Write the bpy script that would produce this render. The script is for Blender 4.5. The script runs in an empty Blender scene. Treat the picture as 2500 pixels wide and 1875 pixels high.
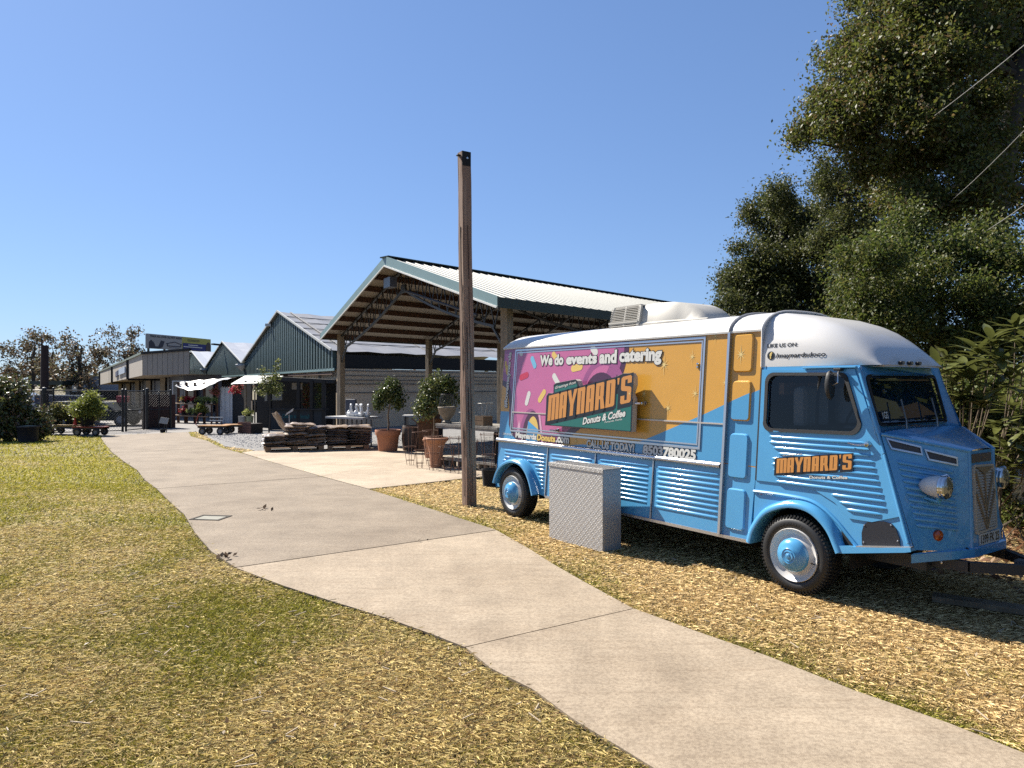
import bpy, math, random
import numpy as np
from mathutils import Vector, Matrix
from mathutils.geometry import tessellate_polygon

SC = bpy.context.scene
COL = SC.collection
R = math.radians
rnd = random.Random(7)
NR = np.random.default_rng(11)

# ------------------------------------------------------------------ camera
CAMZ = 1.7
cam_d = bpy.data.cameras.new("camera")
cam_d.sensor_width = 36.0
cam_d.lens = 36.0 * 1734.0 / 2500.0
cam_d.clip_start = 0.05
cam_d.clip_end = 3000.0
cam = bpy.data.objects.new("camera", cam_d)
COL.objects.link(cam)
cam.location = (0, 0, CAMZ)
cam.rotation_euler = (R(90.0), 0, 0)
SC.camera = cam

# ------------------------------------------------------------------ sky, sun, exposure
SUN_EL = R(43.0)
SUN_DIR = Vector((-0.7615 * math.cos(SUN_EL), 0.6484 * math.cos(SUN_EL), math.sin(SUN_EL)))
world = bpy.data.worlds.new("World")
SC.world = world
world.use_nodes = True
wn = world.node_tree.nodes
wl = world.node_tree.links
for n_ in list(wn):
    wn.remove(n_)
sky = wn.new("ShaderNodeTexSky")
sky.sky_type = 'NISHITA'
sky.sun_disc = False
sky.sun_elevation = SUN_EL
sky.sun_rotation = math.atan2(SUN_DIR.x, SUN_DIR.y)
sky.altitude = 0.0
sky.air_density = 1.0
sky.dust_density = 0.25
sky.ozone_density = 2.5
bg = wn.new("ShaderNodeBackground")
bg.inputs["Strength"].default_value = 0.076
wo = wn.new("ShaderNodeOutputWorld")
gm = wn.new("ShaderNodeGamma")
gm.inputs["Gamma"].default_value = 0.63
tn = wn.new("ShaderNodeMix")
tn.data_type = 'RGBA'
tn.blend_type = 'MULTIPLY'
tn.inputs[0].default_value = 1.0
tn.inputs[7].default_value = (0.742, 0.981, 1.40, 1)
wl.new(sky.outputs[0], gm.inputs[0])
wl.new(gm.outputs[0], tn.inputs[6])
wl.new(tn.outputs[2], bg.inputs[0])
wl.new(bg.outputs[0], wo.inputs[0])
sun_d = bpy.data.lights.new("sun", 'SUN')
sun_d.energy = 5.0
sun_d.angle = R(0.5)
sun_d.color = (1.0, 0.94, 0.84)
sun = bpy.data.objects.new("sun", sun_d)
COL.objects.link(sun)
sun.location = (-20, 20, 30)
sun.rotation_euler = (-SUN_DIR).to_track_quat('-Z', 'Y').to_euler()
SC.view_settings.view_transform = 'Standard'
SC.view_settings.look = 'None'
SC.view_settings.exposure = 1.3
SC.view_settings.gamma = 1.0
SC.view_settings.use_curve_mapping = False
SC.cycles.max_bounces = 6
SC.cycles.diffuse_bounces = 2
SC.cycles.glossy_bounces = 3
SC.cycles.transmission_bounces = 4
SC.cycles.transparent_max_bounces = 12
SC.cycles.caustics_reflective = False
SC.cycles.caustics_refractive = False
SC.cycles.use_denoising = False
SC.cycles.denoiser = 'OPENIMAGEDENOISE'
SC.cycles.denoising_input_passes = 'RGB_ALBEDO_NORMAL'
SC.cycles.sample_clamp_indirect = 4.0

# ------------------------------------------------------------------ materials
MATS = {}
ALB = 0.68
def sr(r, g, b):
    f = lambda c: (c / 255.0 / 12.92) if c / 255.0 <= 0.04045 else ((c / 255.0 + 0.055) / 1.055) ** 2.4
    return (f(r), f(g), f(b), 1.0)
def mat(name, col, rough=0.6, metal=0.0, var=0.0, scale=8.0, bump=0.0, bscale=40.0, stretch=None,
        col2=None, spec=0.5, coat=0.0, attr=None, trans=0.0, detail=6.0):
    """Principled material with object-space noise in colour, and optional bump."""
    m = bpy.data.materials.new(name)
    m.use_nodes = True
    nt = m.node_tree
    N, L = nt.nodes, nt.links
    b = N["Principled BSDF"]
    c4 = (*[x * ALB for x in col[:3]], 1.0)
    b.inputs["Base Color"].default_value = c4
    b.inputs["Roughness"].default_value = rough
    b.inputs["Metallic"].default_value = metal
    b.inputs["Specular IOR Level"].default_value = spec
    b.inputs["Coat Weight"].default_value = coat
    b.inputs["Coat Roughness"].default_value = 0.04
    src = None
    if var > 0 or bump > 0 or col2 is not None:
        tc = N.new("ShaderNodeTexCoord")
        mp = N.new("ShaderNodeMapping")
        if stretch:
            mp.inputs["Scale"].default_value = stretch
        L.new(tc.outputs["Object"], mp.inputs["Vector"])
        src = mp.outputs["Vector"]
    if attr:
        at = N.new("ShaderNodeAttribute")
        at.attribute_name = attr
        base = at.outputs["Color"]
        L.new(base, b.inputs["Base Color"])
    if var > 0 or col2 is not None:
        nz = N.new("ShaderNodeTexNoise")
        nz.inputs["Scale"].default_value = scale
        nz.inputs["Detail"].default_value = detail
        nz.inputs["Roughness"].default_value = 0.62
        L.new(src, nz.inputs["Vector"])
        rp = N.new("ShaderNodeValToRGB")
        rp.color_ramp.elements[0].position = 0.32
        rp.color_ramp.elements[1].position = 0.68
        if col2 is not None:
            k2 = (*[x * ALB for x in col2[:3]], 1.0)
            rp.color_ramp.elements[0].color = k2
            rp.color_ramp.elements[1].color = c4
        else:
            lo = tuple(max(0.0, x * (1 - var)) for x in c4[:3]) + (1,)
            hi = tuple(min(1.0, x * (1 + var)) for x in c4[:3]) + (1,)
            rp.color_ramp.elements[0].color = lo
            rp.color_ramp.elements[1].color = hi
        L.new(nz.outputs["Fac"], rp.inputs["Fac"])
        L.new(rp.outputs["Color"], b.inputs["Base Color"])
    if bump > 0:
        nb = N.new("ShaderNodeTexNoise")
        nb.inputs["Scale"].default_value = bscale
        nb.inputs["Detail"].default_value = 8.0
        L.new(src, nb.inputs["Vector"])
        bp = N.new("ShaderNodeBump")
        bp.inputs["Strength"].default_value = bump
        bp.inputs["Distance"].default_value = 0.02
        L.new(nb.outputs["Fac"], bp.inputs["Height"])
        L.new(bp.outputs["Normal"], b.inputs["Normal"])
    if trans > 0:
        out = N["Material Output"]
        tl = N.new("ShaderNodeBsdfTranslucent")
        mx = N.new("ShaderNodeMixShader")
        mx.inputs[0].default_value = trans
        if attr:
            L.new(base, tl.inputs["Color"])
        else:
            tl.inputs["Color"].default_value = c4
        L.new(b.outputs[0], mx.inputs[1])
        L.new(tl.outputs[0], mx.inputs[2])
        L.new(mx.outputs[0], out.inputs["Surface"])
    MATS[name] = m
    return m

def glass_mat(name, tint, through=0.5, rough=0.02):
    m = bpy.data.materials.new(name)
    m.use_nodes = True
    nt = m.node_tree
    N, L = nt.nodes, nt.links
    N.remove(N["Principled BSDF"])
    t = N.new("ShaderNodeBsdfTransparent")
    t.inputs["Color"].default_value = (*[c * through for c in tint], 1)
    g = N.new("ShaderNodeBsdfGlossy")
    g.inputs["Roughness"].default_value = rough
    f = N.new("ShaderNodeFresnel")
    f.inputs["IOR"].default_value = 1.5
    mx = N.new("ShaderNodeMixShader")
    L.new(f.outputs[0], mx.inputs[0])
    L.new(t.outputs[0], mx.inputs[1])
    L.new(g.outputs[0], mx.inputs[2])
    L.new(mx.outputs[0], N["Material Output"].inputs["Surface"])
    return m

# ------------------------------------------------------------------ mesh builder
class MB:
    def __init__(self):
        self.v, self.f = [], []
    def add(self, vs, fs):
        o = len(self.v)
        self.v += [tuple(p) for p in vs]
        self.f += [tuple(i + o for i in f) for f in fs]
        return self
    def box(self, c, s, rz=0.0, ax=None):
        cx, cy, cz = c
        hx, hy, hz = s[0] / 2, s[1] / 2, s[2] / 2
        vs = [Vector((x, y, z)) for z in (-hz, hz) for y in (-hy, hy) for x in (-hx, hx)]
        if rz:
            M_ = Matrix.Rotation(rz, 3, 'Z')
            vs = [M_ @ v for v in vs]
        if ax is not None:
            vs = [ax @ v for v in vs]
        self.add([(v.x + cx, v.y + cy, v.z + cz) for v in vs],
                 [(0, 2, 3, 1), (4, 5, 7, 6), (0, 1, 5, 4), (2, 6, 7, 3), (0, 4, 6, 2), (1, 3, 7, 5)])
        return self
    def beam(self, a, b, w, h, up=(0, 0, 1)):
        a, b = Vector(a), Vector(b)
        d = (b - a)
        L_ = d.length
        if L_ < 1e-6:
            return self
        d /= L_
        u = Vector(up)
        if abs(d.dot(u)) > 0.98:
            u = Vector((1, 0, 0))
        s = d.cross(u).normalized()
        t = s.cross(d).normalized()
        vs = []
        for p in (a, b):
            for (i, j) in ((-1, -1), (1, -1), (1, 1), (-1, 1)):
                vs.append(p + s * (i * w / 2) + t * (j * h / 2))
        self.add(vs, [(0, 1, 2, 3), (7, 6, 5, 4), (0, 4, 5, 1), (1, 5, 6, 2), (2, 6, 7, 3), (3, 7, 4, 0)])
        return self
    def tube(self, pts, r, n=8, cap=True, r1=None):
        pts = [Vector(p) for p in pts]
        m = len(pts)
        rs = [r + ((r1 - r) * i / max(1, m - 1) if r1 is not None else 0) for i in range(m)] if not isinstance(r, (list, tuple)) else list(r)
        o = len(self.v)
        prev = None
        for i, p in enumerate(pts):
            d = (pts[min(i + 1, m - 1)] - pts[max(i - 1, 0)]).normalized()
            if prev is None:
                u = Vector((0, 0, 1)) if abs(d.z) < 0.9 else Vector((1, 0, 0))
                s = d.cross(u).normalized()
            else:
                s = (prev - d * prev.dot(d)).normalized()
            prev = s
            t = d.cross(s)
            for k in range(n):
                a = 2 * math.pi * k / n
                self.v.append(tuple(p + (s * math.cos(a) + t * math.sin(a)) * rs[i]))
        for i in range(m - 1):
            for k in range(n):
                a0 = o + i * n + k
                a1 = o + i * n + (k + 1) % n
                self.f.append((a0, a1, a1 + n, a0 + n))
        if cap:
            self.f.append(tuple(o + k for k in reversed(range(n))))
            self.f.append(tuple(o + (m - 1) * n + k for k in range(n)))
        return self
    def lathe(self, prof, c=(0, 0, 0), n=24, axis='z', flip=False):
        """prof: list of (radius, height)"""
        o = len(self.v)
        for (r, h) in prof:
            for k in range(n):
                a = 2 * math.pi * k / n
                x, y = r * math.cos(a), r * math.sin(a)
                if axis == 'z':
                    p = (c[0] + x, c[1] + y, c[2] + h)
                elif axis == 'y':
                    p = (c[0] + x, c[1] + h, c[2] + y)
                else:
                    p = (c[0] + h, c[1] + x, c[2] + y)
                self.v.append(p)
        for i in range(len(prof) - 1):
            for k in range(n):
                a0 = o + i * n + k
                a1 = o + i * n + (k + 1) % n
                q = (a0, a1, a1 + n, a0 + n)
                self.f.append(q[::-1] if flip else q)
        return self
    def poly(self, loops, fn):
        """flat polygon (loops[0] outer, others holes) of 2-D points mapped by fn."""
        ls = [[Vector((p[0], p[1], 0)) for p in lp] for lp in loops]
        flat = [p for lp in ls for p in lp]
        tris = tessellate_polygon(ls)
        vs = [fn(p.x, p.y) for p in flat]
        fs = []
        for t in tris:
            a, b, c = (flat[i] for i in t)
            ar = (b.x - a.x) * (c.y - a.y) - (b.y - a.y) * (c.x - a.x)
            if abs(ar) < 1e-12:
                continue
            fs.append(tuple(t) if ar > 0 else (t[0], t[2], t[1]))
        self.add(vs, fs)
        return self
    def prism(self, loops, fn0, fn1):
        """solid between two mapped copies of the loops: fn0 is the face seen, fn1 the back."""
        self.poly(loops, fn0)
        o = len(self.f)
        self.poly(loops, fn1)
        for i in range(o, len(self.f)):
            self.f[i] = self.f[i][::-1]
        for lp in loops:
            m = len(lp)
            a = sum(lp[i][0] * lp[(i + 1) % m][1] - lp[(i + 1) % m][0] * lp[i][1] for i in range(m))
            vs = [fn0(*p[:2]) for p in lp] + [fn1(*p[:2]) for p in lp]
            fs = []
            for i in range(m):
                j = (i + 1) % m
                q = (j, i, i + m, j + m)
                fs.append(q if a > 0 else q[::-1])
            self.add(vs, fs)
        return self
    def grid(self, P, close=False):
        """P: rows of points"""
        o = len(self.v)
        nr, nc = len(P), len(P[0])
        for row in P:
            self.v += [tuple(p) for p in row]
        for i in range(nr - 1):
            for j in range(nc - (0 if close else 1)):
                k = (j + 1) % nc
                self.f.append((o + i * nc + j, o + i * nc + k, o + (i + 1) * nc + k, o + (i + 1) * nc + j))
        return self
    def mesh(self, name, m, smooth=False):
        me = bpy.data.meshes.new(name)
        me.from_pydata(self.v, [], self.f)
        if m is not None:
            me.materials.append(m)
        if smooth:
            me.polygons.foreach_set("use_smooth", [True] * len(me.polygons))
        me.update()
        return me
    def build(self, name, m, parent=None, smooth=False, label=None, kind=None, bevel=0.0):
        me = self.mesh(name, m, smooth)
        o = bpy.data.objects.new(name, me)
        COL.objects.link(o)
        if parent is not None:
            o.parent = parent
        if label:
            o["label"] = label
        if kind:
            o["kind"] = kind
        if smooth:
            md = o.modifiers.new("edge", 'EDGE_SPLIT')
            md.split_angle = R(40)
        if bevel > 0:
            md = o.modifiers.new("bevel", 'BEVEL')
            md.width = bevel
            md.segments = 2
            md.limit_method = 'ANGLE'
        return o

def tag(o, label, cat, group=None):
    o["label"] = label
    o["category"] = cat
    if group:
        o["group"] = group
    return o
def thing(name, label, cat, loc=(0, 0, 0), rz=0.0, group=None):
    o = bpy.data.objects.new(name, None)
    o.empty_display_size = 0.2
    COL.objects.link(o)
    o.location = loc
    o.rotation_euler = (0, 0, rz)
    return tag(o, label, cat, group)
def dup(root, loc, rz=None, label=None, scale=None):
    r = root.copy()
    COL.objects.link(r)
    r.location = loc
    if rz is not None:
        r.rotation_euler = (0, 0, rz)
    if scale is not None:
        r.scale = scale if isinstance(scale, (tuple, list)) else (scale,) * 3
    if label:
        r["label"] = label
    for ch in list(root.children):
        c = ch.copy()
        COL.objects.link(c)
        c.parent = r
        for g in list(ch.children):
            d = g.copy()
            COL.objects.link(d)
            d.parent = c
    return r

def text_polys(s, offset=0.0, shear=0.0, space=1.0):
    cu = bpy.data.curves.new("txt", 'FONT')
    cu.body = s
    cu.size = 1.0
    cu.offset = offset
    cu.shear = shear
    cu.space_character = space
    cu.resolution_u = 3
    cu.fill_mode = 'FRONT'
    ob = bpy.data.objects.new("txt", cu)
    me = bpy.data.meshes.new_from_object(ob)
    vs = [(v.co.x, v.co.y) for v in me.vertices]
    fs = [tuple(p.vertices) for p in me.polygons]
    bpy.data.objects.remove(ob)
    bpy.data.curves.remove(cu)
    bpy.data.meshes.remove(me)
    return vs, fs
def text_fit(s, rect, fn, m, parent, name="lettering", bold=0.02, outline=0.0, om=None, slope=0.0, shear=0.0, lift=0.0015, space=1.0):
    """lettering whose letters fill rect=(x0,x1,y0,y1), mapped by fn(x,y,lift)."""
    v0, f0 = text_polys(s, bold, shear, space)
    xs = [p[0] for p in v0]
    ys = [p[1] for p in v0]
    x0, x1, y0, y1 = min(xs), max(xs), min(ys), max(ys)
    sx, sy = (rect[1] - rect[0]) / (x1 - x0), (rect[3] - rect[2]) / (y1 - y0)
    def mp(p, l):
        x = rect[0] + (p[0] - x0) * sx
        y = rect[2] + (p[1] - y0) * sy + slope * (x - rect[0])
        return fn(x, y, l)
    o = None
    if outline > 0:
        v1, f1 = text_polys(s, bold + outline, shear, space)
        o = MB().add([mp(p, lift) for p in v1], f1).build(name + "_outline", om, parent)
        lift += 0.0015
    MB().add([mp(p, lift) for p in v0], f0).build(name, m, parent)
    return o

# ------------------------------------------------------------------ ground height
GS = 0.018
def zg(y):
    return -GS * min(max(y - 10.0, 0.0), 25.0)
# ================================================================== THE GROUND
M_soil = mat("soil", (0.20, 0.15, 0.075), 0.95, var=0.0, col2=(0.11, 0.10, 0.035), scale=2.2, bump=0.5, bscale=90)
M_con_new = mat("concrete_new", (0.455, 0.365, 0.262), 0.88, var=0.1, scale=3.5, bump=0.25, bscale=220)
M_con_old = mat("concrete_old", (0.325, 0.26, 0.19), 0.9, var=0.1, scale=2.6, bump=0.3, bscale=200)
M_con_pale = mat("concrete_apron", (0.55, 0.445, 0.325), 0.86, var=0.08, scale=2.5, bump=0.2, bscale=200)
M_joint = mat("joint_dirt", (0.05, 0.04, 0.03), 0.95)
M_gravel = mat("gravel", (0.36, 0.345, 0.33), 0.9, col2=(0.11, 0.105, 0.10), scale=26, bump=0.9, bscale=30)
M_asph = mat("asphalt", (0.27, 0.25, 0.23), 0.9, var=0.12, scale=2, bump=0.3, bscale=150)

def conc_detail(m, freq):
    """weather stains and fine speckle on a concrete material"""
    nt = m.node_tree
    N, L = nt.nodes, nt.links
    b = N["Principled BSDF"]
    src = b.inputs["Base Color"].links[0].from_socket
    tc = N.new("ShaderNodeTexCoord")
    n1 = N.new("ShaderNodeTexNoise"); n1.inputs["Scale"].default_value = 0.9; n1.inputs["Detail"].default_value = 9; n1.inputs["Roughness"].default_value = 0.7
    n2 = N.new("ShaderNodeTexNoise"); n2.inputs["Scale"].default_value = freq; n2.inputs["Detail"].default_value = 3
    L.new(tc.outputs["Object"], n1.inputs["Vector"]); L.new(tc.outputs["Object"], n2.inputs["Vector"])
    r1 = N.new("ShaderNodeValToRGB"); r1.color_ramp.elements[0].position = 0.30; r1.color_ramp.elements[1].position = 0.60
    r1.color_ramp.elements[0].color = (0.72, 0.69, 0.66, 1); r1.color_ramp.elements[1].color = (1.03, 1.03, 1.03, 1)
    r2 = N.new("ShaderNodeValToRGB"); r2.color_ramp.elements[0].position = 0.33; r2.color_ramp.elements[1].position = 0.62
    r2.color_ramp.elements[0].color = (0.74, 0.72, 0.70, 1); r2.color_ramp.elements[1].color = (1.05, 1.05, 1.04, 1)
    L.new(n1.outputs["Fac"], r1.inputs["Fac"]); L.new(n2.outputs["Fac"], r2.inputs["Fac"])
    mp = N.new("ShaderNodeMapping"); mp.inputs["Scale"].default_value = (0.5, 7.0, 1.0); mp.inputs["Rotation"].default_value = (0, 0, R(-33))
    L.new(tc.outputs["Object"], mp.inputs["Vector"])
    n3 = N.new("ShaderNodeTexNoise"); n3.inputs["Scale"].default_value = 2.4; n3.inputs["Detail"].default_value = 9; n3.inputs["Roughness"].default_value = 0.72
    L.new(mp.outputs["Vector"], n3.inputs["Vector"])
    r3_ = N.new("ShaderNodeValToRGB"); r3_.color_ramp.elements[0].position = 0.28; r3_.color_ramp.elements[1].position = 0.5
    r3_.color_ramp.elements[0].color = (0.80, 0.77, 0.74, 1); r3_.color_ramp.elements[1].color = (1.0, 1.0, 1.0, 1)
    L.new(n3.outputs["Fac"], r3_.inputs["Fac"])
    vo = N.new("ShaderNodeTexVoronoi"); vo.inputs["Scale"].default_value = 26.0
    L.new(tc.outputs["Object"], vo.inputs["Vector"])
    r4_ = N.new("ShaderNodeValToRGB"); r4_.color_ramp.elements[0].position = 0.03; r4_.color_ramp.elements[1].position = 0.09
    r4_.color_ramp.elements[0].color = (0.62, 0.58, 0.54, 1); r4_.color_ramp.elements[1].color = (1.0, 1.0, 1.0, 1)
    L.new(vo.outputs["Distance"], r4_.inputs["Fac"])
    for r_ in (r1, r2, r3_, r4_):
        mx = N.new("ShaderNodeMix"); mx.data_type = 'RGBA'; mx.blend_type = 'MULTIPLY'; mx.inputs[0].default_value = 1.0
        L.new(src, mx.inputs[6]); L.new(r_.outputs["Color"], mx.inputs[7])
        src = mx.outputs[2]
    L.new(src, b.inputs["Base Color"])
for m_ in (M_con_new, M_con_old, M_con_pale):
    conc_detail(m_, 55.0)

mb = MB()
ys = [-60, 0, 5, 10, 15, 20, 25, 30, 35, 60, 200, 900]
xs = [-900, -60, -20, 0, 20, 60, 900]
mb.grid([[(x, y, zg(y) - 0.03) for x in xs] for y in ys])
g = mb.build("ground", M_soil)
g["kind"] = "structure"

# --- the path: a dark bed and one slab per bay
def gslab(mb, pts, top, thick):
    P = pts if sum(pts[i][0] * pts[(i + 1) % len(pts)][1] - pts[(i + 1) % len(pts)][0] * pts[i][1] for i in range(len(pts))) > 0 else pts[::-1]
    mb.prism([P], lambda x, y: (x, y, zg(y) + top), lambda x, y: (x, y, zg(y) + top - thick))
PL = [(1.05, 2.55), (.75, 2.93), (.612, 3.142), (.471, 3.347), (.32, 3.561), (.12, 3.923), (-.125, 4.22), (-.3, 4.563), (-.56, 4.82), (-.92, 5.147), (-1.416, 5.541),
      (-1.911, 5.95), (-2.545, 6.541), (-3.04, 7.178), (-3.62, 8.105), (-4.245, 9.204), (-5.0, 10.35), (-5.834, 11.674), (-6.7, 12.95), (-7.691, 14.596), (-9.2, 16.8), (-10.806, 19.215), (-13.0, 22.7), (-15.1, 26.1), (-15.9, 27.6)]
PR = [(2.95, 2.45), (2.343, 3.25), (2.175, 3.536), (1.881, 3.923), (1.59, 4.406), (1.258, 4.853), (.915, 5.344), (.609, 6.091), (.375, 6.701), (.185, 7.262), (-.18, 8.22),
      (-1.836, 10.79), (-2.34, 11.6), (-3.62, 13.45), (-5.6, 16.47), (-7.3, 19.1), (-8.6, 21.0), (-10.444, 24.351), (-12.3, 27.2), (-13.9, 30.5)]
bays = [((0, 7), (0, 6), M_con_new), ((7, 12), (6, 10), M_con_new), ((12, 15), (10, 11), M_con_old), ((15, 17), (11, 13), M_con_old), ((17, 19), (13, 14), M_con_old),
        ((19, 21), (14, 16), M_con_old), ((21, 22), (16, 17), M_con_old), ((22, 24), (17, 19), M_con_old)]
def shrink(pts, d):
    c = Vector((sum(p[0] for p in pts) / len(pts), sum(p[1] for p in pts) / len(pts)))
    return pts
bed = MB()
gslab(bed, PL + PR[::-1], -0.004, 0.05)
path = bed.build("path", M_joint)
path["kind"] = "structure"
for i, ((a, b), (c, d), m_) in enumerate(bays):
    L_ = PL[a:b + 1]
    R_ = PR[c:d + 1]
    # open a narrow joint at both ends
    def pull(p, q, t):
        v = Vector(q) - Vector(p)
        return tuple(Vector(p) + v.normalized() * t)
    gap = 0.008
    L2 = [pull(L_[0], L_[1], gap)] + L_[1:-1] + [pull(L_[-1], L_[-2], gap)]
    R2 = [pull(R_[0], R_[1], gap)] + R_[1:-1] + [pull(R_[-1], R_[-2], gap)]
    s = MB()
    gslab(s, L2 + R2[::-1], 0.012 - 0.002 * (i % 2), 0.03)
    s.build("slab", m_, path)

# wide concrete apron in front of the open barn
ap = [(-2.345, 11.63), (-.28, 13.72), (5.2, 20.05), (2.0, 23.6), (-3.0, 21.6), (-7.25, 19.75), (-7.28, 19.14), (-5.62, 16.52), (-3.63, 13.5)]
bed = MB()
gslab(bed, ap, -0.004, 0.05)
apron = bed.build("forecourt", M_joint)
apron["kind"] = "structure"
cuts = [ap[0:2] + [(-2.6, 16.3), ap[8]], [ap[1], ap[2], ap[3], (-2.6, 16.3)], [ap[8], (-2.6, 16.3), ap[3], ap[4], ap[7]], [ap[7], ap[4], ap[5], ap[6]]]
for q in cuts:
    s = MB()
    c = Vector((sum(p[0] for p in q) / len(q), sum(p[1] for p in q) / len(q)))
    q2 = [tuple(Vector(p) + (c - Vector(p)).normalized() * 0.008) for p in q]
    gslab(s, q2, 0.014, 0.03)
    s.build("slab", M_con_pale, apron)

# drive by the gate, gravel yard, strip of grass between
dr = MB()
gslab(dr, [(-15.95, 27.66), (-13.92, 30.52), (-13.6, 31.5), (-15.2, 36.0), (-17.5, 60.0), (-60, 62), (-60, 36), (-19.6, 31.0), (-19.2, 28.6), (-16.3, 27.3)], 0.004, 0.05)
o = dr.build("driveway", M_asph)
o["kind"] = "structure"
gv = MB()
gslab(gv, [(-13.0, 29.6), (-8.8, 21.8), (-7.5, 20.4), (-7.2, 19.95), (-3.0, 21.75), (2.1, 23.8), (5.4, 20.3), (9, 24), (6, 60), (-22, 60), (-14.9, 33.0)], 0.002, 0.05)
o = gv.build("gravel_yard", M_gravel)
o["kind"] = "structure"
# loose gravel stones
st = MB()
for i in range(5200):
    t = rnd.random()
    if rnd.random() < 0.75:
        x, y = rnd.uniform(-13.2, -5.5), rnd.uniform(21, 30)
        if x < -7.4 - (y - 20.3) * 0.62 or x > -6.0 + (y - 21) * 0.1:
            continue
    else:
        x, y = rnd.uniform(-5.5, 1.0), rnd.uniform(22.6, 27)
    s_ = rnd.uniform(.012, .03)
    a = rnd.random() * 6.28
    p = [(x + s_ * math.cos(a + k * 2.09) * rnd.uniform(.7, 1.2), y + s_ * math.sin(a + k * 2.09) * rnd.uniform(.7, 1.2), zg(y)) for k in range(3)]
    st.add(p + [(x, y, zg(y) + s_ * rnd.uniform(.6, 1.1))], [(0, 1, 3), (1, 2, 3), (2, 0, 3)])
M_stone = mat("gravel_stone", (0.50, 0.48, 0.46), 0.9, var=0.4, scale=30)
o = st.build("gravel", M_stone)
o["kind"] = "stuff"

# --- irrigation valve box in the path
t = thing("valve_box", "pale square valve box lid sunk into the grey concrete path", "valve box", (-3.80, 8.95, 0.013), R(-8))
fr = MB()
fr.prism([[(-.20, -.15), (.20, -.15), (.20, .17), (-.20, .17)], [(-.165, .115), (.165, .115), (.165, -.125), (-.165, -.125)]], lambda x, y: (x, y, .006), lambda x, y: (x, y, -.004))
fr.build("rim", M_joint, t)
ld = MB()
ld.box((0.01, -0.012, 0.003), (0.31, 0.21, 0.006))
ld.build("lid", mat("valve_lid", (0.27, 0.26, 0.21), .8, var=.15, scale=12), t, bevel=.002)

# ------------------------------------------------------------------ value noise in numpy
_NT = np.random.default_rng(3).random((256, 256))
def vnoise(x, y, f):
    x = x * f + 1000.0
    y = y * f + 1000.0
    xi, yi = np.floor(x).astype(int), np.floor(y).astype(int)
    u, v = x - xi, y - yi
    u = u * u * (3 - 2 * u)
    v = v * v * (3 - 2 * v)
    g_ = lambda i, j: _NT[i % 256, j % 256]
    return (g_(xi, yi) * (1 - u) + g_(xi + 1, yi) * u) * (1 - v) + (g_(xi, yi + 1) * (1 - u) + g_(xi + 1, yi + 1) * u) * v
def fnoise(x, y, f, o=4):
    s, a, t_ = 0.0, 1.0, 0.0
    for k in range(o):
        s = s + a * vnoise(x, y, f * 2 ** k)
        t_ += a
        a *= 0.55
    return s / t_
def inside(px, py, poly):
    c = np.zeros(len(px), bool)
    n = len(poly)
    for i in range(n):
        x0, y0 = poly[i]
        x1, y1 = poly[(i + 1) % n]
        if y0 == y1:
            continue
        m_ = ((y0 > py) != (y1 > py)) & (px < (x1 - x0) * (py - y0) / (y1 - y0) + x0)
        c ^= m_
    return c
def raw_mesh(name, V, F, cols, m, parent=None, k=4):
    """mesh from arrays; cols: one colour per face set as a corner attribute"""
    me = bpy.data.meshes.new(name)
    nv, nf = len(V), len(F)
    me.vertices.add(nv)
    me.vertices.foreach_set("co", V.astype(np.float32).ravel())
    me.loops.add(nf * k)
    me.loops.foreach_set("vertex_index", F.astype(np.int32).ravel())
    me.polygons.add(nf)
    me.polygons.foreach_set("loop_start", np.arange(0, nf * k, k, dtype=np.int32))
    me.polygons.foreach_set("loop_total", np.full(nf, k, dtype=np.int32))
    if cols is not None:
        at = me.color_attributes.new("tint", 'FLOAT_COLOR', 'CORNER')
        C = np.ones((nf, k, 4), np.float32)
        C[:, :, :3] = cols[:, None, :]
        at.data.foreach_set("color", C.ravel())
    me.materials.append(m)
    me.update(calc_edges=True)
    me.validate()
    o = bpy.data.objects.new(name, me)
    COL.objects.link(o)
    if parent is not None:
        o.parent = parent
    return o

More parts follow.
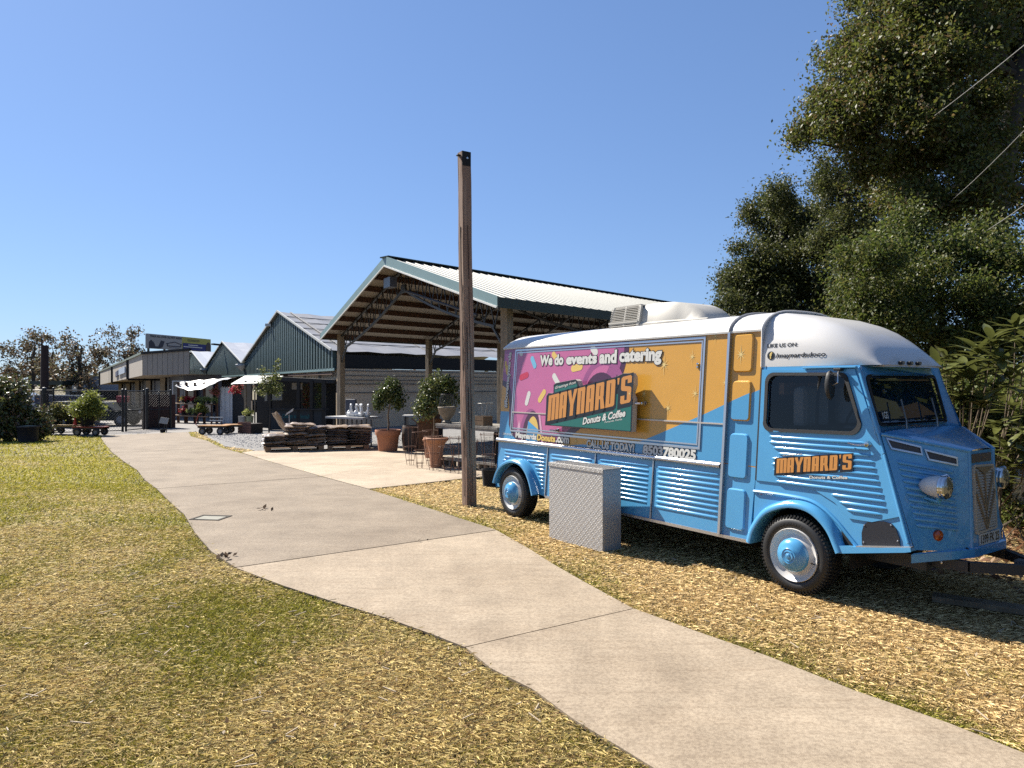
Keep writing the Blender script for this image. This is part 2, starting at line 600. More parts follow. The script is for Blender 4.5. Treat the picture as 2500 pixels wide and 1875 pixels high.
# ------------------------------------------------------------------ the lawn: blade by blade
M_grass = mat("grass_blade", (0.2, 0.2, 0.06), 0.75, attr="tint", trans=0.25, spec=0.25)
path_poly = PL + PR[::-1]
drive_poly = [(-15.95, 27.66), (-13.92, 30.52), (-13.6, 31.5), (-15.2, 36.0), (-60, 60), (-60, 36), (-19.6, 31.0), (-19.2, 28.6), (-16.3, 27.3)]
gravel_poly = [(-13.0, 29.6), (-8.8, 21.8), (-7.5, 20.4), (-7.2, 19.95), (-3.0, 21.75), (2.1, 23.8), (6, 60), (-22, 60), (-14.9, 33.0)]
def grass_colours(x, y, n, r):
    """green share of the turf by place, then a colour per blade"""
    edge_l = np.interp(y, [p[1] for p in PL], [p[0] for p in PL])
    edge_r = np.interp(y, [p[1] for p in PR], [p[0] for p in PR])
    left = x < edge_l + 0.2
    dl = np.where(left, edge_l - x, x - edge_r)
    n1 = fnoise(x, y, 0.55, 4)
    n2 = fnoise(x + 31, y + 7, 1.7, 3)
    gl = 0.52 + 0.05 * np.clip(y - 4.5, 0, 9) + (n1 - 0.5) * 1.1 + (n2 - 0.5) * 0.8
    gl += 0.03 * np.exp(-((x + 2.0) ** 2 / 1.2 + (y - 3.6) ** 2 / .8))
    gl -= 0.35 * np.exp(-((x + 0.55) ** 2 + (y - 3.9) ** 2) / 0.5)
    gl -= 0.30 * np.exp(-((x + 5.0) ** 2 / 3.0 + (y - 7.2) ** 2 / 1.2))
    gr = -0.02 + 0.75 * np.exp(-np.clip(dl, 0, 9) / 0.22) + (n1 - 0.5) * 0.9 + (n2 - 0.5) * 0.8
    gr = np.where(y > 8.6, gr + 0.18, gr)
    g_ = np.clip(np.where(left, gl, gr), 0.02, 0.98)
    t = np.clip(g_ + r.normal(0, .26, n), 0, 1)
    isg = t > r.uniform(.25, .65, n)
    tone = r.random(n)
    far = np.clip((y - 5) / 9, 0, 1)
    green = np.stack([0.14 + 0.11 * tone + 0.14 * far, 0.145 + 0.08 * tone + 0.115 * far, 0.018 + 0.012 * tone + .004 * far], 1)
    straw = np.stack([0.39 + 0.16 * tone, 0.295 + 0.13 * tone, 0.115 + 0.065 * tone], 1) * np.where(left, 1.0, 1.22)[:, None] * np.where(left[:, None], np.array([[1.0, 1.0, 1.0]]), np.array([[1.0, .95, 1.12]]))
    brown = np.stack([0.17 + 0.10 * tone, 0.105 + 0.07 * tone, 0.045 + 0.03 * tone], 1)
    dead = np.where((r.random(n) < 0.30)[:, None], brown, straw)
    k = (.25 + .75 * t)[:, None] * isg[:, None] + (.45 * t)[:, None] * (~isg)[:, None]
    return (dead * (1 - k) + green * k) * (0.98 + 0.56 * r.random(n))[:, None], isg
def scatter(y0, y1, dens, r):
    X0, X1 = -0.80 * y1 - 0.4, 0.80 * y1 + 0.4
    n = int((X1 - X0) * (y1 - y0) * dens)
    x = r.uniform(X0, X1, n)
    y = r.uniform(y0, y1, n)
    ok = np.abs(x) < 0.76 * y + 0.35
    jx = r.normal(0, .034, n)
    ok &= ~inside(x + jx, y, path_poly) & ~inside(x, y, ap) & ~inside(x, y, drive_poly) & ~inside(x, y, gravel_poly)
    ok &= ~((x > -1) & (y > 13 + 0 * x) & (x > (y - 13.72) * .87 - .28))
    # ground wholly under the truck or behind it is thinned
    qx, qy = x - 2.362, y - 5.713
    u = qx * .5677 - qy * .8233
    v = qx * .8233 + qy * .5677
    ok &= ~((u > -5) & (u < 2.0) & (v > 1.9) & (r.random(n) < 0.7))
    return x[ok], y[ok]
def blades(y0, y1, dens, length, width, r, lay=0.45):
    x, y = scatter(y0, y1, dens, r)
    n = len(x)
    col, isg = grass_colours(x, y, n, r)
    a = r.uniform(0, 2 * np.pi, n)
    L_ = length * r.uniform(.5, 1.35, n)
    W_ = width * r.uniform(.7, 1.3, n)
    flat = (~isg) & (r.random(n) < 0.90)
    tilt = np.where(flat, r.uniform(1.15, 1.5, n), r.uniform(.35, 1.3, n))
    L_ = np.where(flat, L_ * 1.15, L_ * .85)
    dx, dy = np.cos(a), np.sin(a)
    sx, sy = -dy, dx
    zb = np.vectorize(zg)(y) - 0.018 + np.where(flat, r.uniform(0, .026, n), 0)
    h1, r1 = np.cos(tilt) * L_ * .55, np.sin(tilt) * L_ * .55
    h2 = h1 + np.cos(np.minimum(tilt + .5, 1.6)) * L_ * .45
    r2 = r1 + np.sin(np.minimum(tilt + .5, 1.6)) * L_ * .45
    b0 = np.stack([x - sx * W_ / 2, y - sy * W_ / 2, zb], 1)
    b1 = np.stack([x + sx * W_ / 2, y + sy * W_ / 2, zb], 1)
    m1 = np.stack([x + dx * r1 + sx * W_ * .42, y + dy * r1 + sy * W_ * .42, zb + h1], 1)
    t1 = np.stack([x + dx * r2 - sx * W_ * .1, y + dy * r2 - sy * W_ * .1, zb + h2], 1)
    V = np.stack([b0, b1, m1, t1], 1).reshape(-1, 3)
    F = np.arange(4 * n).reshape(n, 4)
    return V, F, col
parts_, off_ = [], 0
VV, FF, CC = [], [], []
for (y0, y1, dens, ln, wd) in ((2.7, 4.2, 17000, .045, .0034), (4.2, 6.0, 11500, .046, .0042), (6.0, 8.5, 6200, .050, .0055), (8.5, 12.5, 2600, .055, .0085), (12.5, 18, 950, .065, .014), (18, 31, 260, .075, .027)):
    V_, F_, C_ = blades(y0, y1, dens, ln, wd, NR)
    VV.append(V_); FF.append(F_ + off_); CC.append(C_)
    off_ += len(V_)
gr_ = raw_mesh("grass", np.concatenate(VV), np.concatenate(FF), np.concatenate(CC), M_grass)
gr_["kind"] = "stuff"
# ================================================================== THE FOOD TRUCK
KL = 0.082
WT = 1.5
def S(x, z, l=0.0):
    return (x, KL * (z - 0.33) - l, z)
def S0(l):
    return lambda x, z: S(x, z, l)
M_blue = mat("truck_blue", (0.11, 0.42, 0.76), 0.22, coat=0.6, spec=0.5, var=0.04, scale=3)
M_blue2 = mat("wrap_blue", (0.10, 0.39, 0.70), 0.3, coat=0.3)
M_yel = mat("wrap_yellow", (0.80, 0.41, 0.055), 0.32, coat=0.3, var=0.03, scale=5)
M_pink = mat("wrap_pink", (0.64, 0.165, 0.35), 0.32, coat=0.3, var=0.04, scale=4)
M_pink2 = mat("wrap_pink_dark", (0.40, 0.10, 0.26), 0.32, coat=0.3)
M_pinkl = mat("wrap_pink_light", (0.83, 0.45, 0.60), 0.32, coat=0.3)
M_plum = mat("wrap_plum", (0.085, 0.018, 0.055), 0.32, coat=0.3)
M_white = mat("truck_white", (0.80, 0.78, 0.75), 0.4, coat=0.25)
M_ivory = mat("print_white", (0.80, 0.79, 0.74), 0.45)
M_ink = mat("print_black", (0.008, 0.010, 0.016), 0.4)
M_pyel = mat("print_pale_yellow", (0.88, 0.66, 0.22), 0.45)
M_sun = mat("print_sun_yellow", (0.87, 0.60, 0.16), 0.45)
M_red = mat("print_red", (0.62, 0.035, 0.10), 0.45)
M_sky = mat("print_sky", (0.20, 0.55, 0.78), 0.45)
M_star = mat("print_star", (0.88, 0.66, 0.26), 0.45)
M_orange = mat("print_orange", (0.70, 0.30, 0.065), 0.42)
M_teal = mat("print_teal", (0.012, 0.16, 0.125), 0.35, coat=0.3)
M_alu = mat("bright_aluminium", (0.78, 0.78, 0.80), 0.28, metal=0.85)
M_chrome = mat("chrome", (0.85, 0.85, 0.86), 0.07, metal=1.0)
M_rubber = mat("black_rubber", (0.012, 0.012, 0.013), 0.6, bump=0.1, bscale=90)
M_tyre = mat("tyre_rubber", (0.016, 0.016, 0.017), 0.55)
M_dark = mat("dark_void", (0.006, 0.006, 0.007), 0.9)
M_frame = mat("chassis_steel", (0.045, 0.045, 0.05), 0.5, metal=0.3)
M_amber = mat("amber_lens", (0.42, 0.07, 0.012), 0.18, coat=0.5)
M_grille = mat("grille_beige", (0.62, 0.56, 0.47), 0.4, coat=0.2)
M_mesh = mat("vent_mesh_grey", (0.07, 0.068, 0.075), 0.6, bump=0.1, bscale=400)
M_acw = mat("ac_plastic", (0.66, 0.62, 0.54), 0.5)
M_glass = glass_mat("smoked_glass", (0.75, 0.8, 0.85), 0.75)
M_hide = mat("cab_trim_tan", (0.60, 0.30, 0.14), 0.7)
M_seat = mat("seat_grey", (0.62, 0.56, 0.50), 0.8)

t = thing("food_truck", "blue and yellow vintage food truck with pink donut graphics and a white domed roof", "food truck",
          (2.3622, 5.7128, 0), math.atan2(-0.82326, 0.56766))
truck = t
UR, UB = -4.545, -0.848          # rear end, front of the box section
UC = -0.507                      # rear edge of the cab

# ---- shells
b = MB()   # rear wall and hidden far side
b.add([S(UR, .34), S(UR, 2.17), (UR, WT - KL * 1.84, 2.17), (UR, WT, .34)], [(3, 2, 1, 0)])
b.add([(UR, WT, .34), (UR, WT - .15, 2.17), (.3, WT - .15, 1.84), (.62, WT, .5)], [(0, 1, 2, 3)])
b.add([(-1, WT, .34), (-1, WT - .15, 2.17), (-.5, WT - .15, 2.17), (-.3, WT - .13, 1.84), (.3, WT - .13, 1.84)], [(0, 1, 2, 3, 4)])
b.add([S(UR, .34), (UR, WT, .34), (-.53, WT, .34), S(-.53, .34)], [(0, 1, 2, 3)])
b.build("body_shell", M_blue, t)
# lower side with a wheel opening cut for the rear wheel
def arc(cx, cz, r, a0, a1, n=14):
    return [(cx + r * math.cos(R(a0 + (a1 - a0) * i / n)), cz + r * math.sin(R(a0 + (a1 - a0) * i / n))) for i in range(n + 1)]
seams = [-3.453, -2.585, -1.71]
RW = (-4.06, .325)
l1 = [(UR + .04, .35)] + [p for p in arc(RW[0], RW[1], .365, 178, 4)] + [(seams[0], .35), (seams[0], .935), (UR, .935)]
b = MB()
b.prism([l1], S0(0), S0(-.03))
pan = [b.build("side_panel", M_blue, t)]
for (a, c) in ((seams[0], seams[1]), (seams[1], seams[2]), (seams[2], UB)):
    b = MB()
    b.prism([[(a + .012, .35), (c - .012, .35), (c - .012, .935), (a + .012, .935)]], S0(0.004), S0(-.03))
    pan.append(b.build("side_panel", M_blue, t))
def rib(mb, u0, u1, z, r=.012, fn=None, f0=True, f1=True):
    fn = fn or S
    n = 5
    us = [u0, u0 + min(.03, (u1 - u0) / 3), u1 - min(.03, (u1 - u0) / 3), u1]
    rr = [.02 if f0 else 1, 1, 1, .02 if f1 else 1]
    P = []
    for u, k in zip(us, rr):
        P.append([fn(u, z + r * math.cos(math.pi * i / (n - 1)) * (0.25 + .75 * k), r * .8 * math.sin(math.pi * i / (n - 1)) * k + .003) for i in range(n)])
    mb.grid([list(x) for x in zip(*P)][::-1])
rb = MB()
for z in (.835, .79):
    rib(rb, -4.40, -3.50, z)
rib(rb, -4.40, -4.25, .745)
rib(rb, -4.43, -4.33, .70)
rib(rb, -3.86, -3.50, .745)
for k, z in enumerate((.70, .655, .61, .565, .52, .475, .43)):
    rib(rb, -3.72 + .03 * k, -3.50, z)
rb.build("pressed_rib", M_blue, pan[0], smooth=True)["kind"] = "stuff"
rb = MB()
for k in range(11):
    rib(rb, -3.40, -2.64, .855 - .045 * k)
rb.build("pressed_rib", M_blue, pan[1], smooth=True)["kind"] = "stuff"
rb = MB()
for k in range(9):
    rib(rb, -2.53, -1.765, .87 - .0458 * k)
rb.build("pressed_rib", M_blue, pan[2], smooth=True)["kind"] = "stuff"
rb = MB()
for k in range(9):
    rib(rb, -1.665, -.885, .872 - .0487 * k, r=.0145)
rb.build("pressed_rib", M_blue, pan[3], smooth=True)["kind"] = "stuff"
# bright seam strips and the sill
for u in seams:
    b = MB()
    b.beam(S(u, .345, .006), S(u, .93, .006), .018, .014, up=(1, 0, 0))
    b.build("seam_strip", M_alu, t)
b = MB()
b.beam(S(-3.44, .345, .008), S(UC - .02, .335, .008), .02, .028)
b.build("sill_trim", M_alu, t)
b = MB()
b.beam(S(UB, .345, .016), S(UB, 2.165, .016), .03, .026, up=(1, 0, 0))
b.build("corner_strip", M_alu, t, smooth=True)
# belt rail: a half round moulding
b = MB()
pts = [S(UR - .015, .958, .012), S(UB - .03, .958, .012)]
b.tube(pts, .027, 10)
b.build("belt_rail", M_alu, t, smooth=True)

# ---- the printed upper side
b = MB()
b.prism([[(UR - .005, .985), (UC, .975), (UC, 2.172), (UR - .005, 2.172)]], S0(0), S0(-.03))
wrap = b.build("upper_side", M_yel, t)
def flat(loops, m, lift, name="printed_shape"):
    b_ = MB()
    b_.poly(loops, S0(lift))
    return b_.build(name, m, wrap)
flat([[(UR, .985), (-4.30, .985), (-4.30, 1.337), (UR, 1.337)]], M_blue2, .0012)
flat([[(-4.30, .985), (-3.35, .985), (-3.35, 1.10), (-3.62, 1.17), (-4.0, 1.29), (-4.30, 1.29)]], M_blue2, .0012)
flat([[(-3.05, .985), (UC + .001, .985), (UC + .001, 1.652), (-.80, 1.545), (-1.119, 1.412), (-1.715, 1.182), (-1.95, 1.098), (-2.25, 1.05), (-2.60, 1.022), (-2.85, 1.012)]], M_blue2, .0012)
donut = [(UR, 2.172), (-2.235, 2.172), (-2.24, 2.03), (-2.30, 1.85), (-2.44, 1.62), (-2.72, 1.38), (-3.10, 1.16), (-3.24, 1.06), (-3.30, .985), (-3.60, .985), (-4.06, .985), (-4.18, 1.06), (-4.26, 1.20), (-4.275, 1.45), (-4.33, 1.62), (-4.42, 1.72), (UR, 1.755)]
rim_d = [(UR, 2.1722), (-2.17, 2.1722), (-2.168, 2.03), (-2.235, 1.82), (-2.38, 1.58), (-2.66, 1.32), (-3.04, 1.10), (-3.16, 1.03), (-3.20, .985), (-4.15, .985), (-4.26, 1.05), (-4.335, 1.17), (-4.35, 1.42), (-4.39, 1.56), (-4.46, 1.65), (UR, 1.685)]
flat([rim_d], M_plum, .0018)
flat([donut], M_pink2, .0024)
def inset(lp, d):
    c = Vector((-3.4, 1.65))
    return [tuple(Vector(p) + (c - Vector(p)) * d) for p in lp]
flat([[(-4.52, 2.10), (-2.36, 2.12), (-2.42, 1.95), (-2.56, 1.72), (-2.85, 1.48), (-3.12, 1.28), (-3.36, 1.06), (-3.42, 1.0), (-3.98, 1.0), (-4.12, 1.12), (-4.17, 1.30), (-4.18, 1.52), (-4.25, 1.72), (-4.40, 1.84), (-4.52, 1.86)]], M_pink, .0030)
flat([[(-4.14, 1.10), (-4.10, 1.24), (-4.06, 1.12), (-4.03, 1.0), (-4.08, 1.0)]], M_pinkl, .0036)
def arch(cx, w, h, z0=.99):
    return [(cx - w, z0)] + [(cx - w * math.cos(math.pi * i / 16) * (1 - .12 * math.sin(math.pi * i / 16)), 1.10 + h * math.sin(math.pi * i / 16)) for i in range(17)] + [(cx + w, z0)]
flat([arch(-3.86, .215, .29)], M_pink2, .0036)
flat([arch(-3.815, .195, .262)], M_plum, .0042)
flat([arch(-3.80, .125, .195)], M_sun, .0048)
flat([[(-3.925, .99), (-3.676, .99), (-3.676, 1.135), (-3.90, 1.235)]], M_blue2, .0054)
flat([[(-3.70, 1.34), (-3.66, 1.34), (-3.56, .99), (-3.60, .99)]], M_pinkl, .0054)
flat([arc(-2.55, 1.62, .36, 165, 20) + arc(-2.55, 1.62, .29, 20, 165)], M_pink2, .0036)
flat([arc(-2.58, 1.56, .27, 180, 10)], M_plum, .0040)
def capsule(x0, z0, x1, z1, r):
    a = math.degrees(math.atan2(z1 - z0, x1 - x0))
    return arc(x1, z1, r, a - 90, a + 90, 8) + arc(x0, z0, r, a + 90, a + 270, 8)
for (x0, z0, x1, z1, r, m_) in ((-3.905, 2.02, -3.84, 1.93, .036, M_sky), (-3.075, 1.882, -2.95, 1.90, .042, M_sun), (-4.12, 1.785, -4.0, 1.815, .04, M_red),
        (-3.43, 1.795, -3.34, 1.70, .037, M_ivory), (-3.925, 1.575, -3.965, 1.46, .036, M_ivory), (-3.61, 1.60, -3.69, 1.505, .037, M_sun), (-3.47, 2.06, -3.42, 2.02, .035, M_sun),
        (-2.75, 2.10, -2.70, 2.06, .04, M_ivory), (-4.17, 2.10, -4.14, 2.09, .03, M_ivory), (-4.47, 1.93, -4.44, 1.85, .03, M_sun), (-4.5, 1.99, -4.49, 1.93, .02, M_sun)):
    flat([capsule(x0, z0, x1, z1, r)], m_, .0048, "sprinkle")
def star(cx, cz, r):
    pts_ = []
    for k in range(16):
        a = math.pi * k / 8
        q = (r if k % 4 == 0 else r * .72) if k % 2 == 0 else r * .13
        if k in (0, 8):
            q = r * .62
        if k in (4, 12):
            q = r * 1.15
        pts_.append((cx + q * math.cos(a + .02), cz + q * math.sin(a + .02)))
    return pts_
for (x, z, r) in ((-1.65, 1.894, .10), (-1.29, 1.962, .07), (-1.228, 1.61, .075), (-1.563, 1.46, .075), (-.882, 1.714, .06), (-1.025, 2.15, .07), (-1.905, 1.60, .07), (-2.95, 1.045, .05)):
    flat([star(x, z, r)], M_star, .0030, "printed_star")

def lettering(s, u0, u1, z0, z1, m_, outline=0.05, bold=.02, lift=.0062, slope=0, shear=0, parent=None, fn=None, om=None):
    text_fit(s, (u0, u1, z0, z1), fn or (lambda x, z, l: S(x, z, l)), m_, parent or wrap, "lettering", bold, outline, om or M_ink, slope, shear, lift)
lettering("We do", -3.735, -3.265, 1.925, 2.058, M_ivory, .045, .05, slope=.0)
lettering("events", -3.215, -2.665, 1.928, 2.045, M_ivory, .045, .05)
lettering("and", -2.625, -2.345, 1.925, 2.075, M_ivory, .045, .05, slope=.0)
lettering("catering", -2.305, -1.685, 1.895, 2.07, M_ivory, .045, .05)
lettering("Maynards", -4.155, -3.70, .990, 1.085, M_ivory, .045, .05, slope=-.01)
lettering("Donuts", -3.69, -3.325, 1.003, 1.085, M_sun, .045, .05)
lettering(".com", -3.315, -3.065, 1.003, 1.075, M_ivory, .045, .05)
lettering("CALL US TODAY!", -2.755, -1.995, .986, 1.076, M_ivory, .045, .05)
lettering("8503780025", -1.872, -1.175, .978, 1.078, M_ivory, .045, .05)
lettering("LEMUNAE", -4.475, -4.225, 1.028, 1.058, M_ivory, 0, 0)
# hashtag running up the rear strip
text_fit("#lovemaynards", (1.385, 2.12, 0, .10), lambda x, y, l: S(-4.37 - y + (x - 1.385) * .03, x, l), M_ivory, wrap, "lettering", .04, .035, M_ink, lift=.0062)
# ---- hatch frame and thin moulding line
def rectframe(mb, u0, u1, z0, z1, w, l0, l1):
    mb.prism([[(u0 - w, z0 - w), (u1 + w, z0 - w), (u1 + w, z1 + w), (u0 - w, z1 + w)], [(u0, z1), (u1, z1), (u1, z0), (u0, z0)]], S0(l0), S0(l1))
b = MB()
rectframe(b, -4.262, -1.155, 1.105, 2.128, .022, .009, 0)
rectframe(b, -4.235, -1.18, 1.135, 2.10, .014, .006, 0)
b.build("hatch_frame", M_alu, t)
b = MB()
b.beam(S(-4.26, 1.335, .004), S(UB - .01, 1.335, .004), .012, .014)
b.build("hatch_moulding", mat("moulding_pink", (0.80, .72, .66), .3, metal=.3), t)
b = MB()
for (u, z) in ((-1.21, 1.89), (-1.21, 1.86)):
    b.lathe([(0.0, -.014), (.012, -.012), (.014, 0)], S(u, z, .004), 10, 'y')
b.build("hatch_latch", M_chrome, t, smooth=True)

# ---- pillar with four raised panels
def rrect(u0, u1, z0, z1, r, n=4):
    return arc(u1 - r, z1 - r, r, 0, 90, n) + arc(u0 + r, z1 - r, r, 90, 180, n) + arc(u0 + r, z0 + r, r, 180, 270, n) + arc(u1 - r, z0 + r, r, 270, 360, n)
def bevelpad(mb, lp, lp_in, l):
    n = len(lp)
    mb.add([S(p[0], p[1], .002) for p in lp] + [S(p[0], p[1], l) for p in lp_in], [(i, (i + 1) % n, n + (i + 1) % n, n + i) for i in range(n)])
    mb.poly([lp_in], S0(l))
b = MB()
b.prism([[(UB, .345), (UC - .03, .335), (UC, .975), (UB, .985)]], S0(0), S0(-.03))
pl = b.build("pillar", M_blue, t)
for (z0, z1, m_) in ((1.805, 2.15, M_yel), (1.37, 1.73, None), (.862, 1.26, M_blue), (.41, .772, M_blue)):
    if m_ is not None:
        b = MB()
        bevelpad(b, rrect(-.80, -.592, z0, z1, .035), rrect(-.788, -.604, z0 + .012, z1 - .012, .028), .016)
        b.build("raised_panel", m_, t)
    else:
        zc = lambda u: 1.545 + (u + .80) * .375
        b = MB()
        bevelpad(b, rrect(-.80, -.592, z0, z1, .035), rrect(-.788, -.604, z0 + .012, z1 - .012, .028), .016)
        rp = b.build("raised_panel", M_yel, t)
        b = MB()
        b.poly([[(-.7875, 1.40), (-.77, 1.384), (-.62, 1.384), (-.6045, 1.40), (-.6045, zc(-.6)), (-.7875, zc(-.79))]], S0(.0172))
        b.build("blue_corner", M_blue2, rp)
b = MB()
b.poly([star(-.715, 1.965, .088)], S0(.0175))
b.build("printed_star", M_star, t)
b = MB()
b.prism([[(UC - .001, .87), (UC + .016, .87), (UC + .016, 1.84), (UC - .001, 1.84)]], S0(.007), S0(-.02))
b.build("door_seal", M_rubber, t)

# ---- main roof, gutter, joints
def roof_row(u, k=1.0, zr=2.176, over=.016):
    P = []
    y0, y1 = KL * 1.84 - over, WT - KL * 1.84 + over
    for i in range(17):
        a = math.pi * i / 16
        c = math.cos(a)
        e = 1 - abs(c) ** 2.6
        P.append((u, (y0 + y1) / 2 - (y1 - y0) / 2 * (abs(c) ** .8 * (1 if c > 0 else -1)), zr + .185 * k * e ** .62))
    return P
b = MB()
rows = [roof_row(UR - .02, .05), roof_row(UR - .015, .45), roof_row(UR + .03, .8), roof_row(UR + .12, .98), roof_row(UR + .3, 1.0)] + [roof_row(UR + .3 + (UC - UR - .3) * i / 6, 1.0) for i in range(1, 7)]
b.grid([[p for p in r_] for r_ in rows])
b.add([rows[0][0], rows[0][16], rows[0][8]], [(0, 1, 2)])
b.build("roof", M_white, t, smooth=True)
b = MB()
b.beam(S(UR - .02, 2.172, .010), S(UC + .01, 2.172, .010), .018, .024)
b.build("gutter", mat("gutter_white", (.74, .72, .68), .35, coat=.3), t, bevel=.004)
b = MB()
for uu in (UB, ):
    r_ = [(u_, y_ + (-.004 if i < 8 else .004), z_ + .006) for i, (u_, y_, z_) in enumerate(roof_row(uu, 1.0))]
    b.tube(r_, .014, 6)
b.build("roof_joint", mat("roof_sealer", (.35, .35, .36), .4), t, smooth=True)

# ---- the domed cab roof
dz = [(-.507, 2.345), (-.40, 2.325), (-.15, 2.275), (.03, 2.215), (.15, 2.155), (.25, 2.085), (.34, 2.01), (.42, 1.93), (.47, 1.85)]
def dome_row(u, top):
    P = []
    f = max(0.0, (u + .15) / .62)
    zb_ = 1.848
    y0 = KL * (zb_ - .33) + .0 + .13 * f ** 2.2
    y1 = WT - y0
    h = max(top - zb_, .004)
    ub = u
    for i in range(19):
        a = math.pi * i / 18
        c = math.cos(a)
        e = (1 - abs(c) ** 2.2) ** .5
        # bulge the shoulders
        sh = abs(c) ** .40
        P.append((ub, (y0 + y1) / 2 - (y1 - y0) / 2 * sh * (1 if c > 0 else -1), zb_ + h * e ** .9))
    return P
b = MB()
rows = [dome_row(u, z) for u, z in dz]
b.grid([r_ for r_ in rows])
# nose of the dome down to the windscreen header
last = rows[-1]
hd = [(.385 + .09 * math.sin(math.pi * i / 18) ** .6, last[i][1], 1.835) for i in range(19)]
b.grid([last, [(max(l_[0], h_[0]) - .006, l_[1], (l_[2] + h_[2]) / 2) for l_, h_ in zip(last, hd)], hd])
dome = b.build("cab_roof", M_white, t, smooth=True)
# step between the box roof and the dome
b = MB()
r0 = roof_row(UC, 1.0)
r_ = [(UC + .004, y_, z_ + .003) for (u_, y_, z_) in r0]
b.tube([(UC + .004, S(0, 1.85)[1], 1.85)] + [r_[0]] + r_[1:], .010, 6)
b.build("roof_step", M_white, t, smooth=True)
bb = MB()
c0 = [(UC + .001, y_, z_) for (u_, y_, z_) in r0]
bb.add([(UC + .001, S(0, 1.848)[1], 1.848)] + c0 + [(UC + .001, WT - S(0, 1.848)[1], 1.848)], [tuple(range(len(c0) + 2))])
bb.build("cab_rear_wall", M_white, t)
# marker lamps
for y_ in (.555, .69, .825):
    b = MB()
    b.box((.477, y_, 1.868), (.03, .05, .028))
    ml = b.build("marker_lamp", M_rubber, t, bevel=.006)
    b = MB()
    b.box((.492, y_, 1.868), (.01, .03, .016))
    b.build("lens", mat("marker_lens", (.35, .33, .28), .2, coat=.4) if "marker_lens" not in MATS else MATS["marker_lens"], ml)

# ---- roof lettering
from mathutils.bvhtree import BVHTree
dbvh = BVHTree.FromPolygons([tuple(v_.co) for v_ in dome.data.vertices], [tuple(p_.vertices) for p_ in dome.data.polygons])
def fnr(x, z, l):
    h_ = dbvh.ray_cast(Vector((x, -1, z)), Vector((0, 1, 0)))[0]
    return (x, (h_.y if h_ is not None else .13) - l, z)
lettering("LIKE US ON:", -.455, -.165, 2.015, 2.048, M_ink, 0, .03, lift=.003, fn=fnr, parent=dome)
lettering("/maynardsdoco", -.365, .085, 1.912, 1.962, M_ink, 0, .025, lift=.003, fn=fnr, parent=dome)
b = MB()
b.poly([arc(-.412, 1.945, .036, 0, 345, 23)], lambda x, z: fnr(x, z, .003))
b.build("printed_badge", M_ink, dome)
lettering("f", -.424, -.398, 1.917, 1.974, M_pyel, 0, .04, lift=.0055, fn=fnr, parent=dome)

# ---- cab side with window opening and wheel arch
FW = (-.085, .315)
arch_f = [(-.530, .338), (-.475, .46), (-.37, .60), (-.24, .675), (-.11, .70), (.0, .695), (.10, .655), (.20, .575), (.27, .47), (.30, .40)]
win = [(-.415, 1.40)] + arc(-.35, 1.39, .068, 180, 270, 5) + arc(.315, 1.408, .075, 275, 365, 5) + arc(.215, 1.70, .065, 10, 92, 5) + arc(-.345, 1.70, .072, 92, 180, 5)
cab_out = [(UC, .338)] + arch_f + [(.42, .46), (.80, .535), (.842, .52), (.685, .97), (.56, 1.32), (.374, 1.846), (UC, 1.848)]
cab_out = [(UC, .34), (-.505, .40), (-.475, .46), (-.37, .60), (-.24, .675), (-.11, .70), (.0, .695), (.10, .655), (.20, .575), (.27, .47), (.30, .425), (.46, .45), (.80, .50), (.835, .52), (.685, .97), (.56, 1.32), (.374, 1.846), (UC, 1.848)]
winr = win[::-1]
b = MB()
b.prism([cab_out, win], S0(0), S0(-.025))
cab = b.build("cab_side", M_blue, t)
# door skin, standing proud, with its pressed ribs
door = [(-.490, .868), (-.154, .872), (.059, .852), (.231, .775), (.350, .672), (.530, .672), (.735, .745), (.665, .97), (.535, 1.32), (.345, 1.815), (-.490, 1.825)]
b = MB()
b.prism([door, win], S0(.010), S0(-.001))
dr_ = b.build("cab_door", M_blue, t)
rb = MB()
for (u0, u1, z) in ((-.37, -.26, 1.300), (-.386, .46, 1.252), (-.383, .492, 1.206), (-.34, .515, 1.162), (-.29, .532, 1.116), (-.35, .548, 1.070), (-.35, .562, 1.023), (-.33, .577, .977), (-.316, .594, .930), (-.30, .612, .883),
        (.20, .625, .835), (.27, .639, .786), (.33, .60, .738)):
    rib(rb, u0, u1, z, .0125, fn=lambda x, zz, l: S(x, zz, l + .010))
rb.build("pressed_rib", M_blue, dr_, smooth=True)["kind"] = "stuff"
b = MB()
wo_ = [( (p[0] + .02) * 1.075 - .02, (p[1] - 1.55) * 1.12 + 1.55) for p in win]
b.prism([wo_, [(p[0], p[1]) for p in win]], S0(.022), S0(-.02))
b.build("window_gasket", M_rubber, t)
b = MB()
b.poly([win], S0(-.004))
b.build("side_window", M_glass, t)
b = MB()
b.tube([S(.05, 1.762, .0), S(.02, 1.55, -.03), S(.03, 1.34, -.02)], .012, 6)
b.build("window_channel", M_rubber, t)
# drip moulding over the door
b = MB()
b.beam(S(-.09, 1.832, .018), S(.365, 1.832, .018), .03, .014)
b.build("drip_rail", M_blue, t, bevel=.003)
b = MB()
b.beam(S(.372, 1.83, .004), S(.60, 1.18, .006), .026, .02, up=(1, 0, 0))
b.beam(S(.60, 1.18, .006), S(.80, .56, .010), .024, .02, up=(1, 0, 0))
b.build("door_pillar_trim", M_blue, t, bevel=.006)
# handle
b = MB()
b.lathe([(0, -.03), (.018, -.028), (.022, -.008), (.026, 0)], S(.478, 1.245, .010), 14, 'y')
b.tube([S(.478, 1.247, .04), S(.42, 1.238, .045), S(.36, 1.245, .045), S(.338, 1.25, .04)], .007, 8)
b.build("door_handle", M_chrome, t, smooth=True)
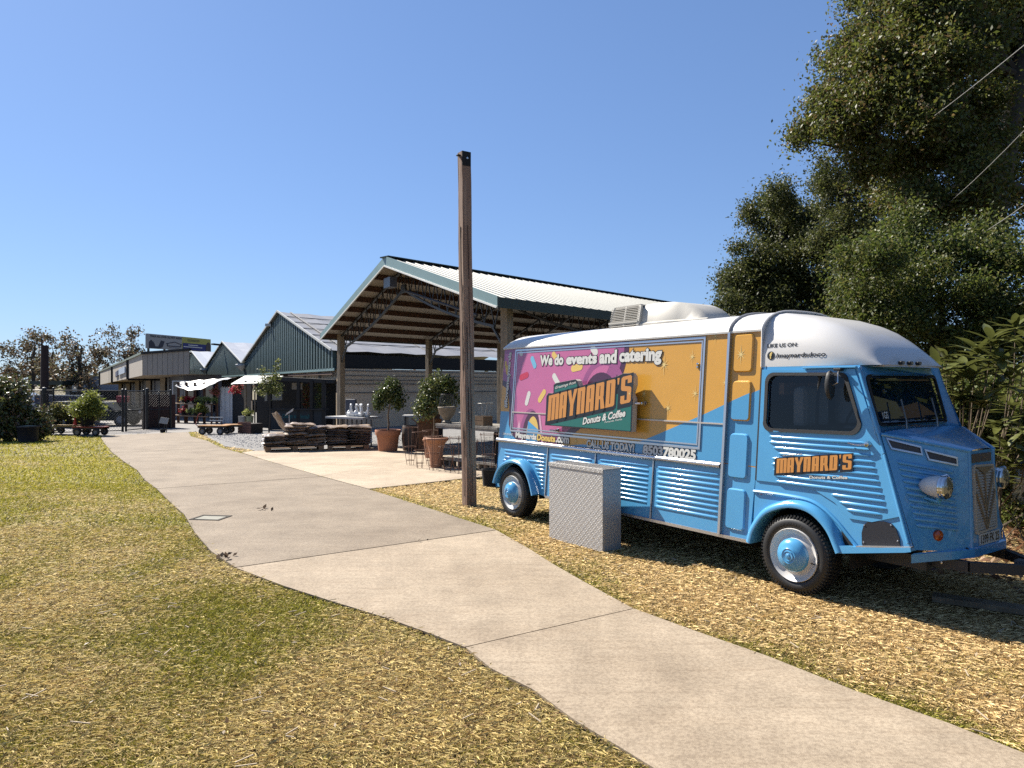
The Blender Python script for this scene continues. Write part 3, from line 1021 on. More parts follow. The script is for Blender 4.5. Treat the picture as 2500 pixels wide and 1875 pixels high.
# french style ribbon on the wing
for k, m_ in enumerate((mat("badge_navy", (.01, .03, .2), .4), M_ivory, M_red)):
    b = MB()
    b.poly([[(-.478 + k * .018, .752), (-.462 + k * .018, .752), (-.462 + k * .018, .764), (-.478 + k * .018, .764)]], S0(.008))
    b.build("badge_stripe", m_, t)

# ---- wings
def sweep(path_, prof, closed=False):
    """sweep a profile (dn outward lift, dr radial) along a 2-D path in the side plane"""
    rows = []
    m_ = len(path_)
    for i, p in enumerate(path_):
        a, c = Vector(path_[max(i - 1, 0)]), Vector(path_[min(i + 1, m_ - 1)])
        d = (c - a).normalized()
        nrm = Vector((-d.y, d.x))
        rows.append([S(p[0] + nrm.x * q[1], p[1] + nrm.y * q[1], q[0]) for q in prof])
    return rows
def smooth_path(pts_, n=6):
    out = []
    P = [Vector(p) for p in pts_]
    P = [P[0] * 2 - P[1]] + P + [P[-1] * 2 - P[-2]]
    for i in range(1, len(P) - 2):
        for k in range(n):
            s = k / n
            out.append(tuple(0.5 * ((2 * P[i]) + (-P[i - 1] + P[i + 1]) * s + (2 * P[i - 1] - 5 * P[i] + 4 * P[i + 1] - P[i + 2]) * s * s + (-P[i - 1] + 3 * P[i] - 3 * P[i + 1] + P[i + 2]) * s ** 3)))
    out.append(tuple(P[-2]))
    return out
prof = [(-.02, .052), (.004, .050), (.03, .046), (.052, .036), (.066, .020), (.070, .002), (.066, -.012), (.050, -.018), (-.10, -.018)]
fpath = smooth_path([(-.500, .338), (-.468, .455), (-.372, .595), (-.24, .672), (-.105, .704), (.02, .695), (.12, .648), (.215, .56), (.278, .45), (.300, .405)])
b = MB()
b.grid([list(x) for x in zip(*sweep(fpath, prof))][::-1])
b.build("front_wing", M_blue, t, smooth=True)
wpath = smooth_path([(-.515, .772), (-.25, .776), (.0, .764), (.14, .712), (.26, .625), (.36, .53), (.43, .465)])
b = MB()
b.grid([list(x) for x in zip(*sweep(wpath, [(-.01, .016), (.012, .012), (.020, .0), (.012, -.012), (-.01, -.03)]))][::-1])
b.build("wing_ridge", M_blue, t, smooth=True)
rpath = smooth_path([(-4.475, .40), (-4.43, .515), (-4.35, .61), (-4.22, .68), (-4.06, .712), (-3.90, .69), (-3.77, .61), (-3.68, .50), (-3.625, .40), (-3.60, .345)])
prof2 = [(-.02, .052), (.010, .048), (.05, .042), (.085, .03), (.10, .010), (.098, -.012), (.08, -.020), (-.10, -.020)]
b = MB()
b.grid([list(x) for x in zip(*sweep(rpath, prof2))][::-1])
b.build("rear_wing", M_blue, t, smooth=True)
for (cu, cz, y1) in ((FW[0], FW[1], .5), (RW[0], RW[1], .5)):
    b = MB()
    pa = arc(cu, cz, .44, -5, 185, 12)
    b.add([(p[0], .03, p[1]) for p in pa] + [(p[0], y1, p[1]) for p in pa], [(i, i + 1, i + 14, i + 13) for i in range(12)])
    b.add([(p[0], y1, p[1]) for p in pa], [tuple(range(13))])
    b.build("wheel_well", M_dark, t)

# ---- wheels
def wheel(u, z, R_=.315, n0=-.035):
    w = .19
    b_ = MB()
    prof_ = [(.205, .02), (.222, -.004), (.25, -.012), (.28, -.010), (R_ - .012, .012), (R_ - .004, .035), (R_ - .004, w - .02), (R_ - .02, w), (.2, w)]
    b_.lathe(prof_, (u, n0, z), 48, 'y')
    wh = b_.build("wheel", M_tyre, t, smooth=True)
    b_ = MB()
    for k in range(64):
        a = 2 * math.pi * k / 64
        for (y_, dy) in ((.012, .045), (.075, .04), (.13, .04)):
            aa = a + (.049 if y_ == .075 else 0)
            c_ = Vector((math.cos(aa), 0, math.sin(aa)))
            tt = Vector((-math.sin(aa), 0, math.cos(aa)))
            p_ = Vector((u, n0 + y_ + dy / 2, z)) + c_ * (R_ - .004)
            b_.box(p_, (1, 1, 1), ax=Matrix((c_ * .018, Vector((0, dy, 0)), tt * .0165)).transposed())
        c_ = Vector((math.cos(a), 0, math.sin(a)))
        tt = Vector((-math.sin(a), 0, math.cos(a)))
        b_.box(Vector((u, n0 + .006, z)) + c_ * (R_ - .020), (1, 1, 1), ax=Matrix((c_ * .026, Vector((0, .016, 0)), tt * .014)).transposed())
    b_.build("tread", M_tyre, wh)["kind"] = "stuff"
    b_ = MB()
    b_.lathe([(.0, -.004), (.13, -.004), (.145, .012), (.165, .022), (.188, .014), (.200, -.006), (.212, -.014), (.216, -.006), (.212, .02)][::-1], (u, n0, z), 48, 'y', flip=True)
    b_.build("rim", M_white, wh, smooth=True)
    b_ = MB()
    b_.lathe([(.136, .008), (.134, -.022), (.12, -.045), (.09, -.062), (.066, -.069), (.060, -.075), (.050, -.071), (.046, -.071), (.040, -.080), (.030, -.077), (.022, -.077), (.016, -.085), (.001, -.087)], (u, n0, z), 40, 'y')
    b_.build("hub_cap", M_blue, wh, smooth=True)
    b_ = MB()
    b_.beam((u + .158, n0 - .006, z - .035), (u + .195, n0 - .012, z - .037), .008, .008)
    b_.build("valve", M_rubber, wh)
    text_fit("UNIROYAL", (-.12, .12, 0, .02), lambda x, y, l: (u + (.265 - .02 + y) * math.sin(x / .25), n0 - .0135 - l, z + (.265 - .02 + y) * math.cos(x / .25)), mat("tyre_letters", (.035, .035, .037), .5) if "tyre_letters" not in MATS else MATS["tyre_letters"], wh, "lettering", .01, 0, lift=0.0)
    return wh
wheel(FW[0], .313)
wheel(RW[0] - .05, .313, n0=-.03)
b = MB()
b.lathe([(.0, .0), (.20, 0), (.31, .01), (.31, .19), (.2, .2)], (FW[0], WT - .2, .313), 24, 'y')
b.build("far_wheel", M_tyre, t)
b = MB()
b.lathe([(.0, .0), (.20, 0), (.31, .01), (.31, .19), (.2, .2)], (RW[0] - .05, WT - .2, .313), 24, 'y')
b.build("far_wheel", M_tyre, t)

# ---- nose: ruled side, flat front, sloping bonnet
e1 = lambda s: Vector((.565 + .275 * s, .082 - .066 * s, 1.325 - .80 * s))
e2 = lambda s: Vector((.972 + .018 * s, .545, 1.205 - .74 * s))
def nose(s, q, l=0.0):
    """s: 0 pillar .. 1 front edge, q: 0 top .. 1 bottom"""
    a, c = e1(q), e2(q)
    p = a.lerp(c, s)
    d = (c - a).normalized()
    n_ = Vector((d.y, -d.x, 0)).normalized()
    return tuple(p + n_ * l)
YC = .745
def mir(p):
    return (p[0], 2 * YC - p[1], p[2])
b = MB()
G = [[nose(j / 8, i / 8) for j in range(9)] for i in range(9)]
b.grid(G[::-1])
b.grid([[mir(p) for p in r_] for r_ in G])
b.build("nose_side", M_blue, t)
# nose side ribs, grilles, lamps
rb = MB()
for k in range(11):
    q = .235 + .055 * k
    s0 = .10 + .03 * k * .1
    rib(rb, s0, .80, q, .017, fn=lambda x, zz, l: nose(x, zz, l * .9))
rb.build("pressed_rib", M_blue, t, smooth=True)["kind"] = "stuff"
def nloop(u0, u1, zt0, zt1, zb0, zb1):
    """side grille corners in (s,q)"""
    return [(u0, zb0), (u1, zb1), (u1, zt1), (u0, zt0)]
for (s0, s1, q0, q1) in ((.05, .43, .035, .115), (.48, .84, .075, .155)):
    b = MB()
    fr = lambda d: [(s0 + .004 - d, q0 - d * 1.1), (s1 + d, q0 + .018 - d * 1.1), (s1 + d * .9, q1 + d * 1.1), (s0 + .03 - d, q1 - .004 + d * 1.1)][::-1]
    b.prism([fr(.012), fr(-.004)[::-1]], lambda x, y: nose(x, y, .012), lambda x, y: nose(x, y, -.002))
    vf = b.build("side_vent", M_alu, t)
    b = MB()
    b.poly([fr(-.003)], lambda x, y: nose(x, y, .003))
    b.build("vent_mesh", M_mesh, vf)
# bonnet
b = MB()
top = []
for i in range(9):
    s = i / 8
    a, c = e1(0).lerp(e2(0), s), None
    y0 = a.y + .02
    row = []
    for j in range(9):
        w_ = j / 8
        row.append((a.x + .0, y0 + (2 * YC - 2 * y0) * w_, a.z + .018 * math.sin(math.pi * w_) ** .5 * (1 - .3 * s) + .012 * (1 - s)))
    top.append(row)
b.grid(top)
b.build("bonnet", M_blue, t, smooth=True)
b = MB()
b.tube([nose(i / 8, 0, .0) for i in range(9)], .014, 8)
b.tube([mir(nose(i / 8, 0, .0)) for i in range(9)], .014, 8)
b.tube([nose(1, i / 8, -.004) for i in range(9)], .014, 8)
b.tube([mir(nose(1, i / 8, -.004)) for i in range(9)], .014, 8)
b.build("nose_edge", M_blue, t, smooth=True)
# front panel, widening towards the bottom
fz = lambda y, z, l=0.0: (.972 + .018 * (1.205 - z) / .74 + l, y, z)
b = MB()
b.poly([[(.545, .465), (1.055, .465), (.945, 1.205), (.545, 1.205)]], lambda y, z: fz(y, z))
b.add([fz(.945, 1.205), fz(1.055, .465), mir(nose(.9, 1)), mir(nose(.9, 0))], [(0, 1, 2, 3)])
b.build("nose_front", M_blue, t)
# upper twin intake
for (y0, y1) in ((.570, .722), (.738, .890)):
    b = MB()
    b.prism([[(y0, 1.118), (y1, 1.118), (y1, 1.182), (y0, 1.182)]], lambda y, z: fz(y, z, .006), lambda y, z: fz(y, z, -.002))
    b.build("intake_mesh", mat("intake_brown", (.17, .13, .10), .6, bump=.6, bscale=300) if "intake_brown" not in MATS else MATS["intake_brown"], t)
# grille with slats and double chevron
gl = [(.600, .60), (.935, .61), (.905, 1.085), (.580, 1.095)]
def gpt(a, c, l=0.0):
    y = (gl[0][0] + (gl[3][0] - gl[0][0]) * c) * (1 - a) + (gl[1][0] + (gl[2][0] - gl[1][0]) * c) * a
    z = (gl[0][1] + (gl[3][1] - gl[0][1]) * c) * (1 - a) + (gl[1][1] + (gl[2][1] - gl[1][1]) * c) * a
    return fz(y, z, l)
b = MB()
rr = lambda m_: rrect(0 + m_, 1 - m_, 0 + m_ * .6, 1 - m_ * .6, .06)
b.prism([rr(-.03), rr(.03)[::-1]], lambda a, c: gpt(a, c, .016), lambda a, c: gpt(a, c, -.002))
gr = b.build("grille_frame", M_grille, t)
b = MB()
b.poly([rr(.0)], lambda a, c: gpt(a, c, .002))
b.build("grille_back", M_dark, gr)
for k in range(22):
    c0, c1 = .03 + k * .0428, .03 + k * .0428 + .034
    b = MB()
    b.add([gpt(.03, c0, .016), gpt(.97, c0, .016), gpt(.97, c1, .005), gpt(.03, c1, .005), gpt(.03, c0, .003), gpt(.97, c0, .003)], [(0, 1, 2, 3), (4, 5, 1, 0)])
    b.build("slat", M_grille, gr)
M_vee = mat("chevron_olive", (.30, .23, .15), .45)
b = MB()
for (x0, z0, x1, z1, w_) in ((.5, .03, .03, .60, .05), (.5, .03, .97, .60, .05), (.5, .30, .05, .90, .05), (.5, .30, .95, .90, .05), (.5, .04, .5, .95, .035)):
    d = (Vector((x1, z1)) - Vector((x0, z0))).normalized()
    nn = Vector((-d.y, d.x)) * w_ / 2
    nn.y *= .7
    b.prism([[(x0 - nn.x, z0 - nn.y), (x0 + nn.x, z0 + nn.y), (x1 + nn.x, z1 + nn.y), (x1 - nn.x, z1 - nn.y)][::-1]], lambda a, c: gpt(a, c, .022), lambda a, c: gpt(a, c, .008))
b.build("chevron", M_vee, gr)
b = MB()
b.poly([[(.08, .985), (.5, .86), (.92, .985)][::1]], lambda a, c: gpt(a, c, .021))
b.build("chevron_cap", M_vee, gr)
# plate
b = MB()
b.prism([[(.655, .502), (.985, .502), (.985, .588), (.655, .588)]], lambda y, z: fz(y, z, .012), lambda y, z: fz(y, z, .001))
pt = b.build("number_plate", mat("plate_white", (.72, .71, .66), .4), t)
text_fit("1399 FK 25", (.667, .973, .512, .578), lambda y, z, l: fz(y, z, .012 + l), M_ink, pt, "lettering", .015)
# headlamps
def headlamp(y_s):
    c = Vector((.945, .225, .962))
    b_ = MB()
    b_.lathe([(.002, -.175), (.03, -.165), (.055, -.135), (.07, -.095), (.078, -.05), (.079, -.012)], c, 28, 'x')
    o_ = b_.build("headlamp", M_white, t, smooth=True)
    b_ = MB()
    b_.lathe([(.080, -.020), (.084, -.016), (.084, -.004), (.080, .0), (.080, .004), (.084, .008), (.084, .018), (.076, .026), (.072, .024)], c, 28, 'x')
    b_.build("lamp_rim", M_chrome, o_, smooth=True)
    b_ = MB()
    b_.lathe([(.073, .022), (.06, .034), (.035, .042), (.001, .046)], c, 28, 'x')
    b_.build("lamp_glass", mat("lamp_lens", (.5, .48, .44), .06, metal=.75) if "lamp_lens" not in MATS else MATS["lamp_lens"], o_, smooth=True)
    b_ = MB()
    b_.tube([c + Vector((-.04, .0, -.07)), c + Vector((-.05, .02, -.11)), c + Vector((-.09, .06, -.115))], .018, 8)
    b_.tube([c + Vector((-.05, .01, -.108)), c + Vector((-.17, -.005, -.085))], .012, 8)
    b_.build("lamp_bracket", M_blue, o_, smooth=True)
    b_ = MB()
    b_.tube([c + Vector((-.02, 0, .078)), c + Vector((.02, 0, .092)), c + Vector((.03, 0, .08))], .006, 6)
    b_.build("rim_clip", M_chrome, o_)
    if y_s:
        for q in [o_] + list(o_.children):
            for v_ in q.data.vertices:
                v_.co.y = 2 * YC - v_.co.y - .10
            q.data.flip_normals()
headlamp(0)
headlamp(1)
b = MB()
c = Vector(nose(.44, .86, .0))
d_ = Vector(nose(1, .86)) - Vector(nose(0, .86))
ang = math.atan2(d_.y, d_.x)
b.lathe([(.040, 0), (.038, -.016), (.024, -.024), (.012, -.026), (.008, -.020), (.001, -.021)], (0, 0, 0), 22, 'y')
b.v = [tuple(c + Matrix.Rotation(ang, 3, 'Z') @ Vector(p)) for p in b.v]
b.build("indicator_lamp", M_amber, t, smooth=True)
b = MB()
c = Vector(nose(.90, .97, .004))
b.lathe([(.013, 0), (.010, -.010), (.001, -.012)], (0, 0, 0), 12, 'y')
b.v = [tuple(c + Matrix.Rotation(ang, 3, 'Z') @ Vector(p)) for p in b.v]
b.build("bolt", M_rubber, t, smooth=True)
# lower skirt round the nose
b = MB()
sk = [Vector((.835, .016, 0)), Vector((.992, .548, 0)), Vector((.992, 1.06, 0)), Vector((.835, 1.474, 0))]
o3 = [(.83, -.012), (1.012, .535), (1.012, 1.075), (.83, 1.50)]
b.grid([[(x, y, .500) for x, y in ((.835, .016), (.992, .548), (.992, 1.06), (.835, 1.474))], [(x, y, .492) for x, y in o3], [(x, y, .432) for x, y in o3], [(x - .02, y, .428) for x, y in o3]][::-1])
b.build("skirt", M_blue, t)
# step plate and black kick panel
b = MB()
b.prism([[(.300, .402), (.80, .505), (.842, .518), (.835, .545), (.62, .505), (.45, .478), (.30, .462)]], S0(.055), S0(-.02))
b.build("step_plate", M_blue, t, bevel=.006)
b = MB()
b.beam(S(.44, .480, .030), S(.835, .546, .020), .05, .008)
b.build("step_edge", M_alu, t)
vb = [(.462, .490), (.740, .535), (.735, .585), (.705, .655), (.675, .682), (.62, .690), (.50, .672), (.468, .640), (.455, .58)]
b = MB()
b.prism([vb], S0(.008), S0(-.004))
kp = b.build("kick_panel", mat("kick_mesh_black", (.012, .012, .018), .45, bump=.15, bscale=300), t)
b = MB()
for (u, z) in ((.475, .64), (.672, .672), (.725, .568), (.475, .515)):
    b.lathe([(.007, 0), (.005, -.005), (.0005, -.006)], S(u, z, .008), 8, 'y')
b.build("rivet", M_alu, kp)
vb2 = [(.285, .60), (.33, .565), (.385, .50), (.40, .47), (.335, .455), (.312, .50)]
b = MB()
b.prism([vb2[::-1]], S0(.006), S0(-.004))
b.build("wing_recess", M_dark, t)

# ---- windscreen and cab front
def wsc(y, z, l=0.0):
    f = (1.845 - z) / .50
    edge = abs(y - .745) / .62
    return (.395 + .13 * f - .05 * max(0, edge) ** 4 + l, y, z)
b = MB()
fo = [(.145, 1.845), (1.345, 1.845), (1.40, 1.322), (.09, 1.322)][::-1]
pane = rrect(.195, 1.295, 1.385, 1.768, .045)
def densify(lp, k=6):
    out = []
    for i in range(len(lp)):
        a, c = Vector(lp[i]), Vector(lp[(i + 1) % len(lp)])
        m_ = max(1, int((c - a).length / .12))
        out += [tuple(a.lerp(c, j / m_)) for j in range(m_)]
    return out
b.prism([densify(fo), densify(pane)], lambda y, z: wsc(y, z), lambda y, z: wsc(y, z, -.02))
b.build("cab_front", M_blue, t)
b = MB()
# pillar corner between side and front
for i in range(9):
    pass
pc = []
for i in range(9):
    z = 1.322 + (1.845 - 1.322) * i / 8
    f = (1.845 - z) / .523
    a = Vector(S(.374 + .186 * f, z))
    c = Vector(wsc(.145 - .055 * f, z))
    mid = (a + c) / 2 + Vector((.018, -.018, 0))
    pc.append([a, mid, c])
b.grid(pc)
b.build("cab_corner", M_blue, t, smooth=True)
b = MB()
b.grid([[Vector(mir(p)) for p in r_][::-1] for r_ in pc])
b.build("cab_corner", M_blue, t, smooth=True)
b = MB()
pi_ = rrect(.212, 1.278, 1.402, 1.75, .04)
b.prism([densify(rrect(.188, 1.302, 1.377, 1.776, .05)), densify(pi_)], lambda y, z: wsc(y, z, .008), lambda y, z: wsc(y, z, -.01))
b.build("windscreen_gasket", M_rubber, t)
b = MB()
b.poly([densify(pi_)], lambda y, z: wsc(y, z, -.004))
b.build("windscreen", M_glass, t)
for (y_, z0) in ((.50, 1.36), (1.00, 1.365)):
    b = MB()
    b.tube([wsc(y_, z0 - .02, .02), wsc(y_ + .005, z0 + .06, .035)], .011, 6, r1=.006)
    b.tube([wsc(y_ + .003, z0 + .03, .034), wsc(y_ + .02, z0 + .22, .028)], .006, 5)
    b.build("wiper", mat("wiper_grey", (.30, .32, .34), .35, metal=.6) if "wiper_grey" not in MATS else MATS["wiper_grey"], t)
b = MB()
b.poly([[(.255, 1.425), (.335, 1.425), (.335, 1.495), (.255, 1.495)]], lambda y, z: wsc(y, z, .003))
sk_ = b.build("sticker", M_ink, t)
text_fit("1GS", (.262, .328, 1.433, 1.487), lambda y, z, l: wsc(y, z, .0035 + l), M_ivory, sk_, "lettering", .02)
# cab interior
b = MB()
b.box((-.02, .75, 1.0), (.9, 1.25, .7))
b.build("cab_floor", mat("cab_black", (.015, .014, .014), .9), t)
b = MB()
b.add([(-.46, .12, 1.3), (-.46, 1.38, 1.3), (-.46, 1.38, 1.86), (-.46, .12, 1.86)], [(0, 1, 2, 3)])
b.build("cab_partition", mat("partition_brown", (.20, .10, .05), .7), t)
b = MB()
b.box((-.36, .75, 1.66), (.05, 1.1, .10))
b.build("wooden_shelf", M_hide, t)
for y_ in (.42, 1.05):
    b = MB()
    b.box((-.22, y_, 1.50), (.12, .40, .36))
    b.build("cab_seat", M_seat, t, bevel=.05)
b = MB()
b.box((.33, .75, 1.345), (.28, 1.1, .05))
b.build("dashboard", mat("dash_grey", (.20, .19, .18), .7), t, bevel=.02)
b = MB()
ring = [(.20 + .05 * math.sin(k / 16 * 6.2832), .40 + .14 * math.cos(k / 16 * 6.2832), 1.42 + .12 * math.sin(k / 16 * 6.2832)) for k in range(17)]
b.tube(ring, .010, 6, cap=False)
b.build("steering_wheel", M_rubber, t)
# mirror
b = MB()
b.box(S(.225, 1.815, .03), (.06, .05, .022))
b.build("mirror_mount", M_rubber, t, bevel=.004)
b = MB()
b.tube([S(.235, 1.81, .03), S(.24, 1.79, .06), S(.275, 1.775, .12), S(.28, 1.71, .13), S(.235, 1.69, .12)], .006, 6)
b.build("mirror_arm", M_alu, t)
b = MB()
b.lathe([(.001, -.035), (.04, -.032), (.062, -.018), (.066, 0), (.06, .012), (.001, .014)], (0, 0, 0), 18, 'x')
b.v = [(p[0] * 1.0, p[1] * .75, p[2] * 1.75) for p in b.v]
o_ = S(.225, 1.69, .13)
b.v = [(p[0] + o_[0], p[1] + o_[1], p[2] + o_[2]) for p in b.v]
b.build("wing_mirror", M_rubber, t, smooth=True)
# door lettering
fd_ = lambda x, z, l: S(x, z, l + .0235)

# ---- condensed poster lettering: bars with rounded heads
def deco_word(rect, fn, m_, om, parent, slope, slope_top, lift, grow):
    """MAYNARD'S in tall condensed block letters; baseline and top line both rise."""
    u0, u1, zb, zt = rect
    def mp(x, y, l):
        u = u0 + (u1 - u0) * x
        lo = zb + slope * (u - u0)
        hi = zt + slope_top * (u - u0)
        return fn(u, lo + (hi - lo) * y, l)
    def R_(x0, x1, y0, y1):
        return [(x0, y0), (x1, y0), (x1, y1), (x0, y1)]
    def head(x0, x1, y0, y1, r):
        return [(x0, y0), (x1, y0), (x1, y1 - .05), (x1 - r, y1), (x0 + r, y1), (x0, y1 - .05)]
    s = .042
    g_ = .009
    def bar_m(x):
        return [[(x, 0), (x + s, 0), (x + s, .88), (x + s + g_, .88), (x + s + g_, 0), (x + 2 * s + g_, 0), (x + 2 * s + g_, .88), (x + 2 * s + 2 * g_, .88), (x + 2 * s + 2 * g_, 0), (x + 3 * s + 2 * g_, 0), (x + 3 * s + 2 * g_, .94), (x + 3 * s + g_, 1), (x, 1)]]
    def bar_n(x, w=None):
        return [[(x, 0), (x + s, 0), (x + s, .86), (x + s + g_, .86), (x + s + g_, 0), (x + 2 * s + g_, 0), (x + 2 * s + g_, .94), (x + 2 * s, 1), (x, 1)]]
    def bar_a(x):
        return [[(x, 0), (x + s, 0), (x + s, .36), (x + s + g_, .36), (x + s + g_, 0), (x + 2 * s + g_, 0), (x + 2 * s + g_, .95), (x + 2 * s, 1), (x + .012, 1), (x, .95)], [(x + s, .48), (x + s, .88), (x + s + g_, .88), (x + s + g_, .48)]]
    def bar_y(x):
        return [[(x + .040, 0), (x + .040 + s, 0), (x + .040 + s, .42), (x + .122, 1), (x + .080, 1), (x + .061, .62), (x + .042, 1), (x, 1), (x + .040, .42)]]
    def bar_r(x):
        return [[(x, 0), (x + s, 0), (x + s, .38), (x + s + .012, .38), (x + .066, 0), (x + .112, 0), (x + 2 * s + .006, .42), (x + 2 * s + g_, .50), (x + 2 * s + g_, .95), (x + 2 * s, 1), (x, 1)], [(x + s, .50), (x + s, .88), (x + s + g_, .88), (x + s + g_, .50)]]
    def bar_d(x):
        return [[(x, 0), (x + 2 * s, 0), (x + 2 * s + .014, .06), (x + 2 * s + .014, .94), (x + 2 * s, 1), (x, 1)], [(x + s, .12), (x + s, .88), (x + s + .010, .88), (x + s + .010, .12)]]
    def bar_s(x):
        w = .110
        return [[(x, .06), (x + .012, 0), (x + w - .012, 0), (x + w, .06), (x + w, .52), (x + w - .012, .58), (x + s, .64), (x + s, .87), (x + w - s, .87), (x + w - s, .72), (x + w, .72), (x + w, .94), (x + w - .014, 1), (x + .014, 1), (x, .94), (x, .56), (x + .012, .49), (x + w - s, .43), (x + w - s, .12), (x + s, .12), (x + s, .30), (x, .30)]]
    def apo(x):
        return [[(x + .006, .76), (x + .020, .76), (x + .024, 1), (x, 1)]]
    letters = [bar_m(0), bar_a(.152), bar_y(.252), bar_n(.378), bar_a(.488), bar_r(.598), bar_d(.718), apo(.835), bar_s(.880)]
    sc = 1.0 / .990
    # dark drop shadow and outline, as one flat printed shape per letter
    bo = MB()
    for L_ in letters:
        xs_ = [p[0] for p in L_[0]]
        x0, x1 = min(xs_), max(xs_)
        lp = [(p[0] * sc, p[1]) for p in L_[0]]
        c_ = Vector(((x0 + x1) / 2 * sc, .5))
        big = [(c_.x + (p[0] - c_.x) * (1 + grow / ((x1 - x0) / 2)), c_.y + (p[1] - .5) * 1.14) for p in [(x0 * sc, -.02), (x1 * sc, -.02), (x1 * sc, 1.0), (x0 * sc, 1.0)]]
        if x1 - x0 < .03:
            big = [(x0 - .008, .70), (x1 + .008, .70), (x1 + .008, 1.06), (x0 - .008, 1.06)]
        bo.poly([big], lambda x, y: mp(x, y, lift))
        bo.poly([[(p[0] - .014, p[1] - .06) for p in big]], lambda x, y: mp(x, y, lift - .0004))
    bo.build("lettering_shadow", om, parent)
    bl = MB()
    for L_ in letters:
        bl.poly([[(p[0] * sc, p[1]) for p in lp][::(1 if i == 0 else 1)] for i, lp in enumerate(L_)], lambda x, y: mp(x, y, lift + .0012))
    bl.build("lettering", m_, parent)

# ---- the sign board on its brackets
sgn = [(-3.385, 1.208), (-1.926, 1.209), (-1.935, 1.54), (-1.972, 1.60), (-1.940, 1.69), (-1.950, 1.775), (-1.985, 1.812), (-2.10, 1.812), (-2.20, 1.78), (-2.572, 1.694), (-2.80, 1.668), (-2.835, 1.735), (-2.875, 1.755), (-3.234, 1.711), (-3.275, 1.690), (-3.268, 1.592), (-3.365, 1.592), (-3.400, 1.555)]
SL = .125
b = MB()
b.prism([sgn], S0(SL), S0(SL - .062))
sb = b.build("sign_board", mat("sign_edge", (.66, .60, .52), .5), t)
def grow_loop(lp, d):
    n_ = len(lp)
    out = []
    for i in range(n_):
        a, p, c = Vector(lp[i - 1]), Vector(lp[i]), Vector(lp[(i + 1) % n_])
        n1 = (p - a).normalized()
        n2 = (c - p).normalized()
        nn = Vector((n1.y + n2.y, -n1.x - n2.x))
        if nn.length < 1e-6:
            nn = Vector((n1.y, -n1.x))
        nn.normalize()
        out.append(tuple(p + nn * d))
    return out
b = MB()
b.poly([grow_loop(sgn, -.002)], S0(SL + .001))
b.build("sign_border", M_ink, sb)
b = MB()
b.poly([[(-3.372, 1.218), (-1.945, 1.218), (-1.955, 1.53), (-2.0, 1.56), (-2.30, 1.62), (-2.60, 1.672), (-2.83, 1.655), (-2.855, 1.722), (-3.22, 1.682), (-3.25, 1.66), (-3.24, 1.572), (-3.372, 1.552)]], S0(SL + .002))
b.build("sign_face", M_teal, sb)
fs_ = lambda x, z, l: S(x, z, SL + l)
deco_word((-3.345, -1.965, 1.258, 1.560), fs_, M_orange, M_ink, sb, .185, .172, .0034, .016)
text_fit("Greetings from", (-3.235, -2.86, 1.628, 1.672), fs_, M_ivory, sb, "lettering", .012, .05, M_ink, .18, .35, .0034)
text_fit("Donuts & Coffee", (-2.70, -2.03, 1.245, 1.325), fs_, M_ivory, sb, "lettering", .035, .05, M_ink, .175, .15, .0034)
text_fit("Pensacola, Florida", (-2.34, -2.075, 1.278, 1.300), fs_, M_ivory, sb, "lettering", .005, 0, None, .17, .1, .0034)
b = MB()
b.poly([star(-1.985, 1.60, .04)], S0(SL + .006))
b.build("printed_star", M_star, sb)
for (u, z) in ((-1.90, 1.50), (-3.30, 1.15)):
    b = MB()
    b.tube([S(u - .03, z, SL - .03), S(u + .02, z, SL - .045), S(u + .03, z, .01)], .010, 8)
    b.lathe([(.001, -.014), (.022, -.012), (.024, .0)], S(u + .03, z, .012), 12, 'y')
    b.lathe([(.001, -.02), (.014, -.018), (.016, .01)], S(u + .03, z, .05), 10, 'y')
    b.build("sign_bracket", M_chrome, sb, smooth=True)

# door copy of the logo
lettering("Greetings from", -.235, -.06, 1.095, 1.112, M_ivory, .05, .01, slope=.15, shear=.3, lift=.0, parent=dr_, fn=fd_)
deco_word((-.290, .362, .950, 1.072), fd_, M_orange, M_ink, dr_, .148, .14, .0, .018)
lettering("Donuts & Coffee", .015, .335, .938, .962, M_ivory, .05, .03, slope=.10, lift=.0, parent=dr_, fn=fd_)

# ---- roof air conditioner
b = MB()
def acrow(u, zt, y0, y1, zb_=2.30):
    return [(u, y0 - .03, zb_), (u, y0 - .025, zb_ + .06), (u, y0, zb_ + .075), (u, y0 + .03, zt - .04), (u, y0 + .07, zt), (u, y1 - .07, zt), (u, y1 - .03, zt - .04), (u, y1, zb_ + .06), (u, y1 + .03, zb_)]
rows = [acrow(-2.28, 2.565, .41, 1.09), acrow(-2.24, 2.575, .42, 1.08), acrow(-2.05, 2.578, .42, 1.08), acrow(-1.86, 2.572, .43, 1.07), acrow(-1.78, 2.56, .455, 1.045), acrow(-1.70, 2.538, .47, 1.03), acrow(-1.62, 2.505, .48, 1.02), acrow(-1.54, 2.46, .49, 1.01), acrow(-1.47, 2.40, .50, 1.0), acrow(-1.425, 2.34, .52, .98)]
b.grid(rows)
b.add(rows[-1], [tuple(range(9))])
ac = b.build("air_conditioner", M_acw, t, smooth=True)
b = MB()
b.box((-2.5, .75, 2.43), (.42, .62, .26))
b.build("ac_core", M_dark, ac)
for k in range(12):
    z = 2.335 + k * .0195
    y = .385 + max(0, k - 2) * .0042
    b = MB()
    b.box((-2.505, y, z), (.45, .02, .0095))
    b.box((-2.73 + .004 * max(0, k - 4), y + .34, z), (.02, .66, .0095))
    b.build("slat", M_acw, ac)
b = MB()
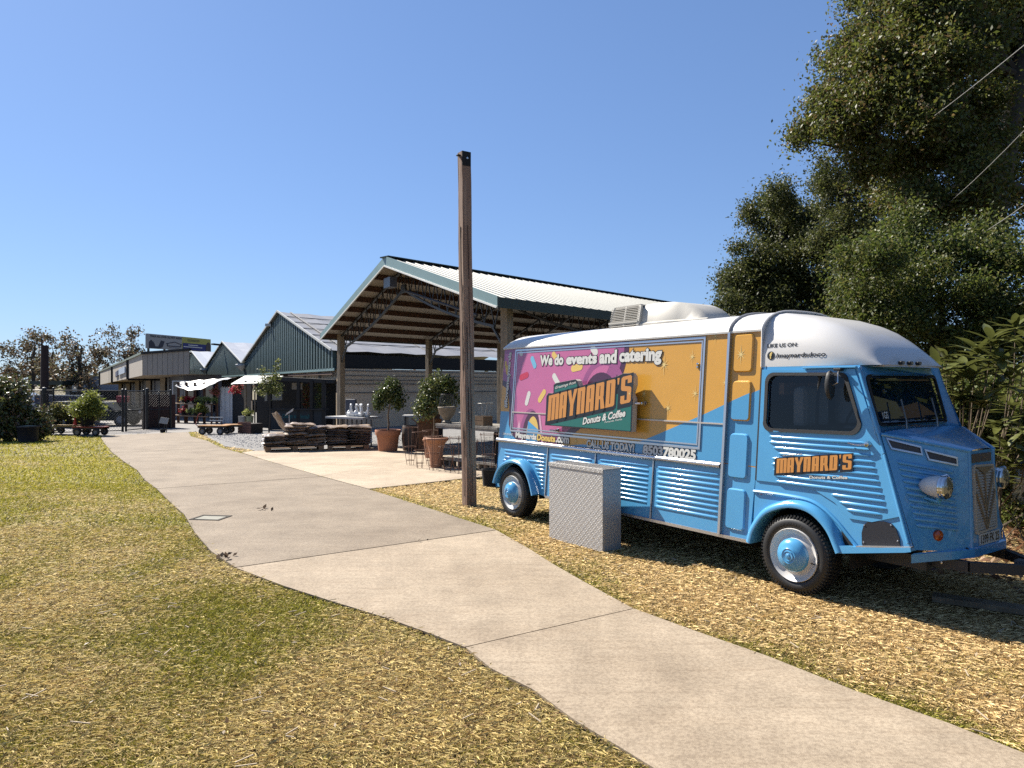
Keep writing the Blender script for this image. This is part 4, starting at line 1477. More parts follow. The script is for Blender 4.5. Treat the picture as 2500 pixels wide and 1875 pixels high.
for (u, w_) in ((-2.735, .03), (-2.50, .02), (-2.282, .035)):
    b.beam((u, .385, 2.315), (u + (.03 if u < -2.6 else 0), .40, 2.36), w_, .03)
    b.beam((u, .388, 2.35), (u + (.05 if u < -2.6 else 0), .435, 2.57), w_, .03)
b.beam((-2.73, .383, 2.325), (-2.28, .383, 2.325), .03, .02)
b.beam((-2.74, .384, 2.392), (-2.28, .384, 2.392), .03, .02)
b.beam((-2.69, .44, 2.566), (-2.28, .44, 2.572), .04, .022)
b.box((-2.48, .75, 2.572), (.42, .62, .012))
b.build("ac_grille_frame", M_acw, ac)

# ---- hitch and underside
b = MB()
for y_ in (.30, 1.20):
    b.beam((-4.3, y_, .36), (.80, y_, .38), .06, .10)
b.beam((.45, .33, .395), (1.02, .42, .385), .05, .075)
b.beam((1.02, .42, .385), (1.34, .70, .385), .05, .07)
b.beam((.45, 1.17, .395), (1.02, 1.08, .385), .05, .075)
b.beam((1.02, 1.08, .385), (1.34, .80, .385), .05, .07)
b.build("chassis", M_frame, t)
b = MB()
b.beam((1.20, .75, .385), (1.95, .75, .40), .09, .09)
b.build("drawbar", mat("drawbar_grey", (.13, .13, .14), .45, metal=.4), t)
b = MB()
for u in (.72, .86):
    b.lathe([(.012, 0), (.010, -.006), (.0005, -.008)], (u, .345 + (u - .72) * .158, .39), 10, 'y')
b.build("frame_bolt", M_alu, t)
b = MB()
for k in range(15):
    a = k / 14
    b.tube([(1.1 + .5 * a + .02, .66, .34 - .16 * math.sin(math.pi * a) + .012), (1.1 + .5 * a, .66, .34 - .16 * math.sin(math.pi * a)), (1.1 + .5 * a + .035, .665, .34 - .16 * math.sin(math.pi * a))], .006, 5)
b.build("safety_chain", M_frame, t)
b = MB()
b.tube([(1.3, .76, .37), (1.35, .78, .18), (1.5, .80, .05), (1.9, .85, .03)], .008, 6)
b.build("brake_cable", M_rubber, t)
b = MB()
b.tube([(1.50, .68, .40), (1.50, .68, .06)], .028, 10)
b.box((1.50, .68, .045), (.10, .10, .03))
b.build("jack_leg", M_frame, t)
b = MB()
b.box((-4.62, .35, .52), (.10, .12, .28))
b.build("rear_stop_lamp", M_rubber, t, bevel=.01)
b = MB()
b.box((-2.0, .8, .27), (2.6, .8, .14))
b.build("underfloor_tank", M_dark, t)
# ================================================================== BUILDINGS
M_post = mat("post_wood", (0.30, 0.235, 0.165), 0.85, var=0.25, scale=7, stretch=(1, 1, .12), bump=.4, bscale=30)
M_purlin = mat("purlin_wood", (0.11, 0.05, 0.03), 0.8, var=0.3, scale=5)
M_steel = mat("truss_steel", (0.028, 0.027, 0.026), 0.55)
M_galv = mat("roof_galvalume", (0.25, 0.255, 0.225), 0.62, metal=.0, var=.06, scale=1.5)
M_liner = mat("roof_liner", (0.42, 0.37, 0.31), 0.8, var=.06, scale=4)
M_trim = mat("trim_teal", (0.20, 0.31, 0.315), 0.45, var=.05, scale=3)
M_trimd = mat("trim_dark_green", (0.035, 0.055, 0.045), 0.5)
M_tw = mat("trim_white", (.75, .75, .72), .5)
M_green = mat("gable_green", (0.035, 0.072, 0.072), 0.5, var=.10, scale=.5)
M_film = mat("white_film", (0.52, 0.52, 0.53), 0.35, var=.10, scale=1.2, bump=.6, bscale=3, stretch=(1, 1, 1))
M_filmg = mat("grey_film", (0.34, 0.325, 0.31), 0.4, var=.12, scale=.9, bump=.3, bscale=4)
M_curt = mat("side_curtain", (1.0, 0.80, 0.58), 0.75, var=.10, scale=.7, bump=.4, bscale=5, trans=.35)
M_black = mat("shade_black", (0.008, 0.008, 0.009), 0.9)

# ---- open barn
PR0, PL0 = Vector((-.28, 13.6)), Vector((-6.36, 23.7))
gd = (PL0 - PR0).normalized()
WG = (PL0 - PR0).length
rd = Vector((.6827, .7307)).normalized()
ZE, ZP = 3.36, 5.01
LEN = 22.0
barn = thing("open_barn", "open sided pole barn with pale ribbed metal roof and teal gable trim behind the truck", "barn", (PR0.x, PR0.y, 0))
def bp(s, w, z):
    """s metres along the ridge, w metres across from the near eave"""
    p = rd * s + gd * w
    return (p.x, p.y, z)
def roofz(w):
    h = WG / 2
    return ZE + (ZP - ZE) * (1 - abs(w - h) / h)
# roof panels: one shared mesh per slope
def panel_mesh(near):
    b = MB()
    w0, w1 = (0.0, WG / 2) if near else (WG, WG / 2)
    wd = .914
    cs = [0]
    prof = []
    for k in range(3):
        x = k * wd / 3
        prof += [(x, .0), (x + .20, .0), (x + .212, .018), (x + .258, .018), (x + .27, .0)]
    prof.append((wd, .0))
    P = [[bp(x, w, roofz(w) + h) for x, h in prof] for w in (w0, w1)]
    b.grid(P if not near else P[::-1])
    return b.mesh("roof_panel", M_galv)
for near in (True, False):
    me = panel_mesh(near)
    for k in range(24):
        o = bpy.data.objects.new("roof_panel", me)
        COL.objects.link(o)
        o.parent = barn
        d = rd * (k * .914)
        o.location = (d.x, d.y, 0)
for near in (True, False):
    b = MB()
    w0, w1 = (0.02, WG / 2) if near else (WG - .02, WG / 2)
    b.add([bp(.02, w0, roofz(w0) - .03), bp(LEN - .1, w0, roofz(w0) - .03), bp(LEN - .1, w1, roofz(w1) - .03), bp(.02, w1, roofz(w1) - .03)], [(0, 1, 2, 3)])
    b.build("roof_liner", M_liner, barn)
b = MB()
b.beam(bp(-.06, WG / 2 - .02, ZP + .02), bp(LEN, WG / 2 - .02, ZP + .02), .36, .03)
b.build("ridge_cap", M_trimd, barn)
for near in (True, False):
    w0, w1 = (-.04, WG / 2) if near else (WG + .04, WG / 2)
    b = MB()
    q = [bp(-.03, w0, roofz(w0) + .03), bp(-.03, w1, roofz(w1) + .045), bp(-.03, w1, roofz(w1) - .20), bp(-.03, w0, roofz(w0) - .17)]
    q2 = [(Vector(p) + Vector((rd.x, rd.y, 0)) * .04) for p in q]
    b.add(q + q2, [(0, 1, 2, 3), (7, 6, 5, 4), (0, 4, 5, 1), (3, 2, 6, 7)])
    b.build("gable_trim", M_trim, barn)
    b = MB()
    b.beam(bp(-.045, w0, roofz(w0) - .185), bp(-.045, w1, roofz(w1) - .215), .03, .035)
    b.build("trim_edge", M_tw, barn)
b = MB()
b.beam(bp(-.02, -.05, ZE - .10), bp(LEN, -.05, ZE - .10), .05, .20)
b.build("eave_trim", M_trimd, barn)
b = MB()
b.beam(bp(-.02, WG + .05, ZE - .08), bp(LEN, WG + .05, ZE - .08), .05, .18)
b.build("eave_trim", M_trimd, barn)
# purlins
for side in (0, 1):
    for k in range(8):
        w = .18 + k * (WG / 2 - .3) / 7
        z = roofz(w) - .11
        w_ = w if side == 0 else WG - w
        b = MB()
        b.beam(bp(.03, w_, z), bp(LEN - .2, w_, z), .05, .15)
        b.build("purlin", M_purlin, barn)
# posts
SP = [.6 + 3.83 * k for k in range(6)]
for s in SP:
    for w in (.45, WG - .45):
        p = bp(s, w, 0)
        y = p[1] + PR0.y
        a, c = bp(s, w, zg(y) - .1), bp(s, w, roofz(w) - .12)
        b = MB()
        b.beam(a, c, .19, .19, up=(rd.x, rd.y, 0))
        po = b.build("post", M_post, barn, bevel=.012)
# trusses
for s in SP:
    b = MB()
    for sg in (0, 1):
        f = (lambda w: w) if sg == 0 else (lambda w: WG - w)
        h = WG / 2
        top = lambda w: (roofz(w) - .20)
        bot = lambda w: (roofz(w) - .20 - .42 - .25 * math.sin(math.pi * min(1, w / h) * .8))
        ws = [.5 + (h - .5) * i / 12 for i in range(13)]
        b.beam(bp(s, f(.45), top(.45)), bp(s, f(h - .02), top(h)), .06, .06)
        prev = None
        b.beam(bp(s, f(.45), 2.35), bp(s, f(1.05), bot(1.05)), .05, .05)
        for i in range(12):
            a, c = ws[i], ws[i + 1]
            if a > .9:
                b.beam(bp(s, f(a), bot(a)), bp(s, f(c), bot(c)), .055, .055)
            m_ = (a + c) / 2
            b.beam(bp(s, f(a), bot(a) if a > .9 else top(a)), bp(s, f(m_), top(m_)), .022, .022)
            b.beam(bp(s, f(m_), top(m_)), bp(s, f(c), bot(c)), .022, .022)
    b.box(bp(s, WG / 2, ZP - .75), (.30, .05, .22), rz=math.atan2(gd.y, gd.x))
    b.build("truss", M_steel, barn)
b = MB()
b.tube([bp(0.52, 1.6, roofz(1.6) - .62), bp(0.52, WG / 2 - .3, ZP - .85)], .035, 6)
b.build("lit_chord", mat("lit_chord_grey", (.045, .045, .055), .6), barn)  # paler grey tube standing for the lit bottom chord of the truss
b = MB()
b.box(bp(.2, WG / 2 + .1, ZP - .62), (.45, .2, .26), rz=math.atan2(gd.y, gd.x))
b.build("floodlight", mat("flood_grey", (.10, .11, .14), .4), barn)

# ---- three ridged greenhouses in a row
R3 = Vector((-7.92, 32.0))
g3 = Vector((-.4958, .8684))
r3 = Vector((.6545, .756))
def g3p(t_, s, z):
    p = R3 + g3 * t_ + r3 * s
    return (p.x, p.y, z)
houses = [(0.0, 24.3, 11.55, 3.18, 5.94, 3.23, 46, M_filmg, "largest greenhouse with a green ribbed gable and grey film roof, right of the row"),
          (24.3, 47.2, 34.6, 3.23, 5.35, 3.30, 40, M_film, "middle greenhouse with dark green gable and bright white film roof"),
          (47.2, 73.0, 60.7, 3.30, 5.60, 3.60, 40, M_film, "far left greenhouse with green gable and wrinkled white film roof")]
for (t0, t1, tp, z0, zp, z1, nr, mroof, lab) in houses:
    h_ = thing("greenhouse", lab, "greenhouse", (0, 0, 0), 0, "greenhouses in a row")
    top = lambda t_: (z0 + (zp - z0) * (t_ - t0) / (tp - t0)) if t_ < tp else (zp + (z1 - zp) * (t_ - tp) / (t1 - tp))
    b = MB()
    lo, hi = [], []
    st_ = (t1 - t0) / nr
    for k in range(nr):
        for (f, d) in ((0, 0), (.26, 0), (.36, -.13), (.90, -.13)):
            t_ = t0 + (k + f) * st_
            lo.append(g3p(t_, d, 2.40))
            hi.append(g3p(t_, d, top(t_)))
    lo.append(g3p(t1, 0, 2.40)); hi.append(g3p(t1, 0, z1))
    b.grid([lo, hi])
    b.build("gable_wall", M_green, h_)
    b = MB()
    b.beam(g3p(t0, -.10, 2.36), g3p(t1, -.10, 2.36), .05, .12)
    b.build("sill_beam", M_trim, h_)
    for (a, c, za, zc) in ((t0, tp, z0, zp), (tp, t1, zp, z1)):
        # roof sheet as bays of film between hoops
        b = MB()
        rows = []
        for i in range(25):
            s = -.25 + i * 1.0
            sag = .05 if i % 2 else 0
            rows.append([g3p(a + (c - a) * j / 6, s, za + (zc - za) * j / 6 + .04 - sag) for j in range(7)])
        b.grid(rows)
        b.build("roof", mroof, h_, smooth=False)
        b = MB()
        b.beam(g3p(a, -.28, za + .06), g3p(c, -.28, zc + .06), .06, .10)
        b.build("verge_strip", mat("verge_grey", (.55, .55, .52), .5) if "verge_grey" not in MATS else MATS["verge_grey"], h_)
    if t0 == 0:
        # truss shadow on the film painted as grey strips, along with roof purlins
        b = MB()
        for j in (1, 2, 3, 4, 5):
            w = tp * j / 6
            b.beam(g3p(w, -.2, z0 + (zp - z0) * j / 6 + .05), g3p(w, 23.5, z0 + (zp - z0) * j / 6 + .05), .05, .03)
        for s in (0.6, 6, 12, 18):
            b.beam(g3p(.2, s, z0 + .10), g3p(tp, s, zp + .06), .10, .03)
        b.build("purlins_and_truss_shadow", mat("purlin_shadow_grey", (.22, .21, .20), .6), h_)
        # side wall: dark band over a beige roll-up curtain with ropes
        b = MB()
        b.add([g3p(0, 0, 2.42), g3p(0, 24, 2.42), g3p(0, 24, 3.05), g3p(0, 0, 3.05)], [(0, 1, 2, 3)])
        b.build("shade_band", M_black, h_)
        b = MB()
        rows = []
        for j in range(5):
            z = -.35 + 2.75 * j / 4
            rows.append([g3p(-.10 + .05 * math.sin(i * 1.7 + j), .1 * i * 10 / 10, z) for i in range(0, 240, 4)])
        b.grid([[g3p(-.12 + .05 * math.sin(i * .9 + j * .7), i * .5, -.4 + 2.8 * j / 4) for i in range(49)] for j in range(5)])
        b.build("side_curtain", M_curt, h_, smooth=True)
        for z in (2.30, 2.08, 1.88, 1.70, 1.30):
            b = MB()
            b.beam(g3p(-.25, 0, z), g3p(-.25, 23, z - .03), .03, .035)
            b.build("curtain_rope", M_steel, h_)
        b = MB()
        b.add([g3p(-.2, .25, -.42), g3p(9.5, .25, -.44), g3p(9.5, .25, 2.36), g3p(-.2, .25, 2.36)], [(3, 2, 1, 0)])
        b.build("front_curtain", M_curt, h_)
        for t_ in (3.0, 6.0):
            b = MB()
            b.beam(g3p(t_, 0.05, -.45), g3p(t_, 0.05, 2.36), .12, .12)
            b.build("front_post", M_post, h_)
        b = MB()
        b.beam(g3p(.4, -.05, 2.18), g3p(9.5, -.05, 2.20), .05, .10)
        b.build("front_rail", M_purlin, h_)
        # brace lamp under the verge
        b = MB()
        b.box(g3p(14.0, -.3, 5.35), (.35, .25, .16))
        b.build("flood_lamp", M_tw, h_)
        b = MB()
        b.add([g3p(9.5, 1.0, -.45), g3p(24, 1.0, -.45), g3p(24, 1.0, 2.38), g3p(9.5, 1.0, 2.38)], [(3, 2, 1, 0)])
        b.build("back_wall", mat("shop_brown", (.055, .03, .02), .85, var=.3, scale=2), h_)
    else:
        b = MB()
        b.add([g3p(t0, .6, -.45), g3p(t1, .6, -.45), g3p(t1, .6, 2.38), g3p(t0, .6, 2.38)], [(3, 2, 1, 0)])
        b.build("back_wall", MATS["shop_brown"], h_)
        b = MB()
        b.beam(g3p(tp + .2, -.3, zp - .25), g3p(tp + .2, -1.1, zp - .20), .5, .12)
        b.build("flood_lamp", M_black, h_)
    b = MB()
    b.lathe([(.0, -.5), (.42, -.1), (.45, .0), (.42, .05)], g3p(t1 - .2, -.3, z1 - .1), 10)
    b.build("rain_hopper", M_tw, h_)

# ---- kiosk in front of the big greenhouse
kz = -.39
kiosk = thing("garden_kiosk", "dark timber garden kiosk with sloping grey green awning and windows full of plants", "kiosk", (0, 0, 0))
M_kd = mat("kiosk_dark", (.020, .017, .016), .8, var=.3, scale=3)
M_kg = mat("awning_green_grey", (.30, .33, .30), .5, var=.08, scale=3)
b = MB()
b.add([(-12.75, 33.9, 2.10), (-10.62, 33.0, 2.08), (-11.10, 32.2, 1.74), (-13.06, 33.0, 1.71)], [(3, 2, 1, 0)])
b.add([(-12.75, 33.9, 2.06), (-10.62, 33.0, 2.04), (-11.10, 32.2, 1.70), (-13.06, 33.0, 1.67)], [(0, 1, 2, 3)])
b.build("awning", M_kg, kiosk)
b = MB()
b.prism([[(-10.65, 33.05), (-11.12, 32.25), (-8.02, 30.85), (-7.9, 32.4)]], lambda x, y: (x, y, 2.03 - (x + 10.65) * .05), lambda x, y: (x, y, 1.86 - (x + 10.65) * .05))
b.build("flat_roof", M_kd, kiosk)
b = MB()
b.add([(-12.3, 34.2, kz), (-8.0, 32.3, kz), (-8.0, 32.3, 1.9), (-12.3, 34.2, 2.0)], [(0, 1, 2, 3)])
b.build("back_wall", M_kd, kiosk)
for (x, y, w) in ((-12.38, 33.0, .08), (-11.84, 32.7, .05), (-11.0, 32.3, .14), (-9.48, 31.55, .14), (-8.80, 31.2, .14), (-8.20, 30.95, .16)):
    b = MB()
    b.beam((x, y, zg(y)), (x, y, 1.86), w, w)
    b.build("post", M_kd if w > .1 else M_post, kiosk)
b = MB()
b.beam((-10.9, 32.25, .08), (-8.2, 30.98, .12), .12, .90)
ct = b.build("counter_front", mat("counter_navy", (.010, .016, .022), .7), kiosk)
b = MB()
b.beam((-11.0, 32.3, .56), (-8.1, 30.93, .60), .35, .05)
b.build("counter_top", M_kd, kiosk)
cd_ = (Vector((-8.2, 30.98)) - Vector((-10.9, 32.25))).normalized()
text_fit("Design and Install", (.70, 2.22, .12, .36), lambda x, z, l: (-10.9 + cd_.x * x - (-cd_.y) * 0 + cd_.y * (.07 + l), 32.25 + cd_.y * x - cd_.x * (.07 + l), z), mat("chalk_teal", (.02, .16, .17), .7), ct, "lettering", .01)
for (xa, ya, xb, yb, z0, z1, m_) in ((-11.35, 33.1, -10.6, 32.75, .95, 1.38, "p1"), (-10.2, 32.9, -9.6, 32.6, 1.45, 1.75, "p2"), (-11.6, 33.3, -11.45, 33.2, .9, 1.35, "p1")):
    b = MB()
    b.prism([[(0, 0), (1, 0), (1, 1), (0, 1)]], lambda a, c: (xa + (xb - xa) * a, ya + (yb - ya) * a, z0 + (z1 - z0) * c), lambda a, c: (xa + (xb - xa) * a, ya + (yb - ya) * a + .03, z0 + (z1 - z0) * c))
    b.build("notice_board", mat("notice_" + m_, (.38, .36, .31) if m_ == "p1" else (.48, .42, .36), .8) if "notice_" + m_ not in MATS else MATS["notice_" + m_], kiosk)

# ---- white sheet wall and doorway by the shelves
wsh = thing("white_shed_wall", "white corrugated sheet wall beside a dark doorway, left of the kiosk", "shed wall", (0, 0, 0))
for k in range(5):
    b = MB()
    x = -15.75 + k * .18
    y = 38.3 - k * .12
    b.prism([[(0, 0), (.17, 0), (.17, 2.02), (.0, 2.02 - .1)]], lambda a, c: (x + a, y - a * .6 + (0 if (k % 2) else .03), -.45 + c), lambda a, c: (x + a, y - a * .6 + .06, -.45 + c))
    b.build("sheet", mat("sheet_white", (.66, .65, .64), .5, var=.08, scale=3) if "sheet_white" not in MATS else MATS["sheet_white"], wsh)
b = MB()
b.add([(-14.9, 37.8, -.45), (-13.3, 36.2, -.44), (-13.3, 36.2, 1.8), (-14.9, 37.8, 1.75)], [(0, 1, 2, 3)])
b.build("doorway", M_black, wsh)
b = MB()
b.beam((-13.5, 35.9, -.45), (-13.5, 35.9, 1.75), .07, .07)
b.build("door_post", M_post, wsh)
b = MB()
b.tube([(-15.55, 37.9, 1.2), (-15.5, 37.85, .55)], .012, 5)
b.tube([(-15.52, 37.85, .55), (-15.62, 37.85, .45), (-15.52, 37.85, .30), (-15.44, 37.85, .45), (-15.52, 37.85, .55)], .012, 5)
tag(b.build("garden_spade", M_steel), "dark long handled spade leaning on the white sheet wall", "spade")

# ---- beige shop with overhanging fascia
M_fas = mat("fascia_beige", (.375, .325, .27), .8, var=.06, scale=.6)
M_fas2 = mat("fascia_beige_pale", (.46, .40, .33), .8, var=.05, scale=.6)  # paler tone of the fascia beige for the long left run
M_soff = mat("soffit_tan", (.42, .33, .22), .8)
shop = thing("shop_building", "long low shop with beige panelled fascia, black downpipes and recessed front", "shop", (0, 0, 0))
A, B_, C_ = (-23.4, 45.0), (-49.3, 85.0), (-19.1, 42.0)
def fas(p, q, zb0, zt0, zb1, zt1, m_, n, name):
    dv = (Vector(q) - Vector(p))
    nrm = Vector((dv.y, -dv.x)).normalized()
    for k in range(n):
        a, c = k / n + .004, (k + 1) / n - .004
        pts_ = []
        for f in (a, c):
            w_ = Vector(p) + dv * f
            pts_.append((w_, zb0 + (zb1 - zb0) * f, zt0 + (zt1 - zt0) * f))
        b = MB()
        vs = [(pts_[0][0].x, pts_[0][0].y, pts_[0][1]), (pts_[1][0].x, pts_[1][0].y, pts_[1][1]), (pts_[1][0].x, pts_[1][0].y, pts_[1][2]), (pts_[0][0].x, pts_[0][0].y, pts_[0][2])]
        vb_ = [(v_[0] - nrm.x * .05, v_[1] - nrm.y * .05, v_[2]) for v_ in vs]
        b.add(vs + vb_, [(0, 1, 2, 3), (7, 6, 5, 4), (0, 3, 7, 4), (1, 5, 6, 2)])
        b.build(name, m_, shop)
fas(B_, A, 1.62, 3.15, 2.25, 3.60, M_fas2, 3, "fascia_panel")
fas(A, C_, 2.25, 3.58, 2.28, 3.66, M_fas, 9, "fascia_panel")
b = MB()
b.beam((A[0] - .05, A[1] + .1, 2.5), (C_[0], C_[1] + .1, 2.5), .12, 2.0) if False else None
b.add([(B_[0], B_[1] + .1, 1.7), (A[0], A[1] + .12, 2.3), (A[0], A[1] + .12, 3.5), (B_[0], B_[1] + .1, 3.1)], [(0, 1, 2, 3)])
b.add([(A[0], A[1] + .12, 2.3), (C_[0], C_[1] + .12, 2.3), (C_[0], C_[1] + .12, 3.6), (A[0], A[1] + .12, 3.55)], [(0, 1, 2, 3)])
b.build("fascia_joints", mat("joint_brown", (.06, .045, .035), .9), shop)
b = MB()
b.beam((B_[0], B_[1], 3.20), (A[0] - .02, A[1] - .06, 3.66), .12, .14)
b.build("roof_edge", mat("roof_edge_green", (.16, .20, .15), .6), shop)
b = MB()
b.beam((A[0] - .02, A[1] - .06, 3.66), (C_[0] + .1, C_[1] - .06, 3.74), .14, .14)
b.build("roof_edge", M_black, shop)
b = MB()
b.add([(A[0], A[1], 3.66), (C_[0], C_[1], 3.72), (-26.5, 58, 3.75), (-42, 92, 3.4), (B_[0], B_[1], 3.2)], [(0, 1, 2, 3, 4)])
b.build("roof", mat("shop_roof_grey", (.55, .54, .52), .7), shop)
b = MB()
b.add([(B_[0], B_[1], 1.63), (A[0], A[1], 2.25), (C_[0], C_[1], 2.28), (-18.2, 45, 2.28), (-22, 47.5, 2.26), (-47.5, 86.5, 1.65)], [(5, 4, 3, 2, 1, 0)])
b.build("soffit", M_soff, shop)
b = MB()
b.add([(-47.5, 86, -.45), (-21.5, 46.5, -.45), (-21.5, 46.5, 2.26), (-47.5, 86, 1.66)], [(0, 1, 2, 3)])
b.add([(-21.5, 46.5, -.45), (-17.9, 43.8, -.45), (-17.9, 43.8, 2.28), (-21.5, 46.5, 2.26)], [(0, 1, 2, 3)])
b.build("shop_front", mat("shop_front_dark", (.03, .035, .06), .6, var=.5, scale=.8), shop)
for f in (.12, .32, .5, .68, .86):
    p = Vector((-47.5, 86, 0)).lerp(Vector((-21.5, 46.5, 0)), f)
    b = MB()
    b.beam((p.x - .3, p.y - .15, -.45), (p.x - .3, p.y - .15, 2.0 + .2 * f), .35, .35)
    b.build("column", M_soff, shop)
for f in (.25, .7):
    p = Vector((-21.5, 46.4, 0)).lerp(Vector((-17.9, 43.7, 0)), f)
    b = MB()
    b.box((p.x, p.y - .1, .9), (1.1, .08, 1.9), rz=math.atan2(-2.7, 3.6))
    b.build("window", mat("shop_window", (.05, .07, .10), .12, coat=.5) if "shop_window" not in MATS else MATS["shop_window"], shop)
for f in (.0, .44, .79):
    p = Vector(B_).lerp(Vector(A), f)
    zb_, zt_ = 1.62 + .63 * f, 3.15 + .45 * f
    b = MB()
    b.beam((p.x + .02, p.y - .12, zb_ - .06), (p.x + .02, p.y - .12, zt_), .16, .16)
    if f > 0:
        q = Vector((-47.5, 86)).lerp(Vector((-21.5, 46.5)), f)
        b.beam((p.x, p.y - .1, zb_ - .08), (p.x + 3.2, p.y + 2.0, zb_ - .10), .14, .14)
    b.build("downpipe", M_black, shop)
p0, p1 = Vector(B_).lerp(Vector(A), .50), Vector(B_).lerp(Vector(A), .74)
for (f0, f1, z0, z1, m_, nm) in ((.62, .745, 2.45, 2.95, mat("fascia_sign_blue", (.45, .52, .62), .5), "fascia_sign"), (.545, .60, 2.30, 2.75, mat("fascia_badge_navy", (.03, .03, .10), .5), "fascia_badge")):
    a, c = Vector(B_).lerp(Vector(A), f0), Vector(B_).lerp(Vector(A), f1)
    nrm = Vector(((c - a).y, -(c - a).x)).normalized()
    b = MB()
    b.prism([[(0, 0), (1, 0), (1, 1), (0, 1)]], lambda x, y: (a.x + (c.x - a.x) * x + nrm.x * .1, a.y + (c.y - a.y) * x + nrm.y * .1, z0 + (z1 - z0) * y + .12 * x), lambda x, y: (a.x + (c.x - a.x) * x, a.y + (c.y - a.y) * x, z0 + (z1 - z0) * y + .12 * x))
    b.build(nm, m_, shop)

# ---- billboard
bb_ = thing("billboard", "two panel billboard, grey house advert beside a yellow and blue one, above the shop roof", "billboard", (0, 0, 0))
BA, BM_, BB = Vector((-77.5, 151, 0)), Vector((-73.2, 163, 0)), Vector((-72.0, 0, 0))
q0 = Vector((-76.85, 150))
q1 = Vector((-74.19, 160))
q2 = Vector((-72.1, 170))
def bpt(a, c, x, y, l, z0, z1, h):
    d = (c - a)
    n_ = Vector((d.y, -d.x)).normalized()
    p = a + d * x + n_ * l
    return (p.x, p.y, z0 + (z1 - z0) * x + h * y)
M_bg = mat("billboard_grey", (.42, .40, .40), .6)
f1 = lambda x, y, l=0.0: bpt(q0, q1, x, y, l, 9.35, 9.35, 2.9)
f2 = lambda x, y, l=0.0: bpt(q1, q2, x, y, l, 9.35, 9.35, 2.9)
for (f, m_) in ((f1, M_bg), (f2, mat("billboard_lime", (.50, .47, .10), .6))):
    b = MB()
    b.prism([[(-.02, -.03), (1.0, -.03), (1.0, 1.04), (-.02, 1.04)]], lambda x, y: f(x, y, 0), lambda x, y: f(x, y, -.5))
    b.build("panel", m_, bb_)
b = MB()
b.poly([[(.0, 0), (.88, 0), (.88, .56), (0, .56)]], lambda x, y: f2(x, y, .03))
b.build("printed_band", mat("billboard_blue", (.012, .018, .19), .6), bb_)
b = MB()
b.poly([[(.80, .0), (1.0, 0), (1.0, .55), (.93, .78), (.86, .72), (.81, .40)]], lambda x, y: f2(x, y, .06))
b.build("printed_portrait", mat("billboard_brown", (.07, .045, .04), .6), bb_)
text_fit("WALK ALL OVER US, NOT INSIDE", (.05, .97, .78, .96), lambda x, y, l: f1(x, y, .05 + l), M_ink, bb_, "lettering", .02)
text_fit("HOME FLOORING", (.58, .90, .10, .16), lambda x, y, l: f1(x, y, .05 + l), M_ink, bb_, "lettering", .02) if False else None
b = MB()
for lp in ([(.02, .0), (.30, .0), (.40, .10), (.46, .55), (.36, .62), (.28, .15), (.20, .14), (.16, .40), (.08, .62), (.02, .42)], [(.50, .42), (.75, .60), (.98, .42), (.98, .36), (.75, .53), (.50, .36)], [(.53, .20), (.95, .20), (.95, .27), (.53, .27)], [(.53, .2), (.56, .2), (.56, .4), (.53, .38)], [(.93, .2), (.95, .2), (.95, .38), (.93, .4)], [(.58, .10), (.90, .10), (.90, .13), (.58, .13)]):
    b.poly([lp], lambda x, y: f1(x, y, .04))
b.build("printed_picture", mat("billboard_ink", (.025, .025, .05), .6), bb_)
b = MB()
for (x, y, w_) in ((.16, .82, .42), (.16, .72, .42)):
    b.poly([[(x, y), (x + w_, y), (x + w_, y + .045), (x, y + .045)]], lambda a, c: f2(a, c, .05))
b.build("printed_line", M_ink, bb_)
b = MB()
for (x, y, w_) in ((.18, .40, .34), (.02, .25, .66)):
    b.poly([[(x, y), (x + w_, y), (x + w_, y + .06), (x, y + .06)]], lambda a, c: f2(a, c, .06))
b.build("printed_line", M_ivory, bb_)
b = MB()
for x in (.05, .5, .95):
    p = f1(x, 0, -.4)
    b.beam((p[0], p[1], -.5), (p[0], p[1], p[2] + 2), .35, .35)
for x in (.5, .95):
    p = f2(x, 0, -.4)
    b.beam((p[0], p[1], -.5), (p[0], p[1], p[2] + 2), .35, .35)
b.build("support", M_trimd, bb_)

# ---- pale building far behind the left trees
fb = thing("far_building", "pale flat roofed building with a dark canopy beyond the car park", "building", (-56, 95, -.45))
b = MB()
b.box((2, 6, 1.6), (14, 8, 3.2))
b.build("wall", mat("far_wall_grey", (.42, .42, .46), .8), fb)
b = MB()
b.box((0.5, 1.2, .75), (8, 1.2, 1.1))
b.build("shopfront", M_black, fb)
b = MB()
b.box((-6.5, .5, 2.3), (6, 3, .5))
b.build("canopy", M_trimd, fb)
b = MB()
b.box((-2.2, .4, 1.55), (1.6, .3, .9))
b.build("sign_panel", M_tw, fb)
